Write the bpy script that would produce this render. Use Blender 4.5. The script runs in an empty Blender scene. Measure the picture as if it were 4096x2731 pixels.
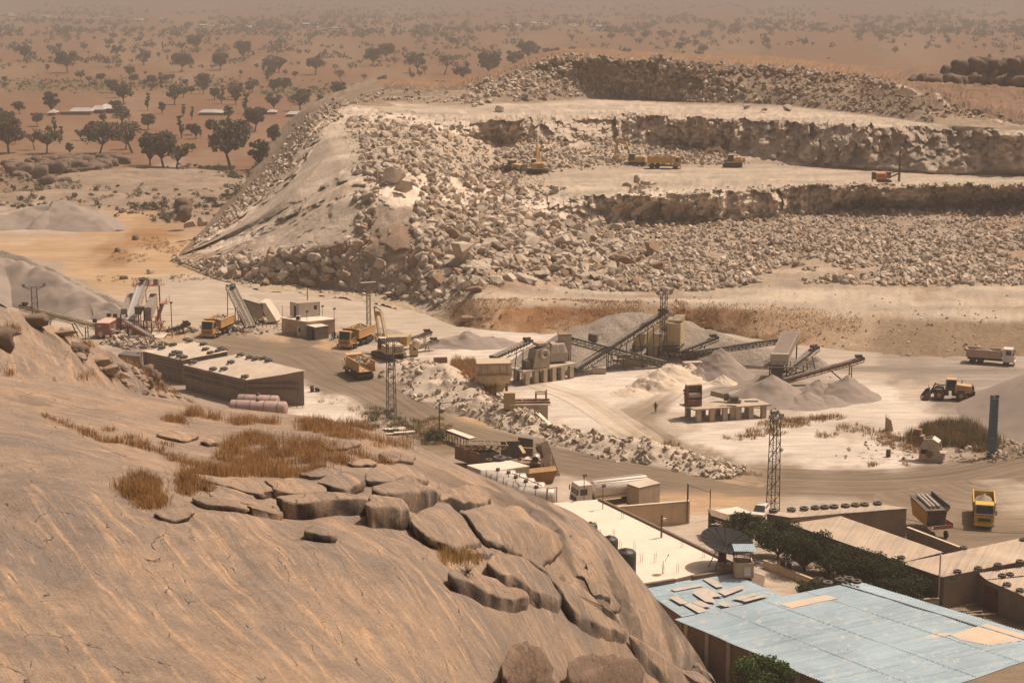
import bpy, bmesh, math, random
import numpy as np
from mathutils import Vector, Matrix
random.seed(7); RS = np.random.RandomState(11)
SC = bpy.context.scene; COL = SC.collection
R = math.radians
# ------------------------------------------------------------------ camera
CAMZ, F, YH = 67.0, 7000.0, -60.0
PITCH = math.atan((1365.5 - YH) / F)
cd = bpy.data.cameras.new('camera'); cam = bpy.data.objects.new('camera', cd); COL.objects.link(cam)
cd.sensor_width = 36.0; cd.lens = 36.0 * F / 4096.0; cd.clip_start = 0.5; cd.clip_end = 80000
cam.location = (0, 0, CAMZ); cam.rotation_euler = (math.pi / 2 - PITCH, 0, 0)
SC.camera = cam
# ------------------------------------------------------------------ light
SUN_EL, SUN_AZ = R(60), R(63)      # azimuth clockwise from +Y
w = bpy.data.worlds.new('World'); SC.world = w; w.use_nodes = True
nt = w.node_tree; bg = nt.nodes['Background']
sky = nt.nodes.new('ShaderNodeTexSky'); sky.sky_type = 'NISHITA'; sky.sun_disc = False
sky.sun_elevation = SUN_EL; sky.sun_rotation = SUN_AZ; sky.dust_density = 8.0; sky.air_density = 1.0
tint = nt.nodes.new('ShaderNodeMix'); tint.data_type = 'RGBA'; tint.blend_type = 'MULTIPLY'
tint.inputs[0].default_value = 1.0; tint.inputs[7].default_value = (1.0, 0.80, 0.64, 1)
nt.links.new(sky.outputs[0], tint.inputs[6]); nt.links.new(tint.outputs[2], bg.inputs[0])
bg.inputs[1].default_value = 0.10
sd = bpy.data.lights.new('sun', 'SUN'); sd.energy = 4.45; sd.angle = R(0.55); sd.color = (1.0, 0.89, 0.785)
so = bpy.data.objects.new('sun', sd); COL.objects.link(so)
sunv = Vector((math.sin(SUN_AZ) * math.cos(SUN_EL), math.cos(SUN_AZ) * math.cos(SUN_EL), math.sin(SUN_EL)))
so.rotation_euler = sunv.to_track_quat('Z', 'Y').to_euler(); so.location = (100, 200, 300)
SC.view_settings.view_transform = 'Standard'; SC.view_settings.look = 'None'
SC.view_settings.exposure = 0.0; SC.view_settings.gamma = 1.0
# ------------------------------------------------------------------ projection of photograph points to places in the world
CP, SP = math.cos(PITCH), math.sin(PITCH)
def ray(u, v):
    a = (np.asarray(u, float) - 2048.0) / F; b = (np.asarray(v, float) - 1365.5) / F
    return a, CP - b * SP, -SP - b * CP
def P(u, v, h=0.0):
    a, b, c = ray(u, v); t = (h - CAMZ) / c
    return np.stack([a * t, b * t, np.zeros_like(a * t) + h], -1)
def PY(u, v, y):                    # point seen at (u,v) at forward distance y
    a, b, c = ray(u, v); t = y / b
    return np.stack([a * t, b * t, CAMZ + c * t], -1)
D = 4096 / 2352.0
def Pd(u, v, h=0.0): return P(np.asarray(u) * D, np.asarray(v) * D, h)
def UP(u, v, vb, ub=None):            # point seen at (u,v) standing above the ground point (ub,vb)
    y = P(u if ub is None else ub, vb)[1]
    return PY(u, v, y)
def proj(p):
    x, y, z = p[..., 0], p[..., 1], p[..., 2] - CAMZ
    dz = y * CP - z * SP
    return 2048 + F * x / dz, 1365.5 - F * (y * SP + z * CP) / dz
# ------------------------------------------------------------------ numpy noise
def _h(ix, iy, iz, s):
    n = (ix * 374761393 + iy * 668265263 + iz * 2147483647 + s * 974711) & 0xffffffff
    n = ((n ^ (n >> 13)) * 1274126177) & 0xffffffff
    n = ((n ^ (n >> 16)) * 2246822519) & 0xffffffff
    return ((n ^ (n >> 15)) & 0xffffff) / float(0xffffff)
def vnoise(p, s=0):
    p = np.asarray(p, float); i = np.floor(p).astype(np.int64); f = p - i; f = f * f * (3 - 2 * f)
    r = 0
    for a in (0, 1):
        for b in (0, 1):
            for c in (0, 1):
                wgt = (f[..., 0] if a else 1 - f[..., 0]) * (f[..., 1] if b else 1 - f[..., 1]) * (f[..., 2] if c else 1 - f[..., 2])
                r = r + wgt * _h(i[..., 0] + a, i[..., 1] + b, i[..., 2] + c, s)
    return r * 2 - 1
def fbm(p, o=4, s=0, g=0.5):
    r = 0; a = 1.0; q = np.asarray(p, float)
    for k in range(o): r = r + a * vnoise(q, s + k * 17); q = q * 2.03 + 3.1; a *= g
    return r
def worley(p, s=0):                  # value of nearest cell (-1..1) and distance
    p = np.asarray(p, float); i = np.floor(p).astype(np.int64)
    best = np.full(p.shape[:-1], 9e9); val = np.zeros(p.shape[:-1])
    for a in (-1, 0, 1):
        for b in (-1, 0, 1):
            for c in (-1, 0, 1):
                jx, jy, jz = i[..., 0] + a, i[..., 1] + b, i[..., 2] + c
                d = (jx + _h(jx, jy, jz, s) - p[..., 0])**2 + (jy + _h(jx, jy, jz, s + 1) - p[..., 1])**2 + (jz + _h(jx, jy, jz, s + 2) - p[..., 2])**2
                m = d < best; best = np.where(m, d, best); val = np.where(m, _h(jx, jy, jz, s + 3), val)
    return val * 2 - 1, np.sqrt(best)
def sstep(a, b, x): t = np.clip((x - a) / (b - a), 0, 1); return t * t * (3 - 2 * t)
# ------------------------------------------------------------------ meshes and things
def mesh_np(name, V, Fq, mats, cols=None, uvs=None, smooth=True, midx=None):
    me = bpy.data.meshes.new(name)
    V = np.asarray(V, float).reshape(-1, 3); n = len(V)
    if isinstance(Fq, np.ndarray):
        k = Fq.shape[1]; loops = Fq.ravel(); starts = np.arange(0, len(loops), k); nf = len(Fq)
    else:
        loops = np.array([i for f in Fq for i in f]); tot = np.array([len(f) for f in Fq]); starts = np.concatenate([[0], np.cumsum(tot)[:-1]]); nf = len(Fq)
    me.vertices.add(n); me.vertices.foreach_set('co', V.ravel())
    me.loops.add(len(loops)); me.loops.foreach_set('vertex_index', loops.astype(np.int32))
    me.polygons.add(nf); me.polygons.foreach_set('loop_start', starts.astype(np.int32))
    if midx is not None: me.polygons.foreach_set('material_index', np.asarray(midx, np.int32))
    me.polygons.foreach_set('use_smooth', np.full(nf, smooth))
    for m in (mats if isinstance(mats, (list, tuple)) else [mats]): me.materials.append(m)
    me.update(calc_edges=True)
    if cols is not None:
        ca = me.color_attributes.new('col', 'FLOAT_COLOR', 'POINT')
        c4 = np.ones((n, 4)); c4[:, :3] = cols; ca.data.foreach_set('color', c4.ravel())
    if uvs is not None:
        ul = me.uv_layers.new(name='uv'); ul.data.foreach_set('uv', np.asarray(uvs)[loops].ravel())
    return me
def link(name, me, parent=None, loc=None):
    o = bpy.data.objects.new(name, me); COL.objects.link(o)
    if parent is not None: o.parent = parent
    if loc is not None: o.location = loc
    return o
def tag(o, label=None, cat=None, group=None, kind=None):
    if label: o['label'] = label
    if cat: o['category'] = cat
    if group: o['group'] = group
    if kind: o['kind'] = kind
    return o
def grid_faces(nr, nc):
    i = np.arange(nr - 1)[:, None] * nc + np.arange(nc - 1)[None, :]
    return np.stack([i, i + 1, i + nc + 1, i + nc], -1).reshape(-1, 4)
class MB:
    "collects simple solids; build() links them as one mesh"
    def __init__(s, off=(0, 0, 0)): s.V = []; s.Fc = []; s.sm = []; s.off = np.array(off, float)
    def add(s, V, Fc, sm=False):
        b = len(s.V); s.V += [tuple(np.asarray(p, float) - s.off) for p in V]
        s.Fc += [tuple(i + b for i in f) for f in Fc]; s.sm += [sm] * len(Fc); return s
    def box(s, c, d, rz=0.0, M=None):
        x, y, z = d[0] / 2, d[1] / 2, d[2] / 2; cs, sn = math.cos(rz), math.sin(rz); V = []
        for k in (-z, z):
            for a, b in ((-x, -y), (x, -y), (x, y), (-x, y)):
                q = (a * cs - b * sn, a * sn + b * cs, k)
                if M is not None: q = tuple(M @ Vector(q))
                V.append((c[0] + q[0], c[1] + q[1], c[2] + q[2]))
        return s.add(V, [(3, 2, 1, 0), (4, 5, 6, 7), (0, 1, 5, 4), (1, 2, 6, 5), (2, 3, 7, 6), (3, 0, 4, 7)])
    def hexa(s, b, t):                # bottom quad, top quad (both counter-clockwise from above)
        return s.add(list(b) + list(t), [(3, 2, 1, 0), (4, 5, 6, 7), (0, 1, 5, 4), (1, 2, 6, 5), (2, 3, 7, 6), (3, 0, 4, 7)])
    def slab(s, quad, th):             # polygon thickened downward
        n = len(quad); t = [tuple(q) for q in quad]; b = [(q[0], q[1], q[2] - th) for q in t]
        return s.add(t + b, [tuple(range(n)), tuple(range(2 * n - 1, n - 1, -1))] + [(i, n + i, n + (i + 1) % n, (i + 1) % n) for i in range(n)])
    def prism(s, poly, d):              # polygon extruded by vector d
        n = len(poly); t = [np.asarray(q, float) for q in poly]; b = [q + np.asarray(d, float) for q in t]
        return s.add(t + b, [tuple(range(n - 1, -1, -1)), tuple(range(n, 2 * n))] + [(i, (i + 1) % n, n + (i + 1) % n, n + i) for i in range(n)])
    def tube(s, p, q, r, n=8, r2=None, caps=True, sm=True):
        p = Vector(p); q = Vector(q); d = (q - p)
        if d.length < 1e-6: return s
        d.normalize(); u = d.orthogonal().normalized(); v = d.cross(u); r2 = r if r2 is None else r2
        V = [tuple(c + (u * math.cos(2 * math.pi * k / n) + v * math.sin(2 * math.pi * k / n)) * rr) for c, rr in ((p, r), (q, r2)) for k in range(n)]
        s.add(V, [(k, (k + 1) % n, n + (k + 1) % n, n + k) for k in range(n)], sm)
        if caps: s.add(V, [tuple(range(n - 1, -1, -1)), tuple(range(n, 2 * n))])
        return s
    def beam(s, p, q, w_, h_=None, up=(0, 0, 1)):
        p = Vector(p); q = Vector(q); d = q - p; h_ = w_ if h_ is None else h_
        if d.length < 1e-6: return s
        d.normalize(); up = Vector(up)
        if abs(d.dot(up)) > 0.98: up = Vector((0, 1, 0))
        a = d.cross(up).normalized() * (w_ / 2); b = a.normalized().cross(d) * (h_ / 2)
        V = [tuple(c + sx * a + sy * b) for c in (p, q) for sx, sy in ((-1, -1), (1, -1), (1, 1), (-1, 1))]
        return s.add(V, [(0, 1, 2, 3), (7, 6, 5, 4), (0, 4, 5, 1), (1, 5, 6, 2), (2, 6, 7, 3), (3, 7, 4, 0)])
    def lathe(s, prof, c, axis='z', n=20, M=None):   # prof: (r, along)
        V = []
        for r, z in prof:
            for k in range(n):
                a = 2 * math.pi * k / n
                q = (r * math.cos(a), r * math.sin(a), z)
                if axis == 'x': q = (q[2], q[0], q[1])
                if axis == 'y': q = (q[0], q[2], q[1])
                if M is not None: q = tuple(M @ Vector(q))
                V.append((q[0] + c[0], q[1] + c[1], q[2] + c[2]))
        m = len(prof)
        return s.add(V, [(i * n + k, i * n + (k + 1) % n, (i + 1) * n + (k + 1) % n, (i + 1) * n + k) for i in range(m - 1) for k in range(n)], True)
    def build(s, name, m, parent=None, label=None):
        me = bpy.data.meshes.new(name); me.from_pydata(s.V, [], s.Fc); me.materials.append(m)
        me.polygons.foreach_set('use_smooth', s.sm)
        bm = bmesh.new(); bm.from_mesh(me); bmesh.ops.recalc_face_normals(bm, faces=bm.faces); bm.to_mesh(me); bm.free()
        o = link(name, me, parent)
        if label: o['label'] = label
        return o
def thing(name, label, cat, loc=(0, 0, 0), rz=0.0, group=None):
    o = bpy.data.objects.new(name, None); COL.objects.link(o); o.empty_display_size = 0.3
    o.location = tuple(float(x) for x in loc); o.rotation_euler = (0, 0, rz)
    return tag(o, label, cat, group)
def copy_thing(o, parent=None):
    c = o.copy(); COL.objects.link(c)
    if parent is not None: c.parent = parent
    for ch in list(o.children): copy_thing(ch, c)
    return c
FONT = {}
def lettering(txt, size, loc, rot, m, parent, ext=0.01, sx=1.0):
    cu = bpy.data.curves.new('lettering', 'FONT'); cu.body = txt; cu.size = size; cu.extrude = ext; cu.align_x = 'CENTER'; cu.align_y = 'CENTER'; cu.offset = size * 0.012
    t = bpy.data.objects.new('tmp', cu); COL.objects.link(t)
    dg = bpy.context.evaluated_depsgraph_get(); me = bpy.data.meshes.new_from_object(t.evaluated_get(dg))
    bpy.data.objects.remove(t); me.materials.clear(); me.materials.append(m); me.name = 'lettering'
    o = link('lettering', me, parent, loc); o.rotation_euler = rot; o.scale = (sx, 1, 1); return o
# ------------------------------------------------------------------ materials
def lin(c): return tuple((x / 255.0) ** 2.2 for x in c)
def mat(name, c, rough=0.8, ribs=None, metal=0.0, var=0.25, scale=2.0, dust=0.0, rust=0.0, bump=0.0, bscale=12.0, streak=0.0, spec=0.3, dustc=(0.52, 0.42, 0.31), rustc=(0.16, 0.07, 0.03), vcol=False, sss=None):
    m = bpy.data.materials.new(name); m.use_nodes = True; n = m.node_tree; L = n.links
    b = n.nodes['Principled BSDF']; b.inputs['Roughness'].default_value = rough; b.inputs['Metallic'].default_value = metal
    b.inputs['Specular IOR Level'].default_value = spec
    tc = n.nodes.new('ShaderNodeTexCoord'); geo = n.nodes.new('ShaderNodeNewGeometry')
    def noise(s, det=5, rgh=0.6, vec=None):
        t = n.nodes.new('ShaderNodeTexNoise'); t.inputs['Scale'].default_value = s; t.inputs['Detail'].default_value = det; t.inputs['Roughness'].default_value = rgh
        L.new(vec or geo.outputs['Position'], t.inputs['Vector']); return t
    def mix(a, bb, fac, mode='MIX'):
        x = n.nodes.new('ShaderNodeMix'); x.data_type = 'RGBA'; x.blend_type = mode
        for k, val in ((0, fac), (6, a), (7, bb)):
            if hasattr(val, 'links') or hasattr(val, 'is_output'): L.new(val, x.inputs[k])
            else: x.inputs[k].default_value = val if k == 0 else (val[0], val[1], val[2], 1)
        return x.outputs[2]
    def ramp(src, lo, hi):
        r = n.nodes.new('ShaderNodeMapRange'); r.inputs[1].default_value = lo; r.inputs[2].default_value = hi; L.new(src, r.inputs[0]); return r.outputs[0]
    if vcol:
        at = n.nodes.new('ShaderNodeAttribute'); at.attribute_name = 'col'; base = at.outputs['Color']
    else:
        rg = n.nodes.new('ShaderNodeRGB'); rg.outputs[0].default_value = (*c, 1); base = rg.outputs[0]
    if var > 0:
        t = noise(scale); f = ramp(t.outputs['Fac'], 0.25, 0.75)
        dk = mix(base, (1 - var * 1.1,) * 3, 1.0, 'MULTIPLY'); lt = mix(base, (1 + var * 0.8,) * 3, 1.0, 'MULTIPLY')
        base = mix(dk, lt, f)
    if streak > 0:
        mp = n.nodes.new('ShaderNodeMapping'); mp.inputs['Scale'].default_value = (2.2, 2.2, 0.12); L.new(geo.outputs['Position'], mp.inputs['Vector'])
        t = noise(1.0, 4, 0.6, mp.outputs[0]); base = mix(base, mix(base, (0.45, 0.4, 0.36), 1.0, 'MULTIPLY'), mix_fac(n, L, ramp(t.outputs['Fac'], 0.5, 0.75), streak))
    if ribs is not None:
        q = n.nodes.new('ShaderNodeVectorRotate'); q.rotation_type = 'Z_AXIS'; q.inputs['Angle'].default_value = -ribs; L.new(geo.outputs['Position'], q.inputs[0]); mp = n.nodes.new('ShaderNodeMapping'); mp.inputs['Scale'].default_value = (.07, 2.6, .3); L.new(q.outputs[0], mp.inputs[0])
        t = noise(1.0, 5, 0.7, mp.outputs[0]); base = mix(base, mix(base, (1.28, 1.22, 1.14), 1.0, 'MULTIPLY'), ramp(t.outputs['Fac'], .42, .68)); base = mix(base, mix(base, (.76, .78, .8), 1.0, 'MULTIPLY'), ramp(t.outputs['Fac'], .44, .3))
    if rust > 0:
        t = noise(scale * 2.3 + 0.7, 6, 0.7); base = mix(base, rustc, ramp(t.outputs['Fac'], 0.72 - rust * 0.4, 0.85 - rust * 0.3))
    if dust > 0:
        sp = n.nodes.new('ShaderNodeSeparateXYZ'); L.new(geo.outputs['Normal'], sp.inputs[0])
        t = noise(1.3, 4); f1 = ramp(sp.outputs['Z'], -0.9, 1.0)
        mm = n.nodes.new('ShaderNodeMath'); mm.operation = 'MULTIPLY'; L.new(f1, mm.inputs[0]); L.new(ramp(t.outputs['Fac'], 0.2, 0.6), mm.inputs[1])
        base = mix(base, dustc, mix_fac(n, L, mm.outputs[0], dust))
    L.new(base, b.inputs['Base Color'])
    if bump > 0:
        t = noise(bscale, 6, 0.65); bp = n.nodes.new('ShaderNodeBump'); bp.inputs['Strength'].default_value = 1.0; bp.inputs['Distance'].default_value = bump
        L.new(t.outputs['Fac'], bp.inputs['Height']); L.new(bp.outputs[0], b.inputs['Normal'])
    return m
def mix_fac(n, L, s, k):
    m = n.nodes.new('ShaderNodeMath'); m.operation = 'MULTIPLY'; L.new(s, m.inputs[0]); m.inputs[1].default_value = k; return m.outputs[0]
# ================================================================== TERRAIN
def terrain_mat(name, s1=0.06, s2=0.5, s3=4.0, bump=0.12, amp=(0.22, 0.22, 0.18), rough=0.95, tracks=0.0, bs=1.6, aniso=False):
    m = bpy.data.materials.new(name); m.use_nodes = True; n = m.node_tree; L = n.links; b = n.nodes['Principled BSDF']
    b.inputs['Roughness'].default_value = rough; b.inputs['Specular IOR Level'].default_value = 0.1
    at = n.nodes.new('ShaderNodeAttribute'); at.attribute_name = 'col'; base = at.outputs['Color']
    geo = n.nodes.new('ShaderNodeNewGeometry'); hs = []
    for k, (s, a) in enumerate(zip((s1, s2, s3), amp)):
        t = n.nodes.new('ShaderNodeTexNoise'); t.inputs['Scale'].default_value = s; t.inputs['Detail'].default_value = 6; t.inputs['Roughness'].default_value = 0.65
        mp = n.nodes.new('ShaderNodeMapping'); mp.inputs['Scale'].default_value = (0.3, 1.3, 1) if k < 2 and (tracks or aniso) else (1, 1, 1); L.new(geo.outputs['Position'], mp.inputs[0]); L.new(mp.outputs[0], t.inputs['Vector'])
        r = n.nodes.new('ShaderNodeMapRange'); r.inputs[1].default_value = 0.25; r.inputs[2].default_value = 0.75; r.inputs[3].default_value = 1 - a; r.inputs[4].default_value = 1 + a * 0.8; r.clamp = False
        L.new(t.outputs['Fac'], r.inputs[0]); x = n.nodes.new('ShaderNodeMix'); x.data_type = 'RGBA'; x.blend_type = 'MULTIPLY'; x.inputs[0].default_value = 1
        L.new(base, x.inputs[6]); L.new(r.outputs[0], x.inputs[7]); base = x.outputs[2]; hs.append(t.outputs['Fac'])
    if tracks:
        uv = n.nodes.new('ShaderNodeUVMap'); uv.uv_map = 'uv'
        mp = n.nodes.new('ShaderNodeMapping'); mp.inputs['Scale'].default_value = (1.1, 0.02, 1); L.new(uv.outputs[0], mp.inputs[0])
        t = n.nodes.new('ShaderNodeTexNoise'); t.inputs['Scale'].default_value = 1; t.inputs['Detail'].default_value = 5; t.inputs['Roughness'].default_value = 0.7; t.inputs['Distortion'].default_value = 0.25; L.new(mp.outputs[0], t.inputs['Vector'])
        r = n.nodes.new('ShaderNodeMapRange'); r.inputs[1].default_value = 0.3; r.inputs[2].default_value = 0.7; r.inputs[3].default_value = 1 - tracks; r.inputs[4].default_value = 1 + tracks * 0.8
        L.new(t.outputs['Fac'], r.inputs[0]); x = n.nodes.new('ShaderNodeMix'); x.data_type = 'RGBA'; x.blend_type = 'MULTIPLY'; x.inputs[0].default_value = 1
        L.new(base, x.inputs[6]); L.new(r.outputs[0], x.inputs[7]); base = x.outputs[2]
    L.new(base, b.inputs['Base Color'])
    t = n.nodes.new('ShaderNodeTexNoise'); t.inputs['Scale'].default_value = bs; t.inputs['Detail'].default_value = 8; t.inputs['Roughness'].default_value = 0.7; L.new(geo.outputs['Position'], t.inputs['Vector'])
    bp = n.nodes.new('ShaderNodeBump'); bp.inputs['Distance'].default_value = bump; L.new(t.outputs['Fac'], bp.inputs['Height']); L.new(bp.outputs[0], b.inputs['Normal'])
    return m
# real-world colours of the ground by kind
GC = dict(W=(0.56, 0.485, 0.40), P=(0.43, 0.355, 0.275), T=(0.42, 0.285, 0.165), O=(0.29, 0.165, 0.08), D=(0.205, 0.155, 0.107), R=(0.20, 0.113, 0.066),
          G=(0.27, 0.22, 0.175), S=(0.33, 0.26, 0.20), B=(0.20, 0.15, 0.10), V=(0.13, 0.105, 0.05), F=(0.235, 0.150, 0.094), N=(0.30, 0.25, 0.21))
# kinds of ground at places of the photograph (2352-wide coordinates, radius)
ANCH = [(u, v, k, r) for v, rr in ((40, 60), (110, 60), (180, 55), (250, 55), (320, 55), (380, 50)) for u in range(-600, 3000, 150) for k, r in [('F' if (u // 150 + v // 60) % 3 == 0 else 'R', rr)]]
ANCH += [(u, 196, 'V', 22) for u in range(-100, 500, 45)] + [(u, 215, 'V', 18) for u in range(600, 900, 40)] + [(u, 118, 'V', 16) for u in range(500, 2400, 90)]
ANCH += [(u, 150, 'F', 20) for u in range(0, 900, 100)]
ANCH += [(40, 400, 'B', 30), (120, 430, 'B', 30), (60, 460, 'B', 30), (200, 450, 'B', 28), (300, 400, 'S', 40), (400, 395, 'S', 40), (300, 440, 'S', 30), (420, 430, 'S', 40), (230, 385, 'S', 30), (360, 470, 'B', 26), (480, 420, 'S', 30),
         (-200, 430, 'B', 80), (-200, 520, 'P', 80), (60, 490, 'P', 30), (150, 500, 'P', 40), (60, 530, 'P', 30), (220, 530, 'T', 30), (120, 560, 'T', 40), (20, 580, 'T', 40), (300, 500, 'T', 30), (340, 540, 'O', 30), (260, 580, 'O', 28), (360, 600, 'T', 36),
         (200, 620, 'T', 40), (300, 640, 'T', 40), (430, 600, 'T', 40), (90, 610, 'S', 24), (160, 650, 'G', 30), (60, 660, 'G', 40), (200, 690, 'G', 26), (100, 720, 'N', 30), (250, 720, 'P', 40), (150, 760, 'P', 40), (420, 680, 'P', 60), (560, 690, 'P', 60), (380, 730, 'P', 40),
         (700, 700, 'P', 60), (850, 720, 'P', 60), (1000, 760, 'P', 50), (930, 740, 'P', 50), (600, 740, 'P', 40), (1150, 800, 'W', 50), (1050, 810, 'W', 40),
         (520, 790, 'D', 36), (600, 810, 'D', 40), (700, 800, 'D', 40), (720, 840, 'D', 40), (760, 880, 'D', 40), (640, 790, 'T', 25), (760, 780, 'T', 30), (380, 770, 'T', 30), (300, 790, 'G', 30),
         (740, 930, 'W', 40), (780, 950, 'W', 40), (830, 930, 'P', 30), (700, 900, 'W', 30), (860, 960, 'S', 30), (960, 870, 'W', 30), (920, 850, 'W', 24),
         (1300, 890, 'W', 60), (1400, 890, 'W', 60), (1350, 950, 'W', 60), (1450, 960, 'P', 40), (1480, 880, 'W', 50), (1250, 870, 'P', 40), (1550, 900, 'W', 40), (1620, 1000, 'W', 40), (1700, 1010, 'W', 50), (1560, 985, 'P', 30),
         (1400, 1010, 'P', 40), (1500, 960, 'D', 24), (1460, 990, 'D', 22), (1520, 1010, 'D', 22), (1600, 1050, 'D', 26), (1800, 960, 'P', 40), (1900, 940, 'W', 60), (2000, 900, 'W', 60), (2050, 940, 'W', 60), (1800, 900, 'G', 50), (1900, 900, 'G', 40), (1750, 870, 'G', 40),
         (1800, 1010, 'W', 60), (1900, 1020, 'W', 70), (2000, 1030, 'W', 50), (1950, 990, 'P', 40), (2050, 1070, 'W', 40), (2150, 1000, 'S', 40), (2200, 1050, 'S', 40), (2100, 850, 'G', 60), (2250, 850, 'N', 60), (2000, 860, 'P', 40), (2100, 900, 'P', 50), (2200, 930, 'G', 60), (2300, 870, 'N', 60), (2320, 960, 'G', 60),
         (1250, 1000, 'D', 30), (1350, 1060, 'D', 40), (1500, 1100, 'D', 40), (1650, 1080, 'D', 40), (1800, 1090, 'D', 50), (2000, 1110, 'D', 50), (2200, 1090, 'D', 50), (2340, 1060, 'D', 50), (1700, 1130, 'T', 40), (1600, 1150, 'T', 50), (1900, 1140, 'P', 50), (2100, 1150, 'D', 60), (2250, 1200, 'D', 60), (2340, 1150, 'P', 50), (2300, 1250, 'D', 60),
         (1000, 930, 'D', 30), (1080, 980, 'T', 30), (900, 880, 'D', 30), (930, 940, 'D', 24), (1050, 1000, 'D', 26), (1180, 1040, 'D', 30), (1250, 1080, 'D', 30), (1300, 1120, 'P', 40), (1450, 1150, 'T', 40), (1550, 1220, 'P', 60), (1650, 1260, 'P', 60), (1750, 1330, 'P', 60),
         (2000, 1300, 'B', 80), (2200, 1400, 'B', 100), (1600, 1500, 'B', 100), (900, 1000, 'S', 40), (1000, 1020, 'B', 40), (800, 1100, 'S', 100), (400, 900, 'S', 80), (100, 900, 'S', 100), (500, 1300, 'S', 300),
         (2600, 900, 'P', 150), (2600, 1100, 'D', 100), (2600, 1300, 'B', 120), (2600, 700, 'P', 200), (-300, 700, 'P', 150), (-300, 1000, 'S', 200)]
_AU = np.array([a[0] for a in ANCH], float); _AV = np.array([a[1] for a in ANCH], float); _AR = np.array([a[3] for a in ANCH], float); _AC = np.array([GC[a[2]] for a in ANCH])
def paint_anchor(u, v, AU, AV, AR, AC, warp=1.0, stretch=0.55):
    out = np.zeros(u.shape + (3,)); q = np.stack([u / 40, v / 16, u * 0], -1)
    u2 = u + 26 * warp * fbm(q, 6, 5, .62); v2 = v + 11 * warp * fbm(q, 6, 9, .62)
    uf, vf = u2.ravel(), v2.ravel(); o = np.zeros((len(uf), 3)); 
    for s in range(0, len(uf), 20000):
        du = (uf[s:s + 20000, None] - AU) * stretch; dv = vf[s:s + 20000, None] - AV
        wt = (AR / (np.sqrt(du * du + dv * dv) + 2.0)) ** 4
        o[s:s + 20000] = (wt @ AC) / wt.sum(1, keepdims=True)
    return o.reshape(u.shape + (3,))
def paint(u, v): return paint_anchor(u / D, v / D, _AU, _AV, _AR, _AC)
def gz(x, y):                          # height of the yard and plain
    p = np.stack([x / 14.0, y / 14.0, x * 0], -1)
    fade = sstep(150, 220, y)
    return 0.10 * fbm(p, 3, 3) * fade
vv = np.concatenate([np.arange(-54, -40, 1.5), np.arange(-40, 60, 3), np.arange(60, 700, 6.5), np.arange(700, 2500, 7.5), np.arange(2500, 3400, 40)])
uu = np.concatenate([np.arange(-3800, -200, 120), np.arange(-200, 4300, 12.0), np.arange(4300, 8000, 120)])
U_, V_ = np.meshgrid(uu, vv); G = P(U_, V_, 0.0); G[..., 2] = gz(G[..., 0], G[..., 1])
near = G[-1].copy(); M_ground = terrain_mat('ground_soil', s1=.09, s2=.55, s3=4, bump=0.10, amp=(.22,.30,.22), aniso=True)
me = mesh_np('ground', G.reshape(-1, 3), grid_faces(len(vv), len(uu))[:, ::-1], M_ground, paint(U_, V_).reshape(-1, 3))
ground = tag(link('ground', me), kind='structure')
# ------------------------------------------------------------------ dirt roads (sheets just above the ground, edges worn into it)
M_road = terrain_mat('dirt_road', s1=0.1, s2=0.7, s3=5, bump=0.06, tracks=0.34, amp=(.16, .16, .12))
def catmull(pts, n):
    pts = [np.array(p, float) for p in pts]; pts = [2 * pts[0] - pts[1]] + pts + [2 * pts[-1] - pts[-2]]; out = []
    for i in range(1, len(pts) - 2):
        for k in range(n):
            t = k / n; a, b, c, d = pts[i - 1:i + 3]
            out.append(0.5 * (2 * b + (c - a) * t + (2 * a - 5 * b + 4 * c - d) * t * t + (3 * b - a - 3 * c + d) * t ** 3))
    out.append(pts[-2]); return np.array(out)
def road(pts, width, col, strength=0.9, lift=0.02, nx=21):
    c = catmull([Pd(a, b) for a, b in pts], 24); t = np.gradient(c, axis=0); t /= np.linalg.norm(t, axis=1)[:, None]
    s = np.concatenate([[0], np.cumsum(np.linalg.norm(np.diff(c, axis=0), axis=1))]); nrm = np.stack([-t[:, 1], t[:, 0], t[:, 2] * 0], -1)
    a = np.linspace(-1, 1, nx); wv = np.interp(np.linspace(0, 1, len(c)), np.linspace(0, 1, len(width)), width)
    V = c[:, None, :] + nrm[:, None, :] * (a[None, :, None] * wv[:, None, None] / 2); V[..., 2] = gz(V[..., 0], V[..., 1]) + lift
    pu, pv = proj(V); base = paint(pu, pv)
    e = np.clip((1 - np.abs(a[None, :])) * 2.6 + 0.25 * fbm(V * 0.3, 3, 2), 0, 1) * strength; ends = np.clip(np.minimum(s, s[-1] - s) / 12, 0, 1)
    f = (e * ends[:, None])[..., None]; f[:, 0] = 0; f[:, -1] = 0
    cc = base * (1 - f) + np.array(col) * f
    uv = np.stack(np.broadcast_arrays(a[None, :] * wv[:, None] / 2, s[:, None]), -1)
    me = mesh_np('dirt_road', V.reshape(-1, 3), grid_faces(len(c), nx)[:, ::-1], M_road, cc.reshape(-1, 3), uv.reshape(-1, 2))
    return tag(link('dirt_road', me), kind='structure')
road([(430, 770), (540, 790), (680, 815), (760, 860), (870, 905), (960, 960), (1080, 1000), (1220, 1040), (1400, 1078), (1600, 1105), (1800, 1108), (2000, 1112), (2200, 1098), (2400, 1055), (2600, 1010)], [10, 14, 15, 14, 12, 12, 14, 16, 17, 17, 16, 16, 16], (0.19, 0.145, 0.10), 0.9)
road([(1560, 890), (1500, 930), (1445, 965), (1490, 1005), (1580, 1050), (1680, 1085), (1780, 1105)], [5, 7, 9, 9, 10, 8], (0.24, 0.185, 0.13), 0.85, lift=0.035)
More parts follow.
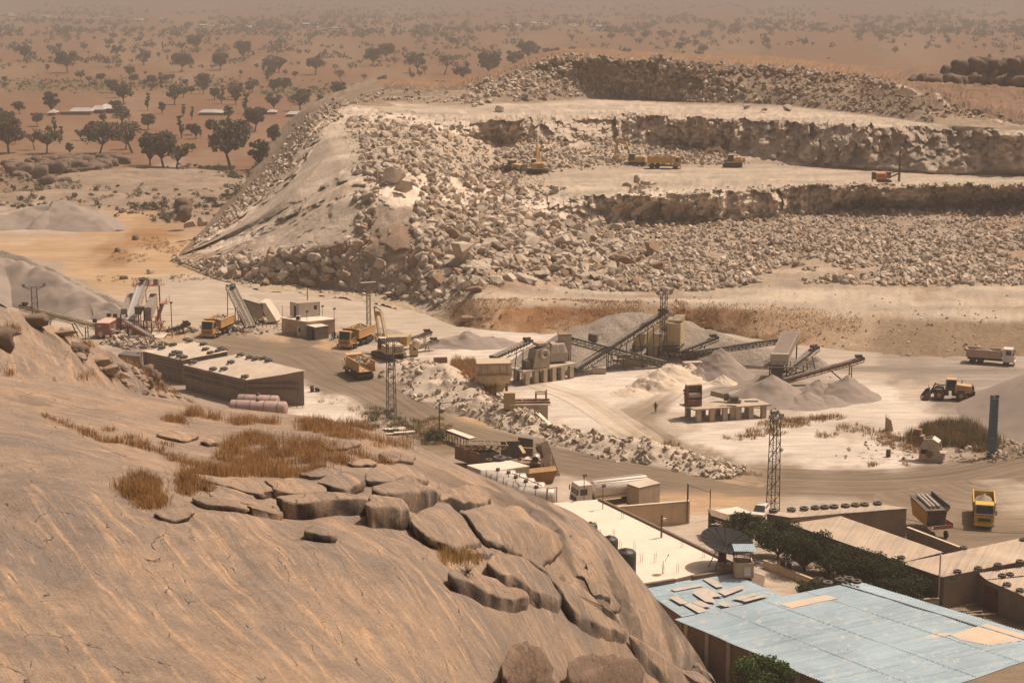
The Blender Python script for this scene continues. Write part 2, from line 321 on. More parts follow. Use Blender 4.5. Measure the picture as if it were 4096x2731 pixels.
road([(2420, 848), (2200, 850), (2000, 848), (1860, 846), (1760, 868), (1660, 895), (1560, 925)], [5, 6, 6, 6, 6, 5], (0.22, 0.18, 0.14), 0.85, lift=0.03)
road([(1230, 880), (1330, 915), (1430, 975), (1540, 1045), (1640, 1090)], [4, 6, 6, 6, 5], (0.46, 0.37, 0.27), 0.6, lift=0.045)
road([(2100, 1120), (2180, 1150), (2280, 1160), (2420, 1150)], [14, 22, 24, 22], (0.21, 0.16, 0.11), 0.75, lift=0.05)
# ------------------------------------------------------------------ quarry: benches, cliffs and rubble aprons
# columns of (u,v,height) from front to back; rows: A bank foot, B bank top, C rubble toe, D, E cliff foot, F bench crest, G bench back, T talus top, H upper crest, I upper back, J ridge, K hill, L gone
Q = [
 [(395,603,0),(398,600,.2),(401,597,.3),(404,593,.5),(406,591,.6),(408,589,.7),(409,588,.7),(410,587,.7),(411,586,.7),(412,585,.7),(413,584,.6),(414,580,.3),(415,575,-1)],
 [(500,645,0),(500,640,.4),(503,632,.8),(498,600,2.5),(490,575,3.6),(487,563,4),(485,556,4.2),(484,551,4.3),(482,547,4.3),(480,543,4),(478,539,3.5),(474,530,1.5),(470,515,-1)],
 [(590,665,0),(590,658,.1),(590,650,.3),(598,595,5.2),(605,540,8.5),(602,515,9.8),(598,500,10.4),(590,485,10.6),(583,474,10.4),(576,466,10),(568,458,8.8),(560,445,4),(550,420,-1)],
 [(680,675,0),(680,665,.1),(680,655,.3),(686,575,7.8),(690,505,13.2),(688,465,15.8),(682,438,17.1),(672,414,17.7),(660,400,17.6),(649,391,17),(640,385,15.5),(625,360,7),(610,330,-1)],
 [(800,690,0),(800,680,.1),(800,668,.4),(798,565,9.7),(790,455,18.4),(780,395,22),(766,345,24.8),(748,308,26),(732,293,26.4),(722,287,26.4),(714,282,24.5),(700,265,12),(690,250,-1)],
 [(900,705,0),(900,692,.2),(900,680,.6),(898,565,10.3),(890,455,19),(880,385,23.3),(868,318,26.8),(850,278,28),(805,250,28.5),(790,243,28.8),(780,238,27),(770,225,14),(760,210,-1)],
 [(1000,735,0),(1000,715,.8),(1000,700,1.6),(1000,580,10),(1000,470,17),(1000,395,21.5),(995,340,25),(990,300,27),(990,274,28),(880,233,28.3),(880,203,31),(875,195,20),(860,180,-1)],
 [(1100,758,0),(1090,690,4.5),(1090,665,6),(1095,580,9.5),(1110,490,13.4),(1125,420,16),(1140,394,16),(1148,330,21),(1150,283,28),(1090,238,28.2),(1060,205,31.5),(1050,198,20),(1040,180,-1)],
 [(1250,770,0),(1250,692,4),(1240,652,5),(1240,570,8.5),(1245,495,12),(1240,445,16),(1255,397,16),(1260,325,22),(1260,276,28),(1200,234,28),(1180,172,35.5),(1170,165,22),(1160,150,-1)],
 [(1420,767,0),(1420,694,4),(1420,670,4),(1430,580,6.5),(1440,512,8.5),(1430,455,16),(1440,385,16),(1430,328,20),(1430,268,28),(1400,226,28),(1290,134,41.5),(1280,128,25),(1270,110,-1)],
 [(1600,755,0),(1600,700,4),(1620,668,4),(1610,590,6),(1600,507,8.5),(1600,448,16),(1600,380,16),(1600,338,19),(1590,274,28),(1580,235,28),(1540,146,40.5),(1540,140,26),(1540,120,-1)],
 [(1780,787,0),(1780,714,4),(1780,648,4),(1780,580,6),(1780,503,8.5),(1780,440,16),(1780,379,16),(1780,367,17),(1780,279,28),(1780,240,28),(1780,158,39),(1780,152,26),(1780,130,-1)],
 [(1960,806,0),(1980,732,3.5),(1960,655,4),(1960,575,6),(1960,480,8.8),(1960,432,16),(1960,388,16),(1960,380,17),(1960,289,28),(1960,259,28),(1950,178,37),(1955,172,34),(1960,150,-1)],
 [(2150,826,0),(2150,740,3.5),(2150,658,4),(2150,570,6),(2150,474,9),(2150,430,16),(2150,400,16),(2150,392,17),(2150,296,28),(2150,285,28.7),(2100,207,35.5),(2160,188,34),(2180,150,-1)],
 [(2352,822,0),(2352,744,3.5),(2352,655,4),(2352,565,6),(2352,464,9),(2352,428,16),(2352,403,16),(2352,396,17),(2352,305,28),(2352,298,28.4),(2345,276,30),(2352,190,33),(2400,140,-1)],
 [(2900,840,0),(2900,760,3.5),(2900,660,4),(2900,565,6),(2900,464,9),(2900,428,16),(2900,403,16),(2900,396,17),(2900,310,28),(2900,300,28.4),(2900,276,30),(2900,190,33),(2900,140,-1)],
 [(3700,880,-1),(3700,800,2),(3700,680,3),(3700,580,5),(3700,480,8),(3700,430,14),(3700,410,14),(3700,400,15),(3700,320,25),(3700,310,25),(3700,280,27),(3700,210,28),(3700,150,-1)]]
NSUB = [10, 10, 26, 26, 20, 16, 12, 26, 12, 26, 14, 5]
AMP = [0.9, 0.4, 0.5, 0.9, 1.1, 1.1, 0.12, 0.9, 1.3, 0.15, 2.4, 1.2, 0.5]
CP_ = np.array([[Pd(*q) for q in c] for c in Q])
CP_[:14, 5, 1] += np.linspace(7, 4.5, 14); CP_[:14, 8, 1] += np.linspace(8, 4.5, 14); CP_[14:, 5, 1] += 4; CP_[14:, 8, 1] += 4
NQ = 460
ctrl_u = np.array([c[2][0] for c in Q], float); uq = np.concatenate([np.linspace(401, 2400, NQ), np.linspace(2430, 3700, 24)])
sq = np.interp(uq, ctrl_u, np.arange(len(Q)))
CC = np.concatenate([2 * CP_[:1] - CP_[1:2], CP_, 2 * CP_[-1:] - CP_[-2:-1]])
i0 = np.clip(np.floor(sq).astype(int), 0, len(Q) - 2); tq = (sq - i0)[:, None, None]
a_, b_, c_, d_ = CC[i0], CC[i0 + 1], CC[i0 + 2], CC[i0 + 3]
cat = 0.5 * (2 * b_ + (c_ - a_) * tq + (2 * a_ - 5 * b_ + 4 * c_ - d_) * tq**2 + (3 * b_ - a_ - 3 * c_ + d_) * tq**3)
colpts = 0.5 * cat + 0.5 * (b_ * (1 - tq) + c_ * tq)          # [col,row,3]
rows, rid = [], []
for k, nsub in enumerate(NSUB):
    for j in range(nsub): rows.append(colpts[:, k] * (1 - j / nsub) + colpts[:, k + 1] * (j / nsub)); rid.append(k + j / nsub)
rows.append(colpts[:, -1]); rid.append(len(NSUB)); QG = np.array(rows); rid = np.array(rid)
amp = np.interp(rid, np.arange(len(AMP)), AMP)[:, None] * np.ones(QG.shape[1])
RI, UI = np.meshgrid(rid, uq, indexing='ij')
flank = sstep(560, 600, UI) * (1 - sstep(800, 880, UI)) * sstep(2.6, 3.4, RI) * (1 - sstep(7.5, 8.2, RI)); amp = amp * (1 - 0.45 * flank)
amp = np.where((UI < 1000) & (RI > 9.3), amp * .15, amp); low = 1 - sstep(420, 520, UI); amp = amp * (1 - 0.8 * low)
cv, cdist = worley(QG * np.array([.22, .22, .3]), 4); cv2, _ = worley(QG * np.array([.6, .6, .8]), 8)
cv3, _ = worley(QG * np.array([.09, .09, .14]), 14)
n1 = fbm(QG * 0.07, 4, 31); n2 = fbm(QG * 0.07, 4, 57); n3 = fbm(QG * 0.09, 5, 91)
vert = ((RI > 4.05) & (RI < 4.97)) | ((RI > 7.05) & (RI < 7.97)); wv_, _ = worley(QG * np.array([.35, .2, .07]), 24); amp2 = np.where(vert, 1.5, 0); QG[..., 1] += amp2 * wv_; QG[..., 0] += amp2 * .3 * wv_; QG[..., 1] += amp * (0.8 * cv3 + 0.9 * cv + (0.45 + .55 * vert) * cv2 + 0.8 * n1); QG[..., 0] += amp * (0.5 * n2 + 0.25 * cv2); QG[..., 2] += amp * (0.55 * n3 + 0.32 * cv2 + 0.2 * cv)
edge = (RI < 0.05) | (RI > 11.9); QG[..., 2] = np.where(RI < 0.6, QG[..., 2] - 0.15, QG[..., 2])
# colours of the quarry stone
SG, SL, SB, FL, OB, WF = (0.36, 0.285, 0.215), (0.43, 0.345, 0.26), (0.21, 0.15, 0.105), (0.42, 0.345, 0.262), (0.25, 0.135, 0.065), (0.57, 0.475, 0.36)
rowcol = np.array([OB, FL, (.45, .35, .25), SL, SG, (.36, .285, .215), FL, SL, (.35, .27, .2), WF, (.33, .255, .185), (.22, .15, .10), (.25, .14, .07)])
mix_ = np.clip(RI - np.floor(RI), 0, 1); kk = np.clip(np.floor(RI).astype(int), 0, 11)
seg = np.array([OB, FL, (.36, .285, .21), (.34, .265, .20), (.62, .52, .41), FL, (.40, .32, .24), (.57, .47, .37), (.45, .37, .285), (.30, .23, .165), (.22, .15, .10), (.25, .14, .07)])
def segcol(r):
    k = np.clip(np.floor(r).astype(int), 0, 11); f = (r - k)[..., None]; k2 = np.clip(k + 1, 0, 11)
    return seg[k] * (1 - sstep(0.85, 1.0, f)) + seg[k2] * sstep(0.85, 1.0, f)
qc = segcol(np.clip(RI + 0.16 * fbm(QG * 0.06, 4, 70), 0, 11.99))
qc = qc * (1 - flank[..., None]) + np.array([.47, .385, .295]) * flank[..., None]
brown = (sstep(0.15, 0.5, n2) * sstep(1, 2, RI) * (1 - sstep(4, 4.6, RI)) * 0.5)[..., None]; qc = qc * (1 - brown) + np.array([.24, .15, .09]) * brown
rightdark = (sstep(1650, 1850, UI) * ((RI > 7) & (RI < 8)) * 0.3)[..., None]; qc = qc * (1 - rightdark) + np.array([.25, .19, .14]) * rightdark
hill = (sstep(1900, 2020, UI) * sstep(9.3, 9.9, RI) * 0.8)[..., None]; qc = qc * (1 - hill) + np.array([.20, .125, .08]) * hill
lb_ = ((UI < 1000) & (RI > 8.6))[..., None]; qc = np.where(lb_, np.array([.27, .20, .14]) * (1 + .25 * n2[..., None]), qc)
grassy = ((1 - sstep(420, 520, UI)) * 0.6)[..., None]; qc = qc * (1 - grassy) + np.array([.36, .235, .13]) * grassy
bank_l = (sstep(1000, 1060, UI) * (1 - sstep(1700, 2050, UI)) * (1 - sstep(0.9, 1.2, RI)))[..., None]
bt = ((RI < 1.15) * sstep(-.15, .35, fbm(QG * .11, 4, 333)))[..., None]; qc = qc * (1 - .75 * bt) + .75 * bt * np.array([.38, .27, .17]); qc = qc * (1 + .26 * fbm(QG * np.array([.05, .25, .1]), 5, 340) + np.where(vert, .22 * vnoise(QG * np.array([.9, .2, .06]), 345), 0))[..., None]; qc = np.where((RI < 1.1)[..., None], qc * bank_l + (1 - bank_l) * (np.array([.44, .345, .235]) + (np.array([.25, .18, .115]) - np.array([.44, .345, .235])) * sstep(1880, 2060, UI + 60 * n2 + 40 * n3)[..., None]), qc)
_tr = np.interp(UI, [2085, 2130, 2180, 2240, 2300, 2350, 2420], [10.05, 10.0, 9.9, 9.75, 9.55, 9.4, 9.3]); trk = (np.exp(-((RI - _tr) / .05) ** 2) * (UI > 2075))[..., None]; qc = qc * (1 - trk) + trk * np.array([.55, .45, .35])
M_quarry = terrain_mat('quarry_stone', s1=0.12, s2=0.9, s3=5, bump=0.35, amp=(.14, .2, .2), bs=1.1)
me = mesh_np('quarry_terrain', QG.reshape(-1, 3), grid_faces(QG.shape[0], QG.shape[1]), M_quarry, qc.reshape(-1, 3))
me.polygons.foreach_set('use_smooth', (amp[:-1, :-1] < 1.05).ravel())
quarry = tag(link('quarry_terrain', me), kind='structure')
def qpt(r, u):                         # point on the quarry surface at (row, column u of 2352)
    i = np.interp(r, rid, np.arange(len(rid))); j = np.interp(u, uq, np.arange(len(uq)))
    a = np.clip(np.floor(i).astype(int), 0, len(rid) - 2); b = np.clip(np.floor(j).astype(int), 0, len(uq) - 2); f = (i - a)[..., None]; g = (j - b)[..., None]
    return QG[a, b] * (1 - f) * (1 - g) + QG[a + 1, b] * f * (1 - g) + QG[a, b + 1] * (1 - f) * g + QG[a + 1, b + 1] * f * g
# ------------------------------------------------------------------ the granite domes in front
def dome(name, sil, zs_, bot, zb_, urange, nu, nv, kpow, seed, upper=False):
    us = np.linspace(*urange, nu)
    vs = np.interp(us, *zip(*sil)); zs = np.interp(us, *zip(*zs_)); vb = np.interp(us, *zip(*bot)); zb = np.interp(us, *zip(*zb_))
    k = np.ones(9) / 9; sm = lambda a: np.convolve(np.pad(a, 4, 'edge'), k, 'valid')
    vs, zs, zb = sm(vs), sm(zs), sm(zb)
    tau = np.linspace(0, 1, nv) ** 1.25
    v = vs[None] + (vb - vs)[None] * tau[:, None]
    iy = 1 / zs[None] + (1 / zb - 1 / zs)[None] * (tau[:, None] ** kpow); y = 1 / iy
    V = PY(np.broadcast_to(us, v.shape), v, y)
    # behind the crest the rock falls away
    back = []
    for q, dd in ((0.5, 1.2), (1, 3), (2, 8), (4, 22), (8, 60)):
        b = V[0].copy(); n = b[:, :2] / np.linalg.norm(b[:, :2], axis=1)[:, None]
        b[:, :2] += n * dd; b[:, 2] -= dd * 0.42 + 0.02 * dd * dd; b[:, 2] = np.maximum(b[:, 2], -3); back.insert(0, b)
    V = np.concatenate([np.array(back), V]); vfull = np.concatenate([np.broadcast_to(v[0], (5, nu)), v]); ufull = np.broadcast_to(us, vfull.shape)
    return us, V, ufull, vfull
MSIL = [(-900,1400),(-400,1455),(0,1505),(300,1535),(500,1568),(700,1598),(860,1625),(1000,1640),(1150,1655),(1300,1672),(1500,1728),(1650,1775),(1850,1868),(2000,1930),(2150,1985),(2300,2050),(2400,2120),(2480,2215),(2560,2310),(2660,2440),(2760,2570),(2810,2640),(2860,2740),(2960,2900),(3100,3300)]
MZS = [(-900,140),(0,138),(700,148),(1000,150),(1500,141),(1900,140),(2300,146),(2500,151),(2700,155),(2850,157),(3100,158)]
MBOT = [(-900,3500),(3100,3500)]
MZB = [(-900,38),(0,40),(1000,43),(1600,48),(2000,58),(2400,80),(2700,115),(2850,145),(3100,152)]
us_m, DV, du_, dv_ = dome('granite_dome', MSIL, MZS, MBOT, MZB, (-900, 3100), 420, 300, 0.86, 1)
n_a = fbm(DV * 0.06, 4, 41); n_b = fbm(DV * np.array([.5, .28, .5]), 4, 43); n_c = fbm(DV * np.array([.22, .12, .22]), 3, 47)
wsil = sstep(0, 60, np.arange(DV.shape[0]) - 5.0)[:, None]
DV[..., 2] += wsil * (0.7 * n_a + 0.10 * n_b + 0.28 * n_c)
# rounded lip near the left crest
lipv = np.interp(du_, [-300, 0, 200, 400, 640, 800], [1545, 1556, 1560, 1580, 1608, 1640]); lip = np.exp(-((dv_ - lipv) / 22.0) ** 2) * (1 - sstep(650, 820, du_)); DV[..., 2] += wsil * 0.9 * lip
gul = np.exp(-((dv_ - lipv - 40) / 16.0) ** 2) * (1 - sstep(650, 820, du_)); DV[..., 2] -= wsil * 0.5 * gul
# shallow hollow under the block field and a rough, fractured right-hand flank
rf = sstep(1500, 1900, du_) * (1 - sstep(0, 1, (dv_ - np.interp(du_, [1500, 2000, 2500, 2850], [1950, 2250, 2500, 2750])) / 60.0))
cw, _ = worley(DV * np.array([.12, .12, .18]), 61); DV[..., 2] += wsil * rf * (0.9 * cw * 0.5 + 0.5 * n_b)
us_l, LV, lu_, lv_ = dome('ridge', [(-900,900),(-300,1110),(0,1225),(120,1262),(300,1345),(420,1400),(560,1480),(640,1540),(700,1582),(760,1618),(830,1640),(1000,1662)], [(-900,150),(0,165),(300,180),(560,205),(830,240),(1000,250)],
    [(-900,1500),(0,1590),(300,1620),(700,1690),(1000,1730)], [(-900,138),(0,146),(300,152),(560,178),(700,200),(830,222),(1000,240)], (-900, 1000), 300, 110, 0.9, 2)
m_a = fbm(LV * 0.08, 4, 141); m_b = fbm(LV * 0.45, 4, 143); mw, _ = worley(LV * np.array([.16, .16, .3]), 146); ws2 = sstep(0, 8, np.arange(LV.shape[0]) - 5.0)[:, None]
rough_l = sstep(0, 260, lu_ + (1500 - lv_) * 0.2) * 0.6
LV[..., 2] += ws2 * (0.5 * m_a + (0.12 + 0.25 * rough_l) * m_b + 0.45 * rough_l * mw)
def n_mul(n, L, a, c):
    m = n.nodes.new('ShaderNodeMath'); m.operation = 'MULTIPLY'; L.new(a, m.inputs[0]); L.new(c, m.inputs[1]); return m.outputs[0]
def granite_mat(name):
    m = bpy.data.materials.new(name); m.use_nodes = True; n = m.node_tree; L = n.links; b = n.nodes['Principled BSDF']
    b.inputs['Roughness'].default_value = 0.85; b.inputs['Specular IOR Level'].default_value = 0.2
    geo = n.nodes.new('ShaderNodeNewGeometry'); at = n.nodes.new('ShaderNodeAttribute'); at.attribute_name = 'col'
    sep = n.nodes.new('ShaderNodeSeparateColor'); L.new(at.outputs['Color'], sep.inputs[0])
    def noise(s, mp=None, det=6, r=0.65, rot=0, dist=0.0):
        t = n.nodes.new('ShaderNodeTexNoise'); t.inputs['Scale'].default_value = s; t.inputs['Detail'].default_value = det; t.inputs['Roughness'].default_value = r; t.inputs['Distortion'].default_value = dist
        if mp:
            q = n.nodes.new('ShaderNodeVectorRotate'); q.rotation_type = 'Z_AXIS'; q.inputs['Angle'].default_value = rot; L.new(geo.outputs['Position'], q.inputs[0])
            k = n.nodes.new('ShaderNodeMapping'); k.inputs['Scale'].default_value = mp; L.new(q.outputs[0], k.inputs[0]); L.new(k.outputs[0], t.inputs['Vector'])
        else: L.new(geo.outputs['Position'], t.inputs['Vector'])
        return t.outputs['Fac']
    def rng(s, lo, hi, a=0, c=1):
        r = n.nodes.new('ShaderNodeMapRange'); r.inputs[1].default_value = lo; r.inputs[2].default_value = hi; r.inputs[3].default_value = a; r.inputs[4].default_value = c; L.new(s, r.inputs[0]); return r.outputs[0]
    def mix(a, c, f, mode='MIX'):
        x = n.nodes.new('ShaderNodeMix'); x.data_type = 'RGBA'; x.blend_type = mode
        for k, val in ((0, f), (6, a), (7, c)):
            if hasattr(val, 'is_output'): L.new(val, x.inputs[k])
            else: x.inputs[k].default_value = val if k == 0 else (*val, 1)
        return x.outputs[2]
    s_low = noise(1.0, (2.0, 0.10, 0.6), 8, 0.72, R(-27.5), 0.35); s_up = noise(1.0, (0.16, 1.6, 1.0), 8, 0.72, R(12), 0.35)
    mf = n.nodes.new('ShaderNodeMix'); L.new(sep.outputs['Red'], mf.inputs[0]); L.new(s_up, mf.inputs[2]); L.new(s_low, mf.inputs[3]); st = mf.outputs[0]
    big = noise(0.11); med = noise(0.9); fine = noise(7.0, None, 8, 0.75)
    base = mix((0.225, 0.178, 0.142), (0.345, 0.248, 0.172), rng(big, 0.38, 0.58))
    base = mix(base, (0.53, 0.345, 0.205), rng(st, 0.53, 0.66, 0, 0.9))
    base = mix(base, (0.19, 0.152, 0.122), rng(st, 0.46, 0.34, 0, 0.75))
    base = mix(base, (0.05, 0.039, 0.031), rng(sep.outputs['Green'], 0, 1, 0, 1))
    base = mix(base, rng(med, 0.25, 0.75, 0.8, 1.18), 1.0, 'MULTIPLY'); base = mix(base, rng(fine, 0.28, 0.72, 0.62, 1.36), 1.0, 'MULTIPLY')
    pit = noise(2.6, (1.0, 0.35, 1.0), 3, 0.5, R(-27.5)); base = mix(base, (0.07, 0.055, 0.045), rng(pit, 0.735, 0.78, 0, 0.85))
    vo = n.nodes.new('ShaderNodeTexVoronoi'); vo.feature = 'DISTANCE_TO_EDGE'; vo.inputs['Scale'].default_value = 1; q = n.nodes.new('ShaderNodeVectorRotate'); q.rotation_type = 'Z_AXIS'; q.inputs['Angle'].default_value = R(-27.5); L.new(geo.outputs['Position'], q.inputs[0]); k = n.nodes.new('ShaderNodeMapping'); k.inputs['Scale'].default_value = (.42, .10, .2); L.new(q.outputs[0], k.inputs[0])
    wb = n.nodes.new('ShaderNodeMixRGB'); wb.blend_type = 'ADD'; wb.inputs[0].default_value = .35; L.new(k.outputs[0], wb.inputs[1]); t_ = n.nodes.new('ShaderNodeTexNoise'); t_.inputs['Scale'].default_value = .6; t_.inputs['Detail'].default_value = 5; L.new(geo.outputs['Position'], t_.inputs[0]); L.new(t_.outputs['Color'], wb.inputs[2]); L.new(wb.outputs[0], vo.inputs['Vector'])
    base = mix(base, (0.06, 0.047, 0.038), n_mul(n, L, rng(vo.outputs['Distance'], .010, .004), rng(med, .48, .6)))
    L.new(base, b.inputs['Base Color'])
    h = n.nodes.new('ShaderNodeMath'); h.operation = 'MULTIPLY_ADD'; L.new(st, h.inputs[0]); h.inputs[1].default_value = 1.2; L.new(fine, h.inputs[2])
    bp = n.nodes.new('ShaderNodeBump'); bp.inputs['Distance'].default_value = 0.13; L.new(h.outputs[0], bp.inputs['Height']); L.new(bp.outputs[0], b.inputs['Normal'])
    return m
M_gran = granite_mat('granite')
lowf = sstep(1650, 2150, dv_); dirt = np.clip(rf * sstep(0.0, 0.5, n_c + 0.5 * n_b) * 0.5 + 0.4 * gul * sstep(-.2, .5, n_b), 0, 0.8)
me = mesh_np('granite_dome', DV.reshape(-1, 3), grid_faces(*DV.shape[:2])[:, ::-1], M_gran, np.stack([lowf, dirt, lowf * 0], -1).reshape(-1, 3))
dome_o = tag(link('granite_dome', me), kind='structure')
dl = np.clip(rough_l * sstep(0.0, .6, m_b) * 0.5, 0, .7)
me = mesh_np('granite_ridge', LV.reshape(-1, 3), grid_faces(*LV.shape[:2])[:, ::-1], M_gran, np.stack([lv_ * 0 + .9, dl, dl * 0], -1).reshape(-1, 3))
ridge_o = tag(link('granite_ridge', me), kind='structure')
def surf_sampler(V, us, vgrid):
    def f(u, v):                      # point of the rock surface seen at pixel (u,v)
        j = float(np.interp(u, us, np.arange(len(us)))); b = min(int(j), len(us) - 2); g = j - b
        out = []
        for q in (b, b + 1):
            col = vgrid[5:, q]; i = float(np.interp(v, col, np.arange(len(col)))); a = min(int(i), len(col) - 2); k = i - a
            out.append(V[5 + a, q] * (1 - k) + V[6 + a, q] * k)
        return out[0] * (1 - g) + out[1] * g
    return f
on_dome = surf_sampler(DV, us_m, dv_); on_ridge = surf_sampler(LV, us_l, lv_)
# ================================================================== ROCKS
def rock_hull(seed, n=16, sq=(1, 1, 1), block=0.0):
    r = random.Random(seed); bm = bmesh.new()
    for i in range(n):
        v = Vector((r.gauss(0, 1), r.gauss(0, 1), r.gauss(0, 1))).normalized()
        if block: m = max(abs(v.x), abs(v.y), abs(v.z)); v = v * (1 - block) + v * (block / m) * 0.8
        v *= r.uniform(0.78, 1.05); bm.verts.new((v.x * sq[0], v.y * sq[1], v.z * sq[2]))
    res = bmesh.ops.convex_hull(bm, input=bm.verts); bmesh.ops.delete(bm, geom=[g for g in res['geom_interior'] if isinstance(g, bmesh.types.BMVert)], context='VERTS')
    bm.verts.index_update(); V = np.array([v.co[:] for v in bm.verts]); Fc = np.array([[v.index for v in f.verts] for f in bm.faces]); bm.free()
    return V * 0.5, Fc
HULLS = [rock_hull(100 + k, 13 + k % 5, [(1, .8, .6), (1, .7, .7), (1, .9, .75), (1, .65, .45), (1.1, .8, .55), (.9, .8, .8)][k % 6], [0, .5, .8][k % 3]) for k in range(12)]
M_rock = mat('quarried_rock', (0.44, 0.365, 0.285), rough=0.9, var=0.28, scale=0.35, bump=0.05, bscale=5, spec=0.1)
M_rock2 = mat('brown_rock', (0.30, 0.20, 0.13), rough=0.9, var=0.3, scale=0.4, bump=0.05, bscale=5, spec=0.1)
M_rockv = mat('rubble_rock', (0, 0, 0), rough=0.9, var=0.16, scale=0.6, bump=0.0, spec=0.1, vcol=True)
M_dark = mat('weathered_dark_rock', (0.175, 0.125, 0.09), rough=0.9, var=0.35, scale=0.3, bump=0.06, bscale=3, spec=0.1, streak=0.4)
ROUND = []
for k in range(5):
    bm = bmesh.new(); bmesh.ops.create_icosphere(bm, subdivisions=3, radius=1); V = np.array([v.co[:] for v in bm.verts]); Fc = np.array([[v.index for v in f.verts] for f in bm.faces]); bm.free()
    m_ = np.abs(V).max(1, keepdims=True); V = V * .65 + V / m_ * .27; V *= 1 + .16 * fbm(V * 1.1 + k * 9, 4, 400 + k)[:, None] + .15 * worley(V * 1.5 + k * 5, 410 + k)[0][:, None]; ROUND.append((V * .5, Fc))
ROCKM = {}
def rock_mesh(k, m):
    if (k, m.name) not in ROCKM:
        rd_ = m.name in ('weathered_dark_rock',); V, Fc = ROUND[k % 5] if rd_ else HULLS[k]; ROCKM[(k, m.name)] = mesh_np('boulder', V, Fc, m, smooth=rd_)
    return ROCKM[(k, m.name)]
def rand_rot(rs, n):
    q = rs.normal(size=(n, 4)); q /= np.linalg.norm(q, axis=1)[:, None]; w_, x, y, z = q.T
    return np.stack([1 - 2 * (y * y + z * z), 2 * (x * y - z * w_), 2 * (x * z + y * w_), 2 * (x * y + z * w_), 1 - 2 * (x * x + z * z), 2 * (y * z - x * w_), 2 * (x * z - y * w_), 2 * (y * z + x * w_), 1 - 2 * (x * x + y * y)], -1).reshape(n, 3, 3)
def rock_field(name, pos, size, col, seed=0, label=None, stuffcat=True, m=None):
    rs = np.random.RandomState(seed); VV, FF, CCs = [], [], []; base = 0; kinds = rs.randint(0, len(HULLS), len(pos)); rot = rand_rot(rs, len(pos))
    for k in range(len(HULLS)):
        V, Fc = HULLS[k]; idx = np.where(kinds == k)[0]
        if not len(idx): continue
        W = np.einsum('nij,vj->nvi', rot[idx], V) * size[idx][:, None, None] + pos[idx][:, None, :]
        VV.append(W.reshape(-1, 3)); FF.append((Fc[None] + (np.arange(len(idx)) * len(V))[:, None, None]).reshape(-1, 3) + base); base += len(idx) * len(V)
        CCs.append(np.repeat(col[idx], len(V), 0))
    me = mesh_np(name, np.concatenate(VV), np.concatenate(FF), m or M_rockv, np.concatenate(CCs), smooth=False)
    return tag(link(name, me), kind='stuff')
rs = np.random.RandomState(5)
# zones on the quarry surface: row range, column range, number, size range (m), power
ZON = [(2.0, 3.3, 1300, 2380, 5200, .8, 2.6, 3.0), (3.0, 4.2, 1400, 2380, 3600, .8, 2.2, 3.0), (2.0, 3.2, 480, 1000, 430, .7, 4.6, 2.6), (2.0, 3.3, 470, 1010, 1500, .3, 1.0, 1.6), (2.0, 4.0, 960, 1450, 1500, .8, 4.5, 2.4), (2.05, 4.3, 980, 2380, 5200, .3, .9, 1.5), (3.0, 7.3, 830, 1250, 2600, .3, .9, 1.5), (6.0, 7.2, 1150, 1700, 1200, .3, .8, 1.5), (9.0, 9.95, 1080, 2150, 1600, .3, .9, 1.5), (3.2, 5.0, 800, 1200, 1500, .7, 3.8, 2.6), (4.6, 5.2, 1050, 1500, 300, .7, 3, 2.4),
       (4.8, 7.4, 850, 1180, 1300, .7, 3.2, 2.6), (6.1, 7.2, 1150, 1700, 1700, .6, 2.6, 2.8), (6.0, 6.5, 1150, 1700, 350, .6, 2.2, 2.6), (9.0, 9.98, 1080, 1700, 1500, .7, 3.4, 2.6), (9.05, 9.98, 1600, 2150, 900, .7, 3.0, 2.6), (9.0, 9.35, 1000, 2100, 420, .6, 2.4, 2.4), (9.85, 10.15, 1150, 2080, 330, .9, 3.2, 2.0),
       (8.9, 9.9, 860, 1090, 260, .6, 2.2, 2.4), (7.6, 8.1, 740, 860, 130, .7, 2.2, 2.4), (7.0, 8.02, 900, 2352, 420, .5, 1.8, 2.6), (4.9, 5.1, 1450, 2352, 320, .5, 1.5, 2.6), (9.2, 10.0, 2080, 2352, 320, .5, 2.2, 2.8), (6.0, 6.15, 1700, 2352, 60, .4, 1.2, 2.6),
       (0.1, 1.2, 1000, 2352, 420, .25, 1.0, 3.0), (1.0, 2.0, 420, 1050, 160, .3, 1.4, 3.0), (7.8, 9.6, 470, 700, 300, .8, 2.8, 2.4), (1.7, 2.6, 380, 520, 120, .7, 2.4, 2.4), (8.6, 10.8, 460, 900, 1000, .5, 2.6, 2.2), (1.0, 2.05, 1000, 2352, 160, .25, .8, 3.0)]
pos, siz, zid = [], [], []
for zi, (r0, r1, u0, u1, n, s0, s1, pw) in enumerate(ZON):
    r = rs.uniform(r0, r1, n); u = rs.uniform(u0, u1, n); p = qpt(r, u)
    s = (rs.uniform(0, 1, n) ** pw) * (s1 - s0) + s0
    keep = ~((u > 590) & (u < 830) & (r > 3.1) & (r < 7.6)) & (fbm(p * 0.05, 3, 77) > -0.55)
    # bare granite noses left between the rubble
    keep &= ~((abs(u - 900 - (r - 3.2) * 30) < 42) & (r > 2.6) & (r < 4.4)) & ~((abs(u - 1290) < 45) & (r > 4.1) & (r < 4.9))
    p[:, 2] += s * 0.12; pos.append(p[keep]); siz.append(s[keep]); zid.append(np.full(keep.sum(), zi))
pos = np.concatenate(pos); siz = np.concatenate(siz); zid = np.concatenate(zid)
gi = np.where((zid == 4) & (siz > 2.2))[0][:16]; siz[gi] *= 1.9; big = np.argsort(-siz * F / pos[:, 1])[:126]; small = np.ones(len(pos), bool); small[big] = False
tone = rs.normal(1, .2, len(pos))[:, None]; brn = (rs.uniform(size=len(pos)) < 0.14)[:, None]
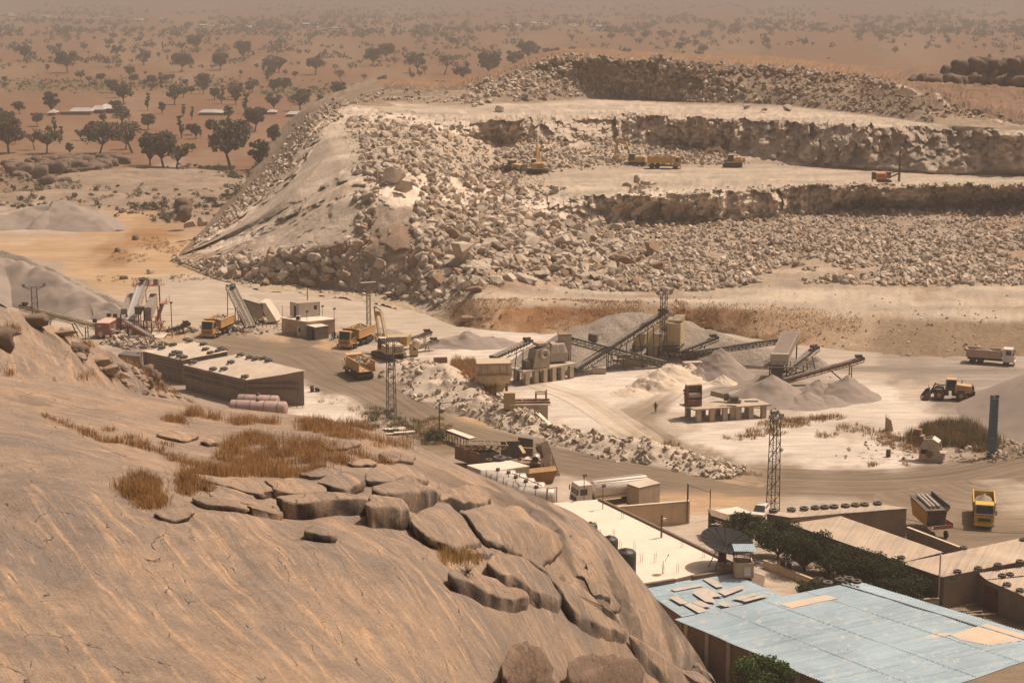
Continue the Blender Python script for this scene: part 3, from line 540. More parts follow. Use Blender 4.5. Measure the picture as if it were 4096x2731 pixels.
rcol = np.where(brn, np.array([.33, .24, .165]), np.array([.44, .365, .285])) * np.clip(tone, .65, 1.3)
rcol = np.where((zid[:, None] == 15) | (zid[:, None] == 22), rcol * np.array([.74, .68, .62]), rcol)
rubble = rock_field('rubble', pos[small], siz[small], rcol[small], 3)
ZL = {}
def zone_label(p, u, r):
    u = float(u); 
    if r >= 8.6: return ('angular boulder in the grey rock heap above the upper quarry bench', 'boulders in the heap on the upper bench')
    if r >= 5.6: return ('angular boulder in the blasted rubble beneath the upper cliff', 'boulders beneath the upper cliff')
    if u < 560: return ('pale block at the lower left end of the quarry slope', 'boulders at the left end of the quarry')
    if u < 980: return ('pale block piled at the foot of the smooth granite flank', 'boulders below the granite flank')
    if u < 1400: return ('pale angular block tumbled down the middle rubble slope', 'boulders on the middle rubble slope')
    return ('pale angular block lying in the broad rubble field below the lower cliff', 'boulders in the lower rubble field')
ZMID = [(z[0] + z[1]) / 2 for z in ZON]
for n_, i in enumerate(big):
    o = link('boulder', rock_mesh(rs.randint(12), M_rock2 if brn[i, 0] else M_rock)); o.location = pos[i]; s = siz[i]
    o.scale = (s * rs.uniform(.85, 1.2), s * rs.uniform(.8, 1.1), s * rs.uniform(.7, 1.0)); o.rotation_euler = (rs.uniform(-.5, .5), rs.uniform(-.5, .5), rs.uniform(0, 6.3))
    pu, pv_ = proj(pos[i]); lb, gp = zone_label(pos[i], pu / D, ZMID[zid[i]]); tag(o, lb, 'boulder', gp)
def boulder(p, s, rz, label, m=None, k=None, tilt=0.15, group=None, sink=0.25, name='boulder'):
    o = link(name, rock_mesh(rs.randint(12) if k is None else k, m or M_rock)); o.location = (p[0], p[1], p[2] + (0.5 - sink) * s[2]); o.scale = s; o.rotation_euler = (rs.uniform(-tilt, tilt), rs.uniform(-tilt, tilt), rz)
    return tag(o, label, 'boulder', group)
# single blocks one can pick out
fl2 = lambda u, v, h: Pd(u, v, h)
for (u, v, h, sx, sy, sz, lb, m) in [(1468, 432, 16, 3.6, 3, 2.6, 'squared block leaning at the left of the stack on the quarry floor', M_rock), (1440, 430, 16, 3.2, 3, 2.6, 'leftmost block of the stacked blocks on the quarry floor', M_rock), (1495, 430, 16, 4.2, 3.4, 3.2, 'big squared block at the right of the stack on the quarry floor', M_rock), (1463, 419, 17.5, 2.6, 2.4, 3.4, 'upright block behind the stack on the quarry floor', M_rock),
     (1482, 424, 19, 3, 2.6, 2.0, 'flat block lying on top of the stack on the quarry floor', M_rock), (1480, 434, 16, 3.2, 2.2, 2, 'low rounded block in front of the stack on the quarry floor', M_rock),
     (1146, 258, 28, 4.6, 3.8, 3.6, 'lone squared boulder standing on the upper bench', M_rock), (1108, 243, 28, 4.4, 3, 3, 'pale boulder at the front of a pair beside the lone squared boulder', M_rock), (1090, 247, 28, 3.8, 2.6, 2.6, 'pale wedge boulder left of the pair on the upper bench', M_rock), (1208, 226, 29, 5.2, 3.4, 3, 'large pale boulder at the foot of the upper heap', M_rock),
     (1712, 250, 28, 4.2, 3.6, 2.6, 'pale boulder on the upper bench below the dark cliff', M_rock), (1758, 258, 28, 3.8, 3, 3, 'pale blocky boulder right of others on the upper bench edge', M_rock), (1810, 255, 28, 6, 4, 4, 'largest pale boulder on the right part of the upper bench', M_rock),
     (1495, 585, 6.2, 6.6, 6, 6.4, 'large brown pointed boulder in the lower rubble field', M_rock2), (1437, 608, 6, 6.4, 5, 5, 'large brown blocky boulder left of the pointed one', M_rock2), (1292, 560, 9, 8, 6, 5, 'biggest tilted pale slab on the rubble slope', M_rock), (1460, 652, 4.6, 6, 4, 3, 'brown slab half buried at the rubble toe', M_rock2), (1660, 612, 4.6, 5.6, 3.6, 3, 'pale rounded boulder at the rubble toe beside two others', M_rock), (1590, 610, 4.6, 5.2, 4, 3.6, 'pale round boulder at the rubble toe right of the brown ones', M_rock), (1555, 648, 4.6, 6, 4, 3.0, 'wide pale boulder at the very foot of the rubble', M_rock), (1510, 622, 4.8, 5, 4, 4, 'dusty boulder right of the pointed brown one', M_rock2),
     (1075, 742, 0.5, 4.6, 3.6, 3.0, 'lone squared boulder at the foot of the grassy bank', M_rock2), (1090, 672, 5.6, 5, 3.5, 2.6, 'brown boulder bedded in the slope above the bank', M_rock2), (1060, 590, 10, 7, 6, 6, 'large pale boulder on the middle slope', M_rock), (905, 420, 21, 9, 7, 8, 'tall split granite face left standing in the rubble', M_rock), (930, 440, 20, 6, 6, 6, 'granite face beside the tall split one', M_rock),
     (311, 551, 0, 2.0, 1.8, 1.9, 'dark lone boulder on the orange ground left of the quarry', M_dark), (270, 578, 0, 2.2, 1.6, 1.5, 'flat boulder on the orange ground further left', M_dark), (285, 641, 0, 2.2, 1.4, 1.2, 'rounded dark boulder above the screening plant', M_dark), (345, 628, 0, 2.4, 2, 2, 'squared boulder behind the screening tower', M_rock), (395, 640, 0, 1.8, 1.8, 2, 'pale pointed boulder right of the screening tower', M_rock),
     (437, 528, 3, 4.6, 4, 5, 'tall pale boulder at the left foot of the quarry', M_rock), (425, 500, 3.5, 4, 4, 4.6, 'dark shaded boulder behind the tall pale one', M_dark), (465, 520, 3.5, 4.4, 4, 4.6, 'pale split boulder right of the tall one', M_rock), (420, 480, 1, 8, 5, 4.5, 'huge dark boulder among the scrub beside the quarry', M_dark)]:
    boulder(fl2(u, v, h), (sx, sy, sz), rs.uniform(0, 6), lb, m)
# dark boulder outcrop at the left, in front of the plain
def far_rocks(lst, label, group, m, base_h=None, sc=1.0, cat='boulder'):
    for (u, v, wpx, hpx) in lst:
        p = Pd(u, v, 0.0 if base_h is None else base_h(u, v)); s = F / (p[1] * 1.02) / D
        w_ = wpx / s * sc; h_ = hpx / s * sc
        boulder(p, (w_ * 1.1, w_ * rs.uniform(.6, .9), h_ * 1.0), rs.uniform(-.4, .4), label, m, tilt=0.2, group=group, sink=0.18)
LB = []
for k in range(46):
    u = rs.uniform(8, 260); v = rs.uniform(372, 388) + (250 - u) * rs.uniform(0, .12); LB.append((u, v, rs.uniform(20, 44), rs.uniform(14, 28)))
LB += [(262, 372, 40, 24), (285, 376, 38, 22), (235, 374, 34, 26), (205, 378, 32, 26), (180, 372, 30, 24), (150, 372, 50, 24), (120, 376, 46, 24), (130, 398, 46, 40), (95, 410, 40, 36), (60, 402, 40, 30), (110, 425, 40, 30), (150, 425, 30, 24), (200, 392, 30, 22), (30, 392, 40, 24)]
far_rocks(LB, 'dark weathered boulder heaped in the outcrop at the edge of the plain', 'dark boulders of the left outcrop', M_dark)
p_, s_, c_ = [], [], []
for k in range(1000):
    u, v = rs.uniform(-20, 540), rs.uniform(385, 500)
    if v > 480 - u * 0.02 and u < 260: continue
    p_.append(Pd(u, v, 0.1)); s_.append(.4 + 3.0 * rs.uniform() ** 2.5); c_.append(np.array([.19, .14, .10]) * rs.uniform(.7, 1.5))
rock_field('scattered_stones', np.array(p_), np.array(s_), np.array(c_), 9)
# pale granite whaleback behind the left pile
def mound(name, c, ax, ay, h, rz, m, n=40, col=None, amp_=.25, seed=0, peak=0.0, base=0.0, mod=None):
    a = np.linspace(0, 1, n); th = np.linspace(0, 2 * np.pi, 2 * n, endpoint=False); A, T = np.meshgrid(a, th, indexing='ij')
    prof = (1 - A) ** 1.0 if peak else np.clip(1 - A ** 2, 0, 1)
    if peak: prof = np.sqrt((1 - A) ** 2 + peak ** 2) - peak; prof = prof / prof.max() 
    x = A * ax * np.cos(T); y = A * ay * np.sin(T); cs, sn = math.cos(rz), math.sin(rz)
    V = np.stack([c[0] + x * cs - y * sn, c[1] + x * sn + y * cs, base + h * prof], -1)
    nz = fbm(V * (2.2 / max(ax, ay)) * 2, 4, 200 + seed); V[..., 2] += nz * h * amp_ * (1 - A ** 3) ; V[..., :2] += (nz * amp_ * 0.5)[..., None] * (V[..., :2] - np.array(c[:2])) * 0.6
    if mod is not None: V = mod(V, A)
    V[-1, :, 2] = base - 0.3
    i = np.arange(n - 1)[:, None] * (2 * n); j = np.arange(2 * n)[None]; j2 = (j + 1) % (2 * n)
    Fq = np.stack([i + j, i + 2 * n + j, i + 2 * n + j2, i + j2], -1).reshape(-1, 4)
    return mesh_np(name, V.reshape(-1, 3), Fq, m, None if col is None else np.tile(col, (V.size // 3, 1)))
M_whale = mat('pale_granite', (0.29, 0.22, 0.16), rough=0.9, var=0.3, scale=0.09, bump=0.3, bscale=0.8, spec=0.1, dustc=(.2, .14, .1), rust=0.25, rustc=(.17, .12, .085))
for k, (u, v, ax, ay, h, rz) in enumerate([(330, 415, 36, 34, 3.5, .1), (430, 430, 26, 30, 2.6, -.2), (120, 452, 26, 14, 1.8, .1), (330, 462, 24, 12, 1.6, .15), (470, 450, 16, 16, 2, 0)]):
    c = Pd(u, v, 0); o = link('granite_whaleback', mound('granite_whaleback', c, ax, ay, h, rz, M_whale, amp_=.22, seed=k)); tag(o, kind='structure')
# outcrop at the upper right
OC = []
for k in range(56):
    u = rs.uniform(2100, 2420); v = 196 - (u - 2110) * 0.02; OC.append((u, v + rs.uniform(-4, 3), rs.uniform(30, 60), rs.uniform(18, 30)))
OC += [(2240, 158, 60, 30), (2210, 165, 60, 36), (2262, 170, 70, 44), (2300, 172, 60, 46), (2340, 172, 60, 50), (2180, 182, 60, 34), (2150, 188, 50, 22), (2130, 194, 40, 16), (2330, 150, 40, 22), (2285, 150, 36, 18), (2390, 170, 70, 54), (2440, 172, 70, 50), (2200, 186, 44, 26), (2230, 190, 50, 30), (2300, 192, 46, 30), (2350, 195, 50, 30)]
hb_ = Pd(2250, 190, 33.5)[1]
for (u, v, wpx, hpx) in OC:
    p = PY(u * D, (v + 1) * D, hb_ + rs.uniform(-8, 4)); s = F / p[1] / D; w_ = wpx / s * .85
    boulder(p, (w_, w_ * .9, hpx / s * 1.45), rs.uniform(-.9, .9), 'big dark rounded boulder of the outcrop on the right hand hill', M_dark, tilt=.25, group='dark boulders of the right hand outcrop', sink=.36)
# ------------------------------------------------------------------ rubble berm beside the road
def ridge_mesh(name, pts, width, height, m, col, seed=0, na=26, nper=20, amp_=.35, sharp=1.3):
    c = catmull(pts, nper); t = np.gradient(c, axis=0); t /= np.linalg.norm(t, axis=1)[:, None]; nr = np.stack([-t[:, 1], t[:, 0], t[:, 0] * 0], -1)
    a = np.linspace(-1, 1, na); f = np.linspace(0, 1, len(c)); wv = np.interp(f, np.linspace(0, 1, len(width)), width); hv = np.interp(f, np.linspace(0, 1, len(height)), height)
    V = c[:, None] + nr[:, None] * (a[None, :, None] * wv[:, None, None] / 2); prof = (1 - np.abs(a) ** sharp)
    nz = fbm(V * 0.35, 4, 300 + seed); V[..., 2] += hv[:, None] * prof[None] * (1 + amp_ * nz) + 0.25 * nz * prof[None] - 0.05; V[..., :2] += (nr[:, None, :2]) * (fbm(V * 0.2, 3, 310 + seed) * 0.35 * amp_ * wv[:, None])[..., None]
    V[:, 0, 2] = c[:, 2] - .3; V[:, -1, 2] = c[:, 2] - .3
    return mesh_np(name, V.reshape(-1, 3), grid_faces(len(c), na)[:, ::-1], m, np.tile(col, (V.size // 3, 1))), V
M_spoil = terrain_mat('spoil', s1=.3, s2=1.5, s3=8, bump=.15, bs=3)
BER = [([Pd(*q) for q in ((925, 848), (985, 868), (1040, 905), (1090, 935), (1150, 958), (1230, 985), (1310, 1010))], [12, 15, 13, 9, 8, 7], [1.3, 2.6, 3.0, 2.4, 1.8, 1.2]),
       ([Pd(*q) for q in ((1290, 1002), (1370, 1025), (1450, 1040), (1530, 1058), (1620, 1075), (1700, 1088))], [7, 8, 9, 10, 9, 5], [1.2, 1.6, 1.8, 1.6, 1.3, .4])]
bp_, bs_, bc_ = [], [], []
for k, (pts, wd, ht) in enumerate(BER):
    me, V = ridge_mesh('spoil_bank', pts, wd, ht, M_spoil, (.52, .43, .335), k); tag(link('spoil_bank', me), kind='structure')
    for q in range(900 if k == 0 else 620):
        i, j = rs.randint(V.shape[0]), rs.randint(V.shape[1]); s = rs.uniform(0, 1) ** 2.2 * 1.25 + .28; bp_.append(V[i, j] + rs.normal(0, .25, 3) * np.array([1, 1, 0]) + np.array([0, 0, s * .12])); bs_.append(s); bc_.append(np.array([.47, .39, .30]) * rs.uniform(.65, 1.25))
bp_, bs_, bc_ = np.array(bp_), np.array(bs_), np.array(bc_); rock_field('rock_spoil', bp_, bs_, bc_, 13)
# small heaps of broken stone near the plant at the left
def heap(u, v, n, r, smax, seed, squash=.5):
    c = Pd(u, v); rr = np.random.RandomState(seed); ang = rr.uniform(0, 6.3, n); rad = np.sqrt(rr.uniform(0, 1, n)) * r
    s = rr.uniform(0, 1, n) ** 1.6 * smax + .3; z = np.clip(1 - rad / r, 0, 1) * r * .4
    return np.stack([c[0] + rad * np.cos(ang), c[1] + rad * np.sin(ang) * squash, z + s * .2], -1), s
hp_, hs_ = zip(*[heap(420, 762, 60, 3.2, 1.6, 1), heap(405, 768, 40, 3.5, 1.3, 2, .8), heap(285, 790, 80, 4.5, 1.5, 3), (heap(310, 796, 60, 4, 1.4, 4)), heap(345, 800, 60, 5, 1.2, 5), heap(255, 775, 30, 4, 1.6, 6), heap(560, 765, 60, 5, .8, 7), heap(600, 757, 40, 6, .7, 8), heap(940, 838, 40, 3, .9, 9), heap(2330, 1045, 50, 5, 1.0, 10), heap(2240, 1055, 40, 5, .9, 11), heap(2010, 1045, 30, 6, .6, 12)])
hp_, hs_ = np.concatenate(hp_), np.concatenate(hs_); rock_field('broken_stone', hp_, hs_, np.array([.44, .36, .28]) * rs.uniform(.7, 1.2, len(hp_))[:, None], 14)
# ------------------------------------------------------------------ gravel piles
M_grav = mat('grey_gravel', (0.285, 0.235, 0.195), rough=0.95, var=0.12, scale=0.4, bump=0.05, bscale=9, spec=.05)
M_sand = mat('pale_stone_dust', (0.55, 0.455, 0.35), rough=0.95, var=0.14, scale=0.5, bump=0.08, bscale=3, spec=.05)
M_coarse = mat('coarse_aggregate', (0.31, 0.26, 0.21), rough=0.95, var=0.4, scale=2.2, bump=0.35, bscale=2.6, spec=.05)
def pile(u, v, r, h, label, m=M_grav, sy=1.0, rz=0.0, peak=.12, amp_=.1, seed=None, name='gravel_pile', px=False):
    c = Pd(u, v); me = mound(name, c, r, r * sy, h, rz, m, n=30, peak=peak, amp_=amp_, seed=seed if seed is not None else int(u) % 97)
    return tag(link(name, me), label, 'gravel pile')
pile(1772, 916, 7.4, 4.2, 'large smooth cone of grey gravel below the inclined screen hopper', amp_=.05)
pile(1850, 925, 5.5, 1.9, 'low gravel pile merging into the right side of the large cone', amp_=.1)
pile(1944, 910, 6.0, 3.6, 'gravel cone under the right hand discharge conveyor', amp_=.06)
pile(1880, 905, 4.5, 2.4, 'gravel hump between the two cones at the right plant', amp_=.1)
pile(1900, 925, 4.2, 1.4, 'low gravel hump in front of the discharge conveyor', amp_=.1)
pile(1655, 862, 6.2, 5.2, 'gravel cone beneath the long conveyor legs', amp_=.06)
pile(1605, 868, 3.2, 2.0, 'small gravel hump left of the cone beneath the long conveyor', amp_=.12)
pile(1660, 880, 2.6, 1.5, 'tiny pale sand pile at the long conveyor footing', M_sand)
pile(1873, 846, 3.4, 2.4, 'gravel cone under the short steep conveyor', amp_=.08)
pile(1700, 826, 9, 1.8, 'low mound of dark coarse stone behind the long conveyor', M_coarse, sy=.8, amp_=.25)
pile(1078, 792, 9.5, 2.6, 'isolated low gravel pile left of the main plant', amp_=.15, sy=.6)
pile(1130, 790, 6, 1.6, 'gravel hump trailing right of the isolated low pile', amp_=.15, sy=.7)
pile(1510, 890, 5.5, 3.0, 'dusty mound with a dug hollow below the crossing conveyors', M_sand, amp_=.16)
pile(1545, 868, 6.5, 2.6, 'pale dust bank below the screen house', M_sand, amp_=.14)
pile(1450, 905, 4, 1.1, 'low pale dust heap in front of the main plant', M_sand, amp_=.16)
pile(1585, 862, 3.2, 2.2, 'pale dust hump beside the concrete block', M_sand, amp_=.16)
pile(2592, 958, 27, 14.5, 'huge smooth gravel stockpile running off the right edge', amp_=.03, peak=.05)
pile(840, 772, 8, 2.2, 'grey dust heap behind the control building', M_grav, amp_=.12)
pile(870, 768, 5, 1.5, 'dust hump behind the loaded dump truck', M_grav, amp_=.12)
me, V = ridge_mesh('gravel_pile', [Pd(*q) for q in ((1150, 862), (1260, 838), (1380, 812), (1470, 800), (1560, 806), (1660, 815), (1780, 830), (1850, 842))], [8, 18, 30, 32, 28, 20, 12, 6], [.4, 2.6, 6.0, 7.0, 5.8, 3.6, 1.8, .4], M_coarse, (1, 1, 1), 33, na=40, amp_=.05, sharp=1.35)
tag(link('gravel_pile', me), 'big grey aggregate stockpile behind the main crushing plant', 'gravel pile')
# left hand stockpile beside the haul road, and the pale pile on the far flat
for k, (pts, wd, ht, lb, m) in enumerate([(((-120, 700), (-20, 672), (60, 676), (150, 702), (230, 722), (270, 735)), [30, 30, 22, 18, 12, 5], [8, 8.5, 7, 5.5, 3, .8], 'tall dug out gravel stockpile behind the left conveyor', M_grav), (((-60, 612), (20, 606), (110, 640), (210, 690), (300, 712)), [8, 9, 9, 9, 5], [2.6, 3, 2.6, 2.6, 1], 'long brown berm along the left haul road', M_coarse),
      (((-60, 528), (60, 516), (140, 512), (220, 524), (270, 532)), [10, 26, 34, 20, 6], [1.5, 4.5, 6.6, 3, .5], 'wide pale gravel stockpile on the far left flat', M_grav), (((150, 735), (210, 726), (262, 728), (300, 745)), [6, 9, 8, 4], [1, 2.8, 2.6, .6], 'rounded grey gravel bank behind the red container', M_grav)]):
    me, V = ridge_mesh('gravel_pile', [Pd(*q) for q in pts], wd, ht, m, (1, 1, 1), 40 + k, na=36, amp_=.07, sharp=1.25); tag(link('gravel_pile', me), lb, 'gravel pile')
# ================================================================== SLABS AND BLOCKS ON THE DOME
def slab_block(pts, hpx, label, group=None, dome_f=on_dome, bulge=0.0, name='rock_slab', seed=0, scale=D, sink=.35, cat='rock', rough=1.0):
    pts = [np.array(p, float) * scale for p in pts]; n = len(pts); c2 = sum(pts) / n
    pl = []
    for i in range(n):                                 # rounded, wobbly outline
        a, b = pts[i], pts[(i + 1) % n]
        for t in (0.1, 0.3, .5, .7, 0.9): pl.append(a * (1 - t) + b * t)
    pl = np.array(pl); pl = (np.roll(pl, 1, 0) + 6 * pl + np.roll(pl, -1, 0)) / 8
    hpx *= scale * 1.12; base = []
    for u, v in pl: base.append(dome_f(u, v + hpx))
    base = np.array(base); s = F / base[:, 1].mean(); h = hpx / (s * 0.95)
    cen = dome_f(c2[0], c2[1] + hpx); top_n = []
    rings = []
    for f, z in ((0.94, -sink), (.96, 0.10 * h), (1.0, .45 * h), (1.0, .86 * h), (.98, .97 * h), (.93, 1.0 * h)): 
        rg = cen + (base - cen) * f; rg = rg.copy(); rg[:, 2] = (cen + (base - cen) * min(f, 1.0))[:, 2] + z; rings.append(rg)
    for f in (.75, .5, .25, .02):
        rg = cen + (base - cen) * f; rg[:, 2] += h + bulge * (1 - f ** 2); rings.append(rg)
    V = np.array(rings); m = len(pl)
    dn = fbm(V * 1.3, 4, 500 + seed); cwv, _ = worley(V * 0.7, 501 + seed); out = V - cen; out[..., 2] *= .3; ln = np.linalg.norm(out, axis=-1, keepdims=True) + .3
    wgt = np.array([.3, .9, 1.2, 1, .8, .6, .5, .4, .3, .2])[:, None]
    V = V + out / ln * ((0.14 * dn + 0.24 * cwv) * wgt * rough)[..., None]; V[..., 2] += 0.07 * fbm(V * .8, 3, 510 + seed) * wgt * rough
    nr = len(rings); i = np.arange(nr - 1)[:, None] * m; j = np.arange(m)[None]; j2 = (j + 1) % m
    Fq = np.stack([i + j, i + j2, i + m + j2, i + m + j], -1).reshape(-1, 4)
    col = np.zeros((nr, m, 3)); col[..., 0] = 1; st_ = sstep(-.25, .45, fbm(V * np.array([1.1, 1.1, .25]), 3, 520 + seed)); col[:4, :, 1] = .95 * st_[:4]; col[4, :, 1] = .3 * st_[4]; col = col.reshape(-1, 3)  # streaky weathering stain on the sides, deepened to paint in shaded block fronts
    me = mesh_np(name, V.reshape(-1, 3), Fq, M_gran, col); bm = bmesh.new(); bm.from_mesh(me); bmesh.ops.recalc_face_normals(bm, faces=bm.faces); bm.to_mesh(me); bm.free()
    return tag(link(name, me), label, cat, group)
SLABS = [([(450,1100),(500,1093),(560,1092),(610,1098),(645,1115),(600,1125),(520,1120),(460,1112)],14,'long thin granite slab below the dry grass at the left of the broken step'),
 ([(605,1098),(700,1092),(740,1100),(758,1112),(740,1122),(660,1118),(620,1110)],20,'granite slab with a dark front right of the long thin slab'),
 ([(730,1098),(760,1085),(800,1080),(830,1090),(835,1105),(800,1118),(760,1110)],24,'squarish granite slab in the middle of the upper step'),
 ([(838,1090),(870,1075),(930,1072),(975,1090),(985,1105),(940,1110),(880,1112),(840,1108)],14,'smooth granite slab at the right of the upper step below grass'),
 ([(850,1120),(920,1107),(985,1112),(1016,1130),(1005,1146),(950,1150),(880,1142),(855,1132)],44,'thick overhanging granite block above a dark hollow'),
 ([(1000,1128),(1040,1118),(1090,1130),(1130,1150),(1120,1165),(1060,1160),(1010,1150)],30,'rounded granite ledge right of the dark hollow'),
 ([(425,1140),(455,1128),(520,1118),(565,1125),(600,1138),(560,1143),(470,1145)],7,'flat cracked slab at the left end of the step'),
 ([(470,1148),(540,1142),(610,1143),(638,1160),(630,1175),(560,1180),(500,1165)],14,'flat slab in front of the cracked slab'),
 ([(450,1165),(500,1158),(545,1172),(570,1188),(560,1200),(510,1195),(465,1178)],13,'tapering slab at the lower left of the step'),
 ([(570,1190),(605,1182),(645,1184),(648,1195),(600,1200),(575,1200)],15,'small block at the foot of the step beside the tapering slab'),
 ([(357,1200),(380,1192),(420,1190),(452,1200),(445,1212),(400,1214),(370,1210)],9,'isolated flat slab below the round grass clump'),
 ([(638,1150),(690,1138),(770,1133),(830,1138),(852,1155),(850,1162),(780,1162),(700,1165),(645,1160)],36,'longest granite block with a stained and shade-painted vertical front'),
 ([(850,1155),(890,1148),(925,1165),(945,1187),(890,1178),(838,1176)],46,'dark angular granite block right of the longest block'),
 ([(945,1205),(975,1185),(1010,1177),(1040,1190),(1075,1230),(1105,1262),(1085,1280),(1040,1278),(985,1250),(950,1225)],26,'great tilted granite boulder with a flat sunlit top'),
 ([(1048,1188),(1085,1170),(1140,1167),(1200,1182),(1240,1218),(1285,1262),(1298,1282),(1240,1290),(1180,1280),(1130,1262),(1090,1225)],15,'great domed granite boulder behind the flat topped one'),
 ([(1068,1285),(1100,1270),(1130,1280),(1132,1293),(1110,1300),(1080,1296)],12,'small grey stone wedged below the flat topped boulder'),
 ([(1032,1345),(1070,1325),(1110,1335),(1170,1365),(1210,1385),(1215,1395),(1150,1388),(1090,1378),(1045,1362)],32,'sunlit granite block under the bare dry shrub'),
 ([(1115,1310),(1160,1285),(1210,1290),(1260,1330),(1288,1370),(1285,1385),(1230,1380),(1180,1350),(1140,1330)],34,'sloping granite slab beside the block with the dry shrub'),
 ([(1205,1288),(1260,1310),(1330,1350),(1400,1410),(1440,1445),(1430,1458),(1370,1440),(1310,1400),(1290,1365),(1250,1320)],32,'long sloping granite slab running down to the right'),
 ([(1440,1450),(1500,1480),(1560,1520),(1640,1560),(1700,1592),(1640,1594),(1560,1562),(1490,1505)],32,'lowest long granite slab beside the blue roofed shed'),
 ([(1322,1330),(1350,1318),(1390,1350),(1430,1395),(1400,1400),(1360,1375)],10,'leaning flake of granite on the steep flank'),
 ([(703,1242),(725,1233),(765,1250),(769,1258),(740,1257),(710,1250)],17,'lone brick shaped stone lying on the bare rock slope'),
 ([(1590,1536),(1612,1530),(1640,1548),(1650,1556),(1620,1556)],8,'loose stone at the foot of the steep flank'),
 ([(362,988),(400,984),(445,992),(450,1000),(420,1003),(385,999)],7,'flat slab at the left end of the grass'),
 ([(458,1008),(480,1000),(505,1006),(508,1012),(480,1016)],8,'small rounded stone among the grass'),
 ([(690,1075),(730,1068),(790,1075),(780,1086),(720,1087)],7,'flat slab showing through the grass'),
 ([(800,1062),(850,1055),(870,1065),(850,1076),(810,1074)],7,'flat slab at the right side of the grass'),
 ([(870,1040),(920,1035),(960,1050),(945,1066),(890,1062)],8,'pale slab beyond the grass near the crest'),
 ([(740,1020),(790,1012),(830,1020),(815,1032),(760,1032)],6,'pale slab inside the upper grass')]
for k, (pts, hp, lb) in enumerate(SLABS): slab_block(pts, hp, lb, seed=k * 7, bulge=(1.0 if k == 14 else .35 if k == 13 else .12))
for k, (pts, hp, lb) in enumerate([([(1148,1545),(1180,1510),(1205,1492),(1250,1494),(1262,1530),(1275,1570),(1230,1585),(1160,1580)], 60, 'rough brown boulder at the bottom edge, left of two'), ([(1300,1548),(1340,1515),(1400,1503),(1460,1505),(1477,1530),(1474,1590),(1400,1605),(1320,1590)], 60, 'rough brown boulder at the bottom edge, right and larger')]):
    o = slab_block(pts, hp, lb, seed=300 + k, bulge=.5, name='boulder', rough=2.6, cat='boulder'); o.data.materials[0] = mat('brown_boulder', (.175, .115, .075), var=.4, scale=1.2, bump=.25, bscale=2.5)
rl = np.random.RandomState(21)
for k in range(64):
    t = rl.uniform(0, 1); u = 300 + t * 460 + rl.normal(0, 26); v = np.interp(u, [250, 420, 560, 700, 800], [1375, 1455, 1535, 1612, 1660]) + rl.uniform(-26, 46); sz = rl.uniform(.5, 1.5) * (1.25 if rl.rand() < .25 else .8)
    p = on_ridge(u, v); boulder(p, (sz * 1.7, sz * rl.uniform(.8, 1.3), sz * rl.uniform(.6, 1)), rl.uniform(0, 6), 'weathered stone strewn down the rocky ridge above the block building', M_whale if k % 3 else M_dark, tilt=.4, group='stones on the left ridge', sink=.3, name='stone')
for (u, v, sx, sy, sz, lb) in [(30, 1352, 4.2, 2.6, 1.8, 'large rounded boulder at the left edge of the ridge'), (4, 1385, 2.6, 2, 2.6, 'dark upright boulder cut by the left edge'), (250, 1365, 4, 1.6, 1.3, 'long overhanging ledge on the ridge'), (312, 1418, 2.6, 1.6, 1.5, 'brown block below the ledge on the ridge'), (395, 1462, 3.4, 2, 2.2, 'pale cleft boulder in the middle of the ridge stones'), (430, 1500, 3.2, 2, 2.2, 'rounded boulder below the cleft boulder'), (478, 1512, 4.6, 1.8, 1.5, 'long tilted pale flake among the ridge stones'), (592, 1520, 2, 1.8, 2, 'dark round stone, upper of three by the dry grass'), (612, 1540, 1.9, 1.6, 2.2, 'dark round stone, right of three by the dry grass'), (590, 1545, 1.8, 1.5, 1.6, 'dark round stone, lower of three by the dry grass'), (130, 1290, 4, 1.8, 1.4, 'dark rounded ledge near the ridge crest')]:
    boulder(on_ridge(u, v), (sx, sy, sz), rl.uniform(-.5, .5), lb, M_dark if 'dark' in lb or 'brown' in lb else M_whale, tilt=.2, sink=.25, name='stone')
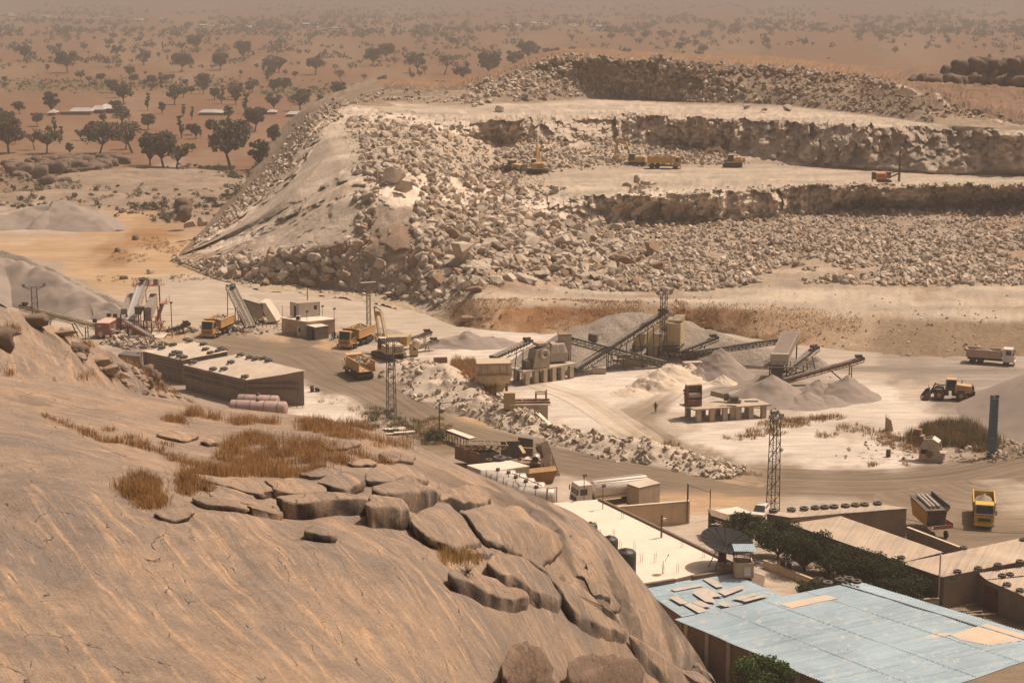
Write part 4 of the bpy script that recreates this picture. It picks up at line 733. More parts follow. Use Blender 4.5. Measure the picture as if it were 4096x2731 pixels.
# ================================================================== GRASS
def leafmat(name, cols, rough=.8, trans=.15):
    m = bpy.data.materials.new(name); m.use_nodes = True; n = m.node_tree; L = n.links; b = n.nodes['Principled BSDF']; b.inputs['Roughness'].default_value = rough; b.inputs['Specular IOR Level'].default_value = .15
    at = n.nodes.new('ShaderNodeAttribute'); at.attribute_name = 'col'; L.new(at.outputs['Color'], b.inputs['Base Color']); tr = n.nodes.new('ShaderNodeBsdfTranslucent'); L.new(at.outputs['Color'], tr.inputs[0]); mx = n.nodes.new('ShaderNodeMixShader'); mx.inputs[0].default_value = trans; L.new(b.outputs[0], mx.inputs[1]); L.new(tr.outputs[0], mx.inputs[2]); L.new(mx.outputs[0], n.nodes['Material Output'].inputs[0])
    return m
M_grass = leafmat('dry_grass', None, trans=.5); M_leaf = leafmat('leaf', None, trans=.3)
def blades(name, pos, hmin, hmax, width, cols, seed=0, lean=.35, kind='stuff', m=None, label=None):
    r = np.random.RandomState(seed); n = len(pos); pos = np.asarray(pos); h = r.uniform(hmin, hmax, n) * (.75 + .45 * (vnoise(pos * np.array([.8, .8, 0]), 5) * .9 + .3)); a = r.uniform(0, 6.283, n); ln = np.abs(r.normal(0, lean, n)) * h; la = r.uniform(0, 6.283, n)
    w_ = width * r.uniform(.6, 1.3, n); dx = np.stack([np.cos(a) * w_, np.sin(a) * w_, a * 0], -1) / 2; off = np.stack([np.cos(la) * ln, np.sin(la) * ln, a * 0], -1)
    z = np.array([0, 0, 1.]); p0 = pos - dx - z * .05; p1 = pos + dx - z * .05; mid = pos + off * .35 + z * (h * .6)[:, None]; tip = pos + off + z * h[:, None]
    V = np.stack([p0, p1, mid - dx * .7, mid + dx * .7, tip], 1).reshape(-1, 3); b = np.arange(n) * 5
    F3 = np.concatenate([np.stack([b, b + 1, b + 3], -1), np.stack([b, b + 3, b + 2], -1), np.stack([b + 2, b + 3, b + 4], -1)])
    C = np.array(cols)[np.clip((r.uniform(0, len(cols), n) + 1.6 * vnoise(pos * np.array([.5, .5, 0]), 6)).astype(int), 0, len(cols) - 1)] * r.uniform(.7, 1.25, n)[:, None]; C = np.repeat(C, 5, 0)
    return tag(link(name, mesh_np(name, V, F3, m or M_grass, C, smooth=False)), kind=kind)
GOLD = [(.36, .195, .075), (.44, .255, .105), (.30, .155, .06), (.50, .33, .16), (.22, .12, .055)]
DRYG = [(.30, .19, .10), (.36, .24, .13), (.22, .15, .08), (.20, .16, .09)]
OLIVE = [(.10, .10, .05), (.13, .12, .06), (.18, .14, .07), (.24, .16, .08)]
rg_ = np.random.RandomState(33)
def clump_pts(lst, f, per=1.0, sc=D, clump=14, spread=.28, cut=-9):
    out = []
    for (u, v, ru, rv, n) in lst:
        nc = max(1, int(n * per / clump))
        for _ in range(nc):
            a = rg_.uniform(0, 6.283); q = math.sqrt(rg_.uniform()); c = f((u + ru * q * math.cos(a)) * sc, (v + rv * q * math.sin(a)) * sc)
            if float(vnoise(np.array([c[0] * .55, c[1] * .42, 3.])) + .6 * vnoise(np.array([c[0] * 1.7, c[1] * 1.2, 7.]))) < cut: continue
            for __ in range(clump): out.append(c + np.array([rg_.normal(0, spread), rg_.normal(0, spread), 0]))
    return np.array(out)
gA = [(440,962,68,12,1900),(640,972,110,11,2600),(785,992,85,18,2600),(600,1022,85,20,2800),(560,1052,60,16,1600),(690,1045,95,20,3000),(800,1058,45,14,900),(640,1078,110,7,1500),(500,1090,50,6,600),(440,1112,22,12,400),(318,1148,36,22,1900),(345,1178,26,14,700),(430,1135,14,26,700),(455,1148,30,5,240),(640,1132,28,8,350),(860,1135,10,16,200),(880,1010,30,20,800),(930,1025,22,14,300),(900,1068,40,4,240),(720,985,40,10,500)]
gC = [(105 + t * 375, np.interp(t, [0, .36, .7, 1], [952, 1006, 1027, 1068]), 9, 2, 60) for t in np.linspace(0, 1, 34)] + [(u, v, 14, 4, 120) for u, v in ((200, 990), (250, 985), (300, 1005), (330, 1018), (380, 1020), (400, 1040), (430, 1055))]
blades('dry_grass', clump_pts(gC, on_dome, spread=.2), .15, .5, .03, GOLD, 11, lean=.5)
blades('dry_grass', clump_pts(gA, on_dome, 2.1, spread=.3, cut=-.12), .22, .95, .032, GOLD, 1, lean=.5)
blades('dry_grass', clump_pts([(1050,1308,26,10,700),(1018,1306,8,18,300),(1090,1312,10,8,160),(1178,1312,4,10,80)], on_dome), .25, .8, .04, [(.42,.28,.12),(.36,.23,.09)], 2)
gL = [(60,775,12,8,300),(100,858,10,6,240),(15,858,14,8,300),(195,868,24,6,240),(265,865,8,8,160),(250,845,12,6,160),(30,760,12,10,250),(150,780,16,8,220),(200,800,16,8,240),(380,890,36,16,1700),(430,912,30,10,1000),(340,868,18,10,500),(300,830,14,10,240),(250,800,14,8,240),(460,925,20,6,400),(230,770,20,6,240),(275,820,20,8,200)]
blades('dry_grass', clump_pts(gL, cut=-.3, f=lambda u, v: on_ridge(u, v) if u < 830 else on_dome(u, v)), .25, .8, .045, GOLD, 3, lean=.5)
gY = lambda u, v: np.array([*P(u, v)[:2], 0.0])
def on_bank(r, u): return qpt(np.array(r), np.array(u))
bp2 = [on_bank(rg_.uniform(.05, 1.15) ** 1.0, rg_.uniform(1040, 1480) if rg_.rand() < .62 else rg_.uniform(1560, 1960)) + np.array([rg_.normal(0, .3), rg_.normal(0, .3), 0]) for _ in range(16000)]
bp2 = np.array(bp2); bp2 = bp2[fbm(bp2 * .12, 3, 91) > -.15]; blades('dry_grass', bp2, .12, .5, .12, [(.36,.20,.09),(.42,.26,.13),(.30,.17,.08),(.28,.19,.11)], 4, lean=.7)
br = [q for q in clump_pts([(1075,872,26,18,2200),(1100,895,24,18,1800),(1125,918,14,10,700),(1050,858,14,10,600)], gY)]
br = np.array(br); br[:, 2] += 2.0 * np.exp(-((br[:, 0] - np.median(br[:, 0])) / 9) ** 2); blades('dry_grass', br, .5, 1.4, .06, GOLD, 5, lean=.35)
yg = [(1270,1000,40,5,300),(1370,1012,50,6,400),(1420,1020,14,6,250),(1540,1022,20,5,250),(1800,975,60,8,900),(1840,965,60,6,700),(1900,960,40,5,500),(1760,995,50,8,700),(1700,1005,40,6,300),(1960,985,40,10,500),(1900,1000,30,6,240),(2020,1000,40,12,700),(2050,1015,30,12,600),(2100,1030,30,10,400),(2290,1025,40,10,500),(2340,1035,30,6,260),(2005,1068,12,4,120),(2080,1068,10,4,60),(300,590,50,14,500),(350,560,40,14,500),(400,570,40,14,500),(440,610,40,10,400),(330,650,50,10,300),(420,640,30,8,250),(480,640,30,8,160),(250,640,30,8,160),(520,760,20,4,80),(700,765,20,4,60),(840,945,40,12,300),(760,925,30,5,120),(1000,985,40,24,1100),(960,990,40,20,700),(1020,1000,40,24,900),(1720,1090,30,5,140)]
blades('dry_grass', clump_pts(yg, gY), .25, .8, .07, DRYG + GOLD[:2], 6)
blades('reeds', clump_pts([(2190,1000,70,26,4200),(2140,1012,60,18,2200),(2240,1020,50,16,1800),(2260,1030,40,10,700)], gY, spread=.5), .9, 2.0, .09, OLIVE + [(.26, .13, .06)], 7, lean=.2)
blades('scrub', clump_pts([(880,965,50,24,900),(930,985,40,20,800),(990,1010,30,16,700),(870,950,30,12,400)], gY), .3, .9, .09, OLIVE + [(.2, .19, .12)], 8)
# ================================================================== TREES
def leaf_cloud(r, centres, radii, n, size, flat=.75):
    k = r.randint(0, len(centres), n); c = np.array(centres)[k]; rad = np.array(radii)[k]
    d = r.normal(size=(n, 3)); d /= np.linalg.norm(d, axis=1)[:, None]; d[:, 2] *= flat; q = c + d * (rad * r.uniform(.35, 1.0, n) ** .6)[:, None]
    a = r.normal(size=(n, 3)); a /= np.linalg.norm(a, axis=1)[:, None]; b = np.cross(a, r.normal(size=(n, 3))); b /= np.linalg.norm(b, axis=1)[:, None]
    s = size * r.uniform(.5, 1.3, n)[:, None]; V = np.stack([q - a * s, q + b * s * .6, q + a * s, q - b * s * .6], 1)
    return V.reshape(-1, 3), np.arange(n * 4).reshape(-1, 4)
def make_tree(seed, h, spread, base_f, n, size, cols, m_bark, kind='round', ncl=12):
    r = np.random.RandomState(seed); tk = MB(); cen, rad = [], []; th = h * base_f
    lean = r.normal(0, .06, 2) * h; top = (lean[0], lean[1], th); tk.tube((0, 0, -.3), top, h * .032, 7, h * .022, caps=False)
    for k in range(ncl):
        a = 6.283 * k / ncl * 1.618 + r.uniform(-.4, .4); q = r.uniform(.25, 1) ** .6
        if kind == 'umbrella': z = h * r.uniform(.58, .95) - q * q * h * .14
        elif kind == 'tall': z = th + (h - th) * r.uniform(.1, .95); q *= .8
        else: z = th + (h - th) * (.25 + .65 * r.uniform(0, 1) * (1 - .35 * q))
        p = (lean[0] + math.cos(a) * spread * q * .8, lean[1] + math.sin(a) * spread * q * .8, z); cen.append(p); rad.append(spread * r.uniform(.22, .42))
        e = (p[0] * .5 + top[0] * .5, p[1] * .5 + top[1] * .5, th + (z - th) * .45)
        tk.tube(top, e, h * .016, 5, h * .011, caps=False); tk.tube(e, p, h * .011, 5, h * .004, caps=False)
    V, Fq = leaf_cloud(r, cen, rad, n, size, .7); tone = np.repeat(r.uniform(.6, 1.4, n), 4)[:, None]; C = np.repeat(np.array(cols)[r.randint(0, len(cols), n)], 4, 0) * tone
    tm = tk.build('trunk', m_bark); tmesh = tm.data; bpy.data.objects.remove(tm)
    return tmesh, mesh_np('crown', V, Fq, M_leaf, C, smooth=False)
M_bark = mat('bark', (.085, .06, .042), var=.3, scale=3)
SAV = [(.135, .118, .075), (.115, .105, .064), (.155, .13, .085), (.10, .093, .058)]
SAVG = [(.07, .078, .038), (.08, .09, .042), (.062, .066, .034)]
BARE = [(.16, .12, .085), (.13, .10, .07)]
PROTO = {}
for i, (kd, sp, bf, n, sz, cl) in enumerate([('umbrella', 5.2, .30, 1150, .52, SAV), ('round', 4.3, .20, 1200, .48, SAV), ('round', 3.4, .16, 1100, .42, SAVG), ('tall', 2.0, .15, 700, .36, SAVG), ('umbrella', 4.4, .36, 420, .36, BARE), ('round', 5.0, .22, 1400, .50, SAV), ('umbrella', 6.0, .28, 1400, .54, SAV), ('round', 3.9, .20, 800, .45, SAV)]):
    PROTO[i] = make_tree(60 + i, 10, sp, bf, n, sz, cl, M_bark, kd, 20)
TLAB = ['flat topped savanna tree with a forked trunk', 'rounded dusty savanna tree', 'compact dark green tree', 'slim upright dark tree', 'almost bare pale tree', 'broad dusty savanna tree', 'wide spreading savanna tree', 'thin crowned savanna tree']
def plant_tree(p, h, k, label, group=None, wide=1.0, name='tree'):
    t = thing(name, label, 'tree', p, rt.uniform(0, 6.28), group); s = h / 10.0; t.scale = (s * wide, s * wide, s)
    link('trunk', PROTO[k][0], t); link('crown', PROTO[k][1], t); return t
rt = np.random.RandomState(8)
TREES = [(20,352,92,5),(80,345,46,4),(107,353,62,0),(137,331,40,3),(228,354,76,6),(288,343,54,7),(305,352,88,4),(345,380,74,2),(376,384,92,5),(405,386,76,7),(530,385,112,6),(597,390,76,2),(585,302,62,5),(630,335,54,2),(690,338,64,7),(285,238,50,5),(400,240,48,1),(118,262,56,2),(45,262,32,5),(525,276,36,2),(372,262,30,2),(630,256,46,1),(440,276,30,3),(155,168,50,6),(960,168,52,1),(855,152,46,5),(1125,178,64,5),(1020,172,52,4),(640,168,42,1),(725,172,44,0),(415,166,44,6),(505,162,44,5),(780,228,44,5),(690,255,60,7),(340,255,40,3),(160,355,30,2),(10,300,50,5),(560,262,44,3),(418,270,30,3),(470,205,40,5),(700,240,40,1),(735,245,30,2),(1060,190,44,0),(1010,218,36,5),(1180,160,50,1),(890,140,40,6),(270,130,30,1),(60,140,40,5),(330,150,44,7),(450,120,40,6),(560,135,44,5),(1270,150,46,1),(1215,140,50,5)]
gd = {k: [] for k in range(8)}; zones = {}
def zone(u, v):
    side = 'left' if u < 800 else 'middle' if u < 1600 else 'right'
    return ('in front' if v > 300 else 'around the hamlet' if v > 225 else 'by the green strip' if v > 175 else 'on red fields' if v > 120 else 'near the horizon') + ', ' + side + ' of the plain'
tot = []
for (u, v, hp, k) in TREES: tot.append((u, v, hp, k))
for _ in range(9000):
    if len(tot) >= 296: break
    v = 62 + (rt.uniform(0, 1) ** 1.15) * 300; u = rt.uniform(-30, 2390)
    q = np.array([u / 90, v / 14, 0.])
    if float(fbm(q, 3, 55)) < -0.05 + (.35 if 120 < v < 165 else 0) + (.3 if v > 215 else 0): continue
    if v > 130 and u > 1180 and v > np.interp(u, [1180, 1270, 1500, 1900, 2090, 2352], [160, 128, 138, 165, 175, 140]) - 2: continue
    if v > np.interp(u, [560, 640, 720, 760, 860, 1100, 1250], [400, 340, 270, 235, 205, 190, 140]): continue
    p = Pd(u, v); s = F / p[1] / D
    if v > 230 and any(abs(u - a) < 40 and abs(v - b) < 20 for a, b, *_ in tot[:53]): continue
    tot.append((u, v, (3.2 + 8.2 * rt.uniform() ** 1.3) * s * .96, rt.choice([0, 1, 2, 3, 4, 5, 6, 7], p=[.16, .18, .1, .1, .06, .18, .12, .1])))
for (u, v, hp, k) in tot:
    p = Pd(u, v); h = hp * D * p[1] / F * 1.02
    plant_tree((p[0], p[1], -.05), h, k, TLAB[k] + ' ' + zone(u, v), 'savanna trees')
# the far woodland that fades into the haze: too many to count
fp, fh = [], []
for _ in range(5200):
    v = -30 + rt.uniform(0, 1) ** .8 * 122; u = rt.uniform(-200, 2560); q = np.array([u / 120, v / 7, 0.])
    if float(fbm(q, 3, 66)) < -0.12: continue
    fp.append(Pd(u, v)); fh.append(rt.uniform(6, 13))
for _ in range(1500):
    u = rt.uniform(-60, 2400); v = rt.uniform(70, 165); q = np.array([u / 70, v / 9, 0.])
    if float(fbm(q, 3, 99)) > .12 and not (v > 120 and u > 1150): fp.append(Pd(u, v)); fh.append(rt.uniform(4, 10))
for _ in range(900):
    u = rt.uniform(-30, 560) if rt.rand() < .5 else rt.uniform(600, 1180); v = rt.normal(198 if u < 560 else 214, 8); 
    if v < 250 and not (u > 1000 and v > 205): fp.append(Pd(u, v)); fh.append(rt.uniform(1.2, 3.2))
for _ in range(260): 
    fp.append(Pd(rt.uniform(900, 1090), rt.uniform(196, 216))); fh.append(rt.uniform(1.5, 4))
fp = np.array(fp); fh = np.array(fh); nl = 22; rr = np.random.RandomState(4); VV = []; CCl = []
d = rr.normal(size=(len(fp), nl, 3)); d /= np.linalg.norm(d, axis=-1, keepdims=True); q = fp[:, None] + np.array([0, 0, .64]) * fh[:, None, None] + d * np.array([.5, .5, .34]) * (fh[:, None, None] * rr.uniform(.4, 1, (len(fp), nl, 1)))
a = rr.normal(size=q.shape); a /= np.linalg.norm(a, axis=-1, keepdims=True); b = np.cross(a, rr.normal(size=q.shape)); b /= np.linalg.norm(b, axis=-1, keepdims=True); s = (fh * .15)[:, None, None] * rr.uniform(.7, 1.3, (len(fp), nl, 1))
V = np.stack([q - a * s, q + b * s * .7, q + a * s, q - b * s * .7], 2).reshape(-1, 3); C = np.repeat(np.array(SAV)[rr.randint(0, 4, len(fp) * nl)], 4, 0)
tag(link('distant_woodland', mesh_np('distant_woodland', V, np.arange(len(V)).reshape(-1, 4), M_leaf, C, smooth=False)), kind='stuff')
# scrub between the quarry flank and the plain
sp_, sh_ = [], []
for (u, v, ru, rv, n) in [(545, 430, 40, 30, 60), (500, 465, 30, 16, 30), (610, 395, 30, 16, 26), (430, 470, 30, 10, 16), (1030, 208, 60, 8, 60), (250, 440, 240, 40, 130), (470, 400, 70, 20, 40), (380, 505, 30, 8, 16), (330, 478, 40, 8, 14)]:
    for _ in range(n): sp_.append(Pd(u + rt.uniform(-ru, ru), v + rt.uniform(-rv, rv), 1.0 if v < 450 else 0)); sh_.append(rt.uniform(.8, 2.4))
sp_ = np.array(sp_); sh_ = np.array(sh_); nl = 60; d = rr.normal(size=(len(sp_), nl, 3)); d /= np.linalg.norm(d, axis=-1, keepdims=True); q = sp_[:, None] + np.array([0, 0, .4]) * sh_[:, None, None] + d * np.array([.7, .7, .45]) * (sh_[:, None, None] * rr.uniform(.3, 1, (len(sp_), nl, 1)))
a = rr.normal(size=q.shape); a /= np.linalg.norm(a, axis=-1, keepdims=True); b = np.cross(a, rr.normal(size=q.shape)); b /= np.linalg.norm(b, axis=-1, keepdims=True); s = .22 * rr.uniform(.6, 1.3, (len(sp_), nl, 1))
V = np.stack([q - a * s, q + b * s * .7, q + a * s, q - b * s * .7], 2).reshape(-1, 3); C = np.repeat(np.array(SAVG + [(.14, .11, .06)])[rr.randint(0, 4, len(sp_) * nl)], 4, 0)
tag(link('scrub', mesh_np('scrub', V, np.arange(len(V)).reshape(-1, 4), M_leaf, C, smooth=False)), kind='stuff')
# near trees behind the flat roof
NG = [(.045, .055, .022), (.06, .07, .03), (.035, .042, .02), (.08, .085, .04)]
def near_tree(u, v, h, sp, n, label, seed, cols=NG, size=.13, kind='round', z=0.0, bf=.22, name='tree', ncl=22, d_=True):
    p = Pd(u, v, z) if d_ else P(u, v, z); tm, cm = make_tree(seed, h, sp, bf, n, size, cols, M_bark, kind, ncl); t = thing(name, label, 'tree', p, 0); link('trunk', tm, t); link('crown', cm, t); return t
for k, (u, v, h, sp, n, lb) in enumerate([(1718, 1262, 4.2, 2.0, 3200, 'dark leafy tree behind the satellite dish, leftmost of the row'), (1785, 1282, 4.6, 2.4, 4200, 'dark leafy tree of the row, next to the shed gable'), (1850, 1310, 5.0, 2.5, 4600, 'tall dark tree in the row with twigs above the shed roof'), (1905, 1322, 3.6, 2.0, 3000, 'lower dark tree in the middle of the row'), (1955, 1348, 4.4, 2.3, 4200, 'dark tree of the row in front of the long shed roof'), (2015, 1368, 4.4, 2.5, 4400, 'dark tree of the row with thin shoots above the roof'), (2075, 1392, 4.0, 2.3, 4200, 'dark tree at the right end of the row by the shed corner')]):
    near_tree(u, v, h + .7, sp * 1.3, int(n * 1.7), lb, 200 + k, bf=.1, ncl=30)
near_tree(1872, 1378, 2.4, 1.9, 2600, 'low round bush behind the tyres of the blue roof', 220, [(.06, .075, .03), (.08, .09, .04)], bf=.15, name='bush')
near_tree(1750, 1640, 6.2, 2.9, 5200, 'bright green tree at the bottom edge below the blue eave', 221, [(.075, .12, .03), (.10, .15, .04), (.06, .09, .025)], size=.15, bf=.3)
near_tree(1592, 1502, 3.4, 1.05, 1500, 'round orange brown dry bush beside the blue shed', 222, [(.34, .19, .10), (.28, .15, .08), (.40, .26, .15)], size=.09, bf=.25, name='bush')
near_tree(1775, 1395, 1.6, .7, 260, 'small sapling at the corner of the blue roof', 223, [(.16, .15, .07), (.10, .10, .05)], size=.12, bf=.2, name='sapling')
near_tree(1785, 965, 2.2, .9, 160, 'spindly young tree behind the right hand lattice tower', 224, NG, size=.14, name='sapling')
near_tree(1000, 1012, 1.8, 1.6, 1100, 'low green shrub beside the road below the tower', 225, [(.09, .10, .05), (.12, .12, .07)], bf=.15, name='shrub')
# leafless shrub on the sunlit block
ds = MB(); b0 = Vector(on_dome(1075 * D, 1392 * D)); b0.z += 1.1; rd = random.Random(3)
for k in range(46):
    a = rd.uniform(0, 6.28); e = rd.uniform(-.5, 1.1); L1 = rd.uniform(.3, .7); p = b0; dirn = Vector((math.cos(a) * math.cos(e), math.sin(a) * math.cos(e), math.sin(e)))
    for s_ in range(3):
        q = p + dirn * L1 * .5; ds.tube(p, q, .016 - .004 * s_, 4, .012 - .004 * s_, caps=False); dirn = (dirn + Vector((rd.gauss(0, .4), rd.gauss(0, .4), rd.gauss(0, .3)))).normalized(); p = q
o = ds.build('dry_shrub', mat('dry_twig', (.13, .085, .06), var=.2)); tag(o, 'leafless twiggy shrub growing on the sunlit granite block', 'shrub')
# ================================================================== BUILDINGS
M_block = mat('cement_block', (.215, .162, .118), var=.22, scale=.6, dust=.25, streak=.35, bump=.02, bscale=6)
M_roofw = mat('pale_roof_sheet', (.60, .50, .39), rough=.6, var=.16, scale=.5, rust=.12, rustc=(.36, .27, .18), spec=.3)
M_roofb = mat('tan_roof_sheet', (.44, .355, .27), rough=.6, ribs=R(65), var=.2, scale=.3, rust=.32, rustc=(.33, .245, .17), spec=.35)
_rb = P(2698, 2474, 4.6) - P(3366, 2336, 6.4); M_blue = mat('blue_roof_sheet', (.255, .34, .385), rough=.6, ribs=math.atan2(_rb[1], _rb[0]), var=.22, scale=.13, rust=.46, rustc=(.45, .45, .425), spec=.3)
M_cream = mat('cream_plaster', (.50, .375, .245), var=.16, scale=.5, streak=.5, dust=.2)
M_conc = mat('concrete', (.40, .325, .245), var=.22, scale=.8, streak=.4, dust=.4, bump=.03, bscale=5)
M_flat = mat('white_roof_screed', (.66, .565, .45), var=.10, scale=.35, rust=.16, rustc=(.5, .41, .31))
M_dk = mat('dark_void', (.03, .025, .02), var=.1)
M_brick = mat('brown_brick', (.22, .145, .10), var=.2, scale=2, streak=.2)
M_tin = mat('grey_tin', (.13, .11, .095), var=.3, scale=1.2, rust=.2)
M_steel = mat('dark_steel', (.055, .045, .04), rough=.6, var=.3, scale=2, rust=.25, dust=.18)
M_rub = mat('tyre_rubber', (.045, .04, .037), rough=.85, var=.2, scale=3, dust=.22)
M_glass = mat('dark_glass', (.03, .035, .035), rough=.08, var=.0, spec=.6)
M_white = mat('white_paint', (.66, .60, .52), rough=.45, var=.08, dust=.35)
M_red = mat('container_red', (.28, .07, .05), rough=.6, var=.2, scale=1.1, rust=.2, dust=.5, streak=.3)
M_wood = mat('old_timber', (.34, .25, .17), var=.3, scale=3)
M_black = mat('black_plastic', (.022, .022, .024), rough=.5, var=.1, dust=.1)
M_let = mat('white_lettering', (.62, .55, .47), var=.1)
def corrugated(q, pitch=.3, amp_=.035, mid=6, sag=.04, seed=0):
    "sheet over quad a,b,c,d; the ribs run from a to d"
    a, b, c, d = [np.array(x, float) for x in q]; n = int(np.linalg.norm(b - a) / pitch) * 4; s = np.linspace(0, 1, n + 1); t = np.linspace(0, 1, mid + 1)
    S, T = np.meshgrid(s, t); V = a + (b - a) * (S * (1 - T))[..., None] + (c - a) * (S * T)[..., None] + (d - a) * ((1 - S) * T)[..., None]
    V[..., 2] += amp_ * np.sin(S * n / 4 * 2 * np.pi) + sag * fbm(V * .35, 2, 700 + seed)
    # laps between the sheets: each course stands a little proud of the one below it
    return V.reshape(-1, 3), grid_faces(mid + 1, n + 1)
def roof_sheet(q, m, parent, th=.05, pitch=.3, name='roof', off=(0, 0, 0), **k):
    V, Fq = corrugated(q, pitch, **k); n = len(V); W = np.concatenate([V, V - np.array([0, 0, th])]) - np.array(off)
    me = mesh_np(name, W, np.concatenate([Fq, Fq[:, ::-1] + n]), m); return link(name, me, parent)
def walls(mb, quad, z0=-.2, drop=.12, inset=.0):
    q = [np.array(p, float) for p in quad]; c = sum(q) / len(q); q = [p + (c - p) * inset for p in q]
    mb.hexa([(p[0], p[1], z0) for p in q], [(p[0], p[1], p[2] - drop) for p in q]); return mb
def ccw(q):
    a = sum(q[i][0] * q[(i + 1) % len(q)][1] - q[(i + 1) % len(q)][0] * q[i][1] for i in range(len(q))); return list(q) if a > 0 else list(q)[::-1]
def bquad(pix, hs):
    hs = hs if isinstance(hs, (list, tuple)) else [hs] * len(pix); return [P(u, v, h) for (u, v), h in zip(pix, hs)]
def building(name, label, pix, hs, mw, mr, group=None, overhang=.03, cat='building', pitch=.35, rib=0, roof='sheet', drop=.1):
    q = ccw(bquad(pix, hs)); c = sum(q) / 4; off = np.array([c[0], c[1], 0]); t = thing(name, label, cat, off, 0, group)
    mb = MB(off); walls(mb, q, inset=overhang, drop=drop); mb.build('wall', mw, t)
    if roof == 'sheet':
        qq = q[rib:] + q[:rib]; roof_sheet(qq, mr, t, pitch=pitch, off=off, seed=int(pix[0][0]))
    elif roof == 'flat': MB(off).slab([(p[0], p[1], p[2] + .03) for p in q], .18).build('roof', mr, t)
    return t, q, off
M_vent = bpy.data.materials.new('vent_blocks'); M_vent.use_nodes = True; _n = M_vent.node_tree; _b = _n.nodes['Principled BSDF']; _b.inputs['Roughness'].default_value = .9
_w = _n.nodes.new('ShaderNodeTexWave'); _w.inputs['Scale'].default_value = 2.1; _g = _n.nodes.new('ShaderNodeNewGeometry'); _r = _n.nodes.new('ShaderNodeValToRGB'); _r.color_ramp.interpolation = 'CONSTANT'
_r.color_ramp.elements[0].color = (.03, .024, .018, 1); _r.color_ramp.elements[1].color = (.25, .19, .14, 1); _r.color_ramp.elements[1].position = .62
_n.links.new(_g.outputs['Position'], _w.inputs[0]); _n.links.new(_w.outputs['Fac'], _r.inputs[0]); _n.links.new(_r.outputs[0], _b.inputs[0])
def vents(t, off, a, b, rows_, n, zs, m=None, size=(.16, .05, .12), gap=None, name='vent_row'):
    a = np.array(a, float); b = np.array(b, float); d = b - a; ang = math.atan2(d[1], d[0]); nrm = np.array([d[1], -d[0], 0]) / np.linalg.norm(d[:2])
    g = gap or n
    for z in zs:
        for k0 in range(0, n, g):
            k1 = min(n, k0 + g - 1); p = a + d * ((k0 + k1) / 2 / n) + nrm * .02; ln = np.linalg.norm(d) * (k1 - k0) / n
            if ln > .2: mb = MB(off); mb.box((p[0], p[1], z), (ln, size[1], size[2]), ang); mb.build(name, M_vent, t)
# --- long block building at the left, two sections
tA, qA, oA = building('block_building', 'long cement block building with pale tyre weighted roof, rear left section', [(566, 1403), (727, 1440), (915, 1405), (767, 1364)], [4.2, 4.2, 5.6, 5.6], M_block, M_roofw)
tB, qB, oB = building('block_building', 'cement block building with pale tyre weighted roof, nearer section with vent rows', [(732, 1458), (988, 1520), (1222, 1482), (950, 1416)], [4.2, 4.2, 5.9, 5.9], M_block, M_roofw)
L0, L1 = P(735, 1460, 4.15), P(985, 1520, 4.15); vents(tB, oB, (L0[0], L0[1], 0), (L1[0], L1[1], 0), 4, 44, (3.5, 3.15, 2.6, 2.25), gap=15)
L0, L1 = P(992, 1520, 4.2), P(1195, 1487, 5.7); vents(tB, oB, (L0[0], L0[1], 0), (L1[0], L1[1], 0), 2, 34, (3.7, 2.8), size=(.2, .05, .3), gap=11)
L0, L1 = P(568, 1405, 4.1), P(727, 1442, 4.1); vents(tA, oA, (L0[0] * .6 + L1[0] * .4, L0[1] * .6 + L1[1] * .4, 0), (L1[0], L1[1], 0), 4, 30, (3.5, 3.0, 2.4, 1.9), gap=12)
tC, qC, oC = building('lean_to', 'low lean to with a small grey sheet roof at the end of the block building', [(470, 1418), (560, 1426), (572, 1408), (500, 1402)], 3.6, M_block, M_tin, cat='shed')
# --- control house with a site cabin on its roof
pf = [P(1226, 1350), P(1343, 1338), P(1252, 1322), P(1126, 1333)]; q = ccw([np.array([p[0], p[1], 3.0]) for p in pf]); c = sum(q) / 4; off = np.array([c[0], c[1], 0])
t = thing('control_house', 'cream plastered control house with flat roof and a site cabin on top', 'building', off); walls(MB(off), q, drop=.0, inset=.02).build('wall', M_cream, t)
MB(off).slab([(p[0] + (p[0] - c[0]) * .03, p[1] + (p[1] - c[1]) * .03, 3.16) for p in q], .16).build('roof', M_flat, t)
def onwall(a, b, f, z, w_, h_, off, d=.05, side=1):
    a = np.array(a, float); b = np.array(b, float); e = b - a; ang = math.atan2(e[1], e[0]); n_ = np.array([e[1], -e[0], 0]) / np.linalg.norm(e[:2]) * side; p = a + e * f + n_ * d * .5; m_ = MB(off); m_.box((p[0], p[1], z), (w_, d, h_), ang); return m_
W0, W1 = np.array([*pf[3][:2], 0]), np.array([*pf[0][:2], 0])
onwall(W0, W1, .70, 1.0, .9, 2.0, off).build('door', M_white, t); onwall(W0, W1, .86, 1.7, .8, .9, off).build('poster', mat('poster', (.35, .45, .5)), t); onwall(W0, W1, .33, 1.7, 1.1, .8, off).build('poster', mat('poster_red', (.45, .25, .18)), t); onwall(W0, W1, .73, 1.3, .4, .8, off, d=.09).build('window', M_dk, t)
mb = MB(off); tb = np.array([W0[0] * .6 + W1[0] * .4, W0[1] * .6 + W1[1] * .4, 0]); 
tt = thing('table', 'small dark metal table against the control house wall', 'table', tb + np.array([.2, -1.3, 0])); mm = MB(); mm.box((0, 0, .8), (1.5, .7, .05)).build('tabletop', M_steel, tt)
for a in (-.7, .7):
    for b in (-.3, .3): MB().box((a, b, .38), (.05, .05, .78)).build('leg', M_steel, tt)
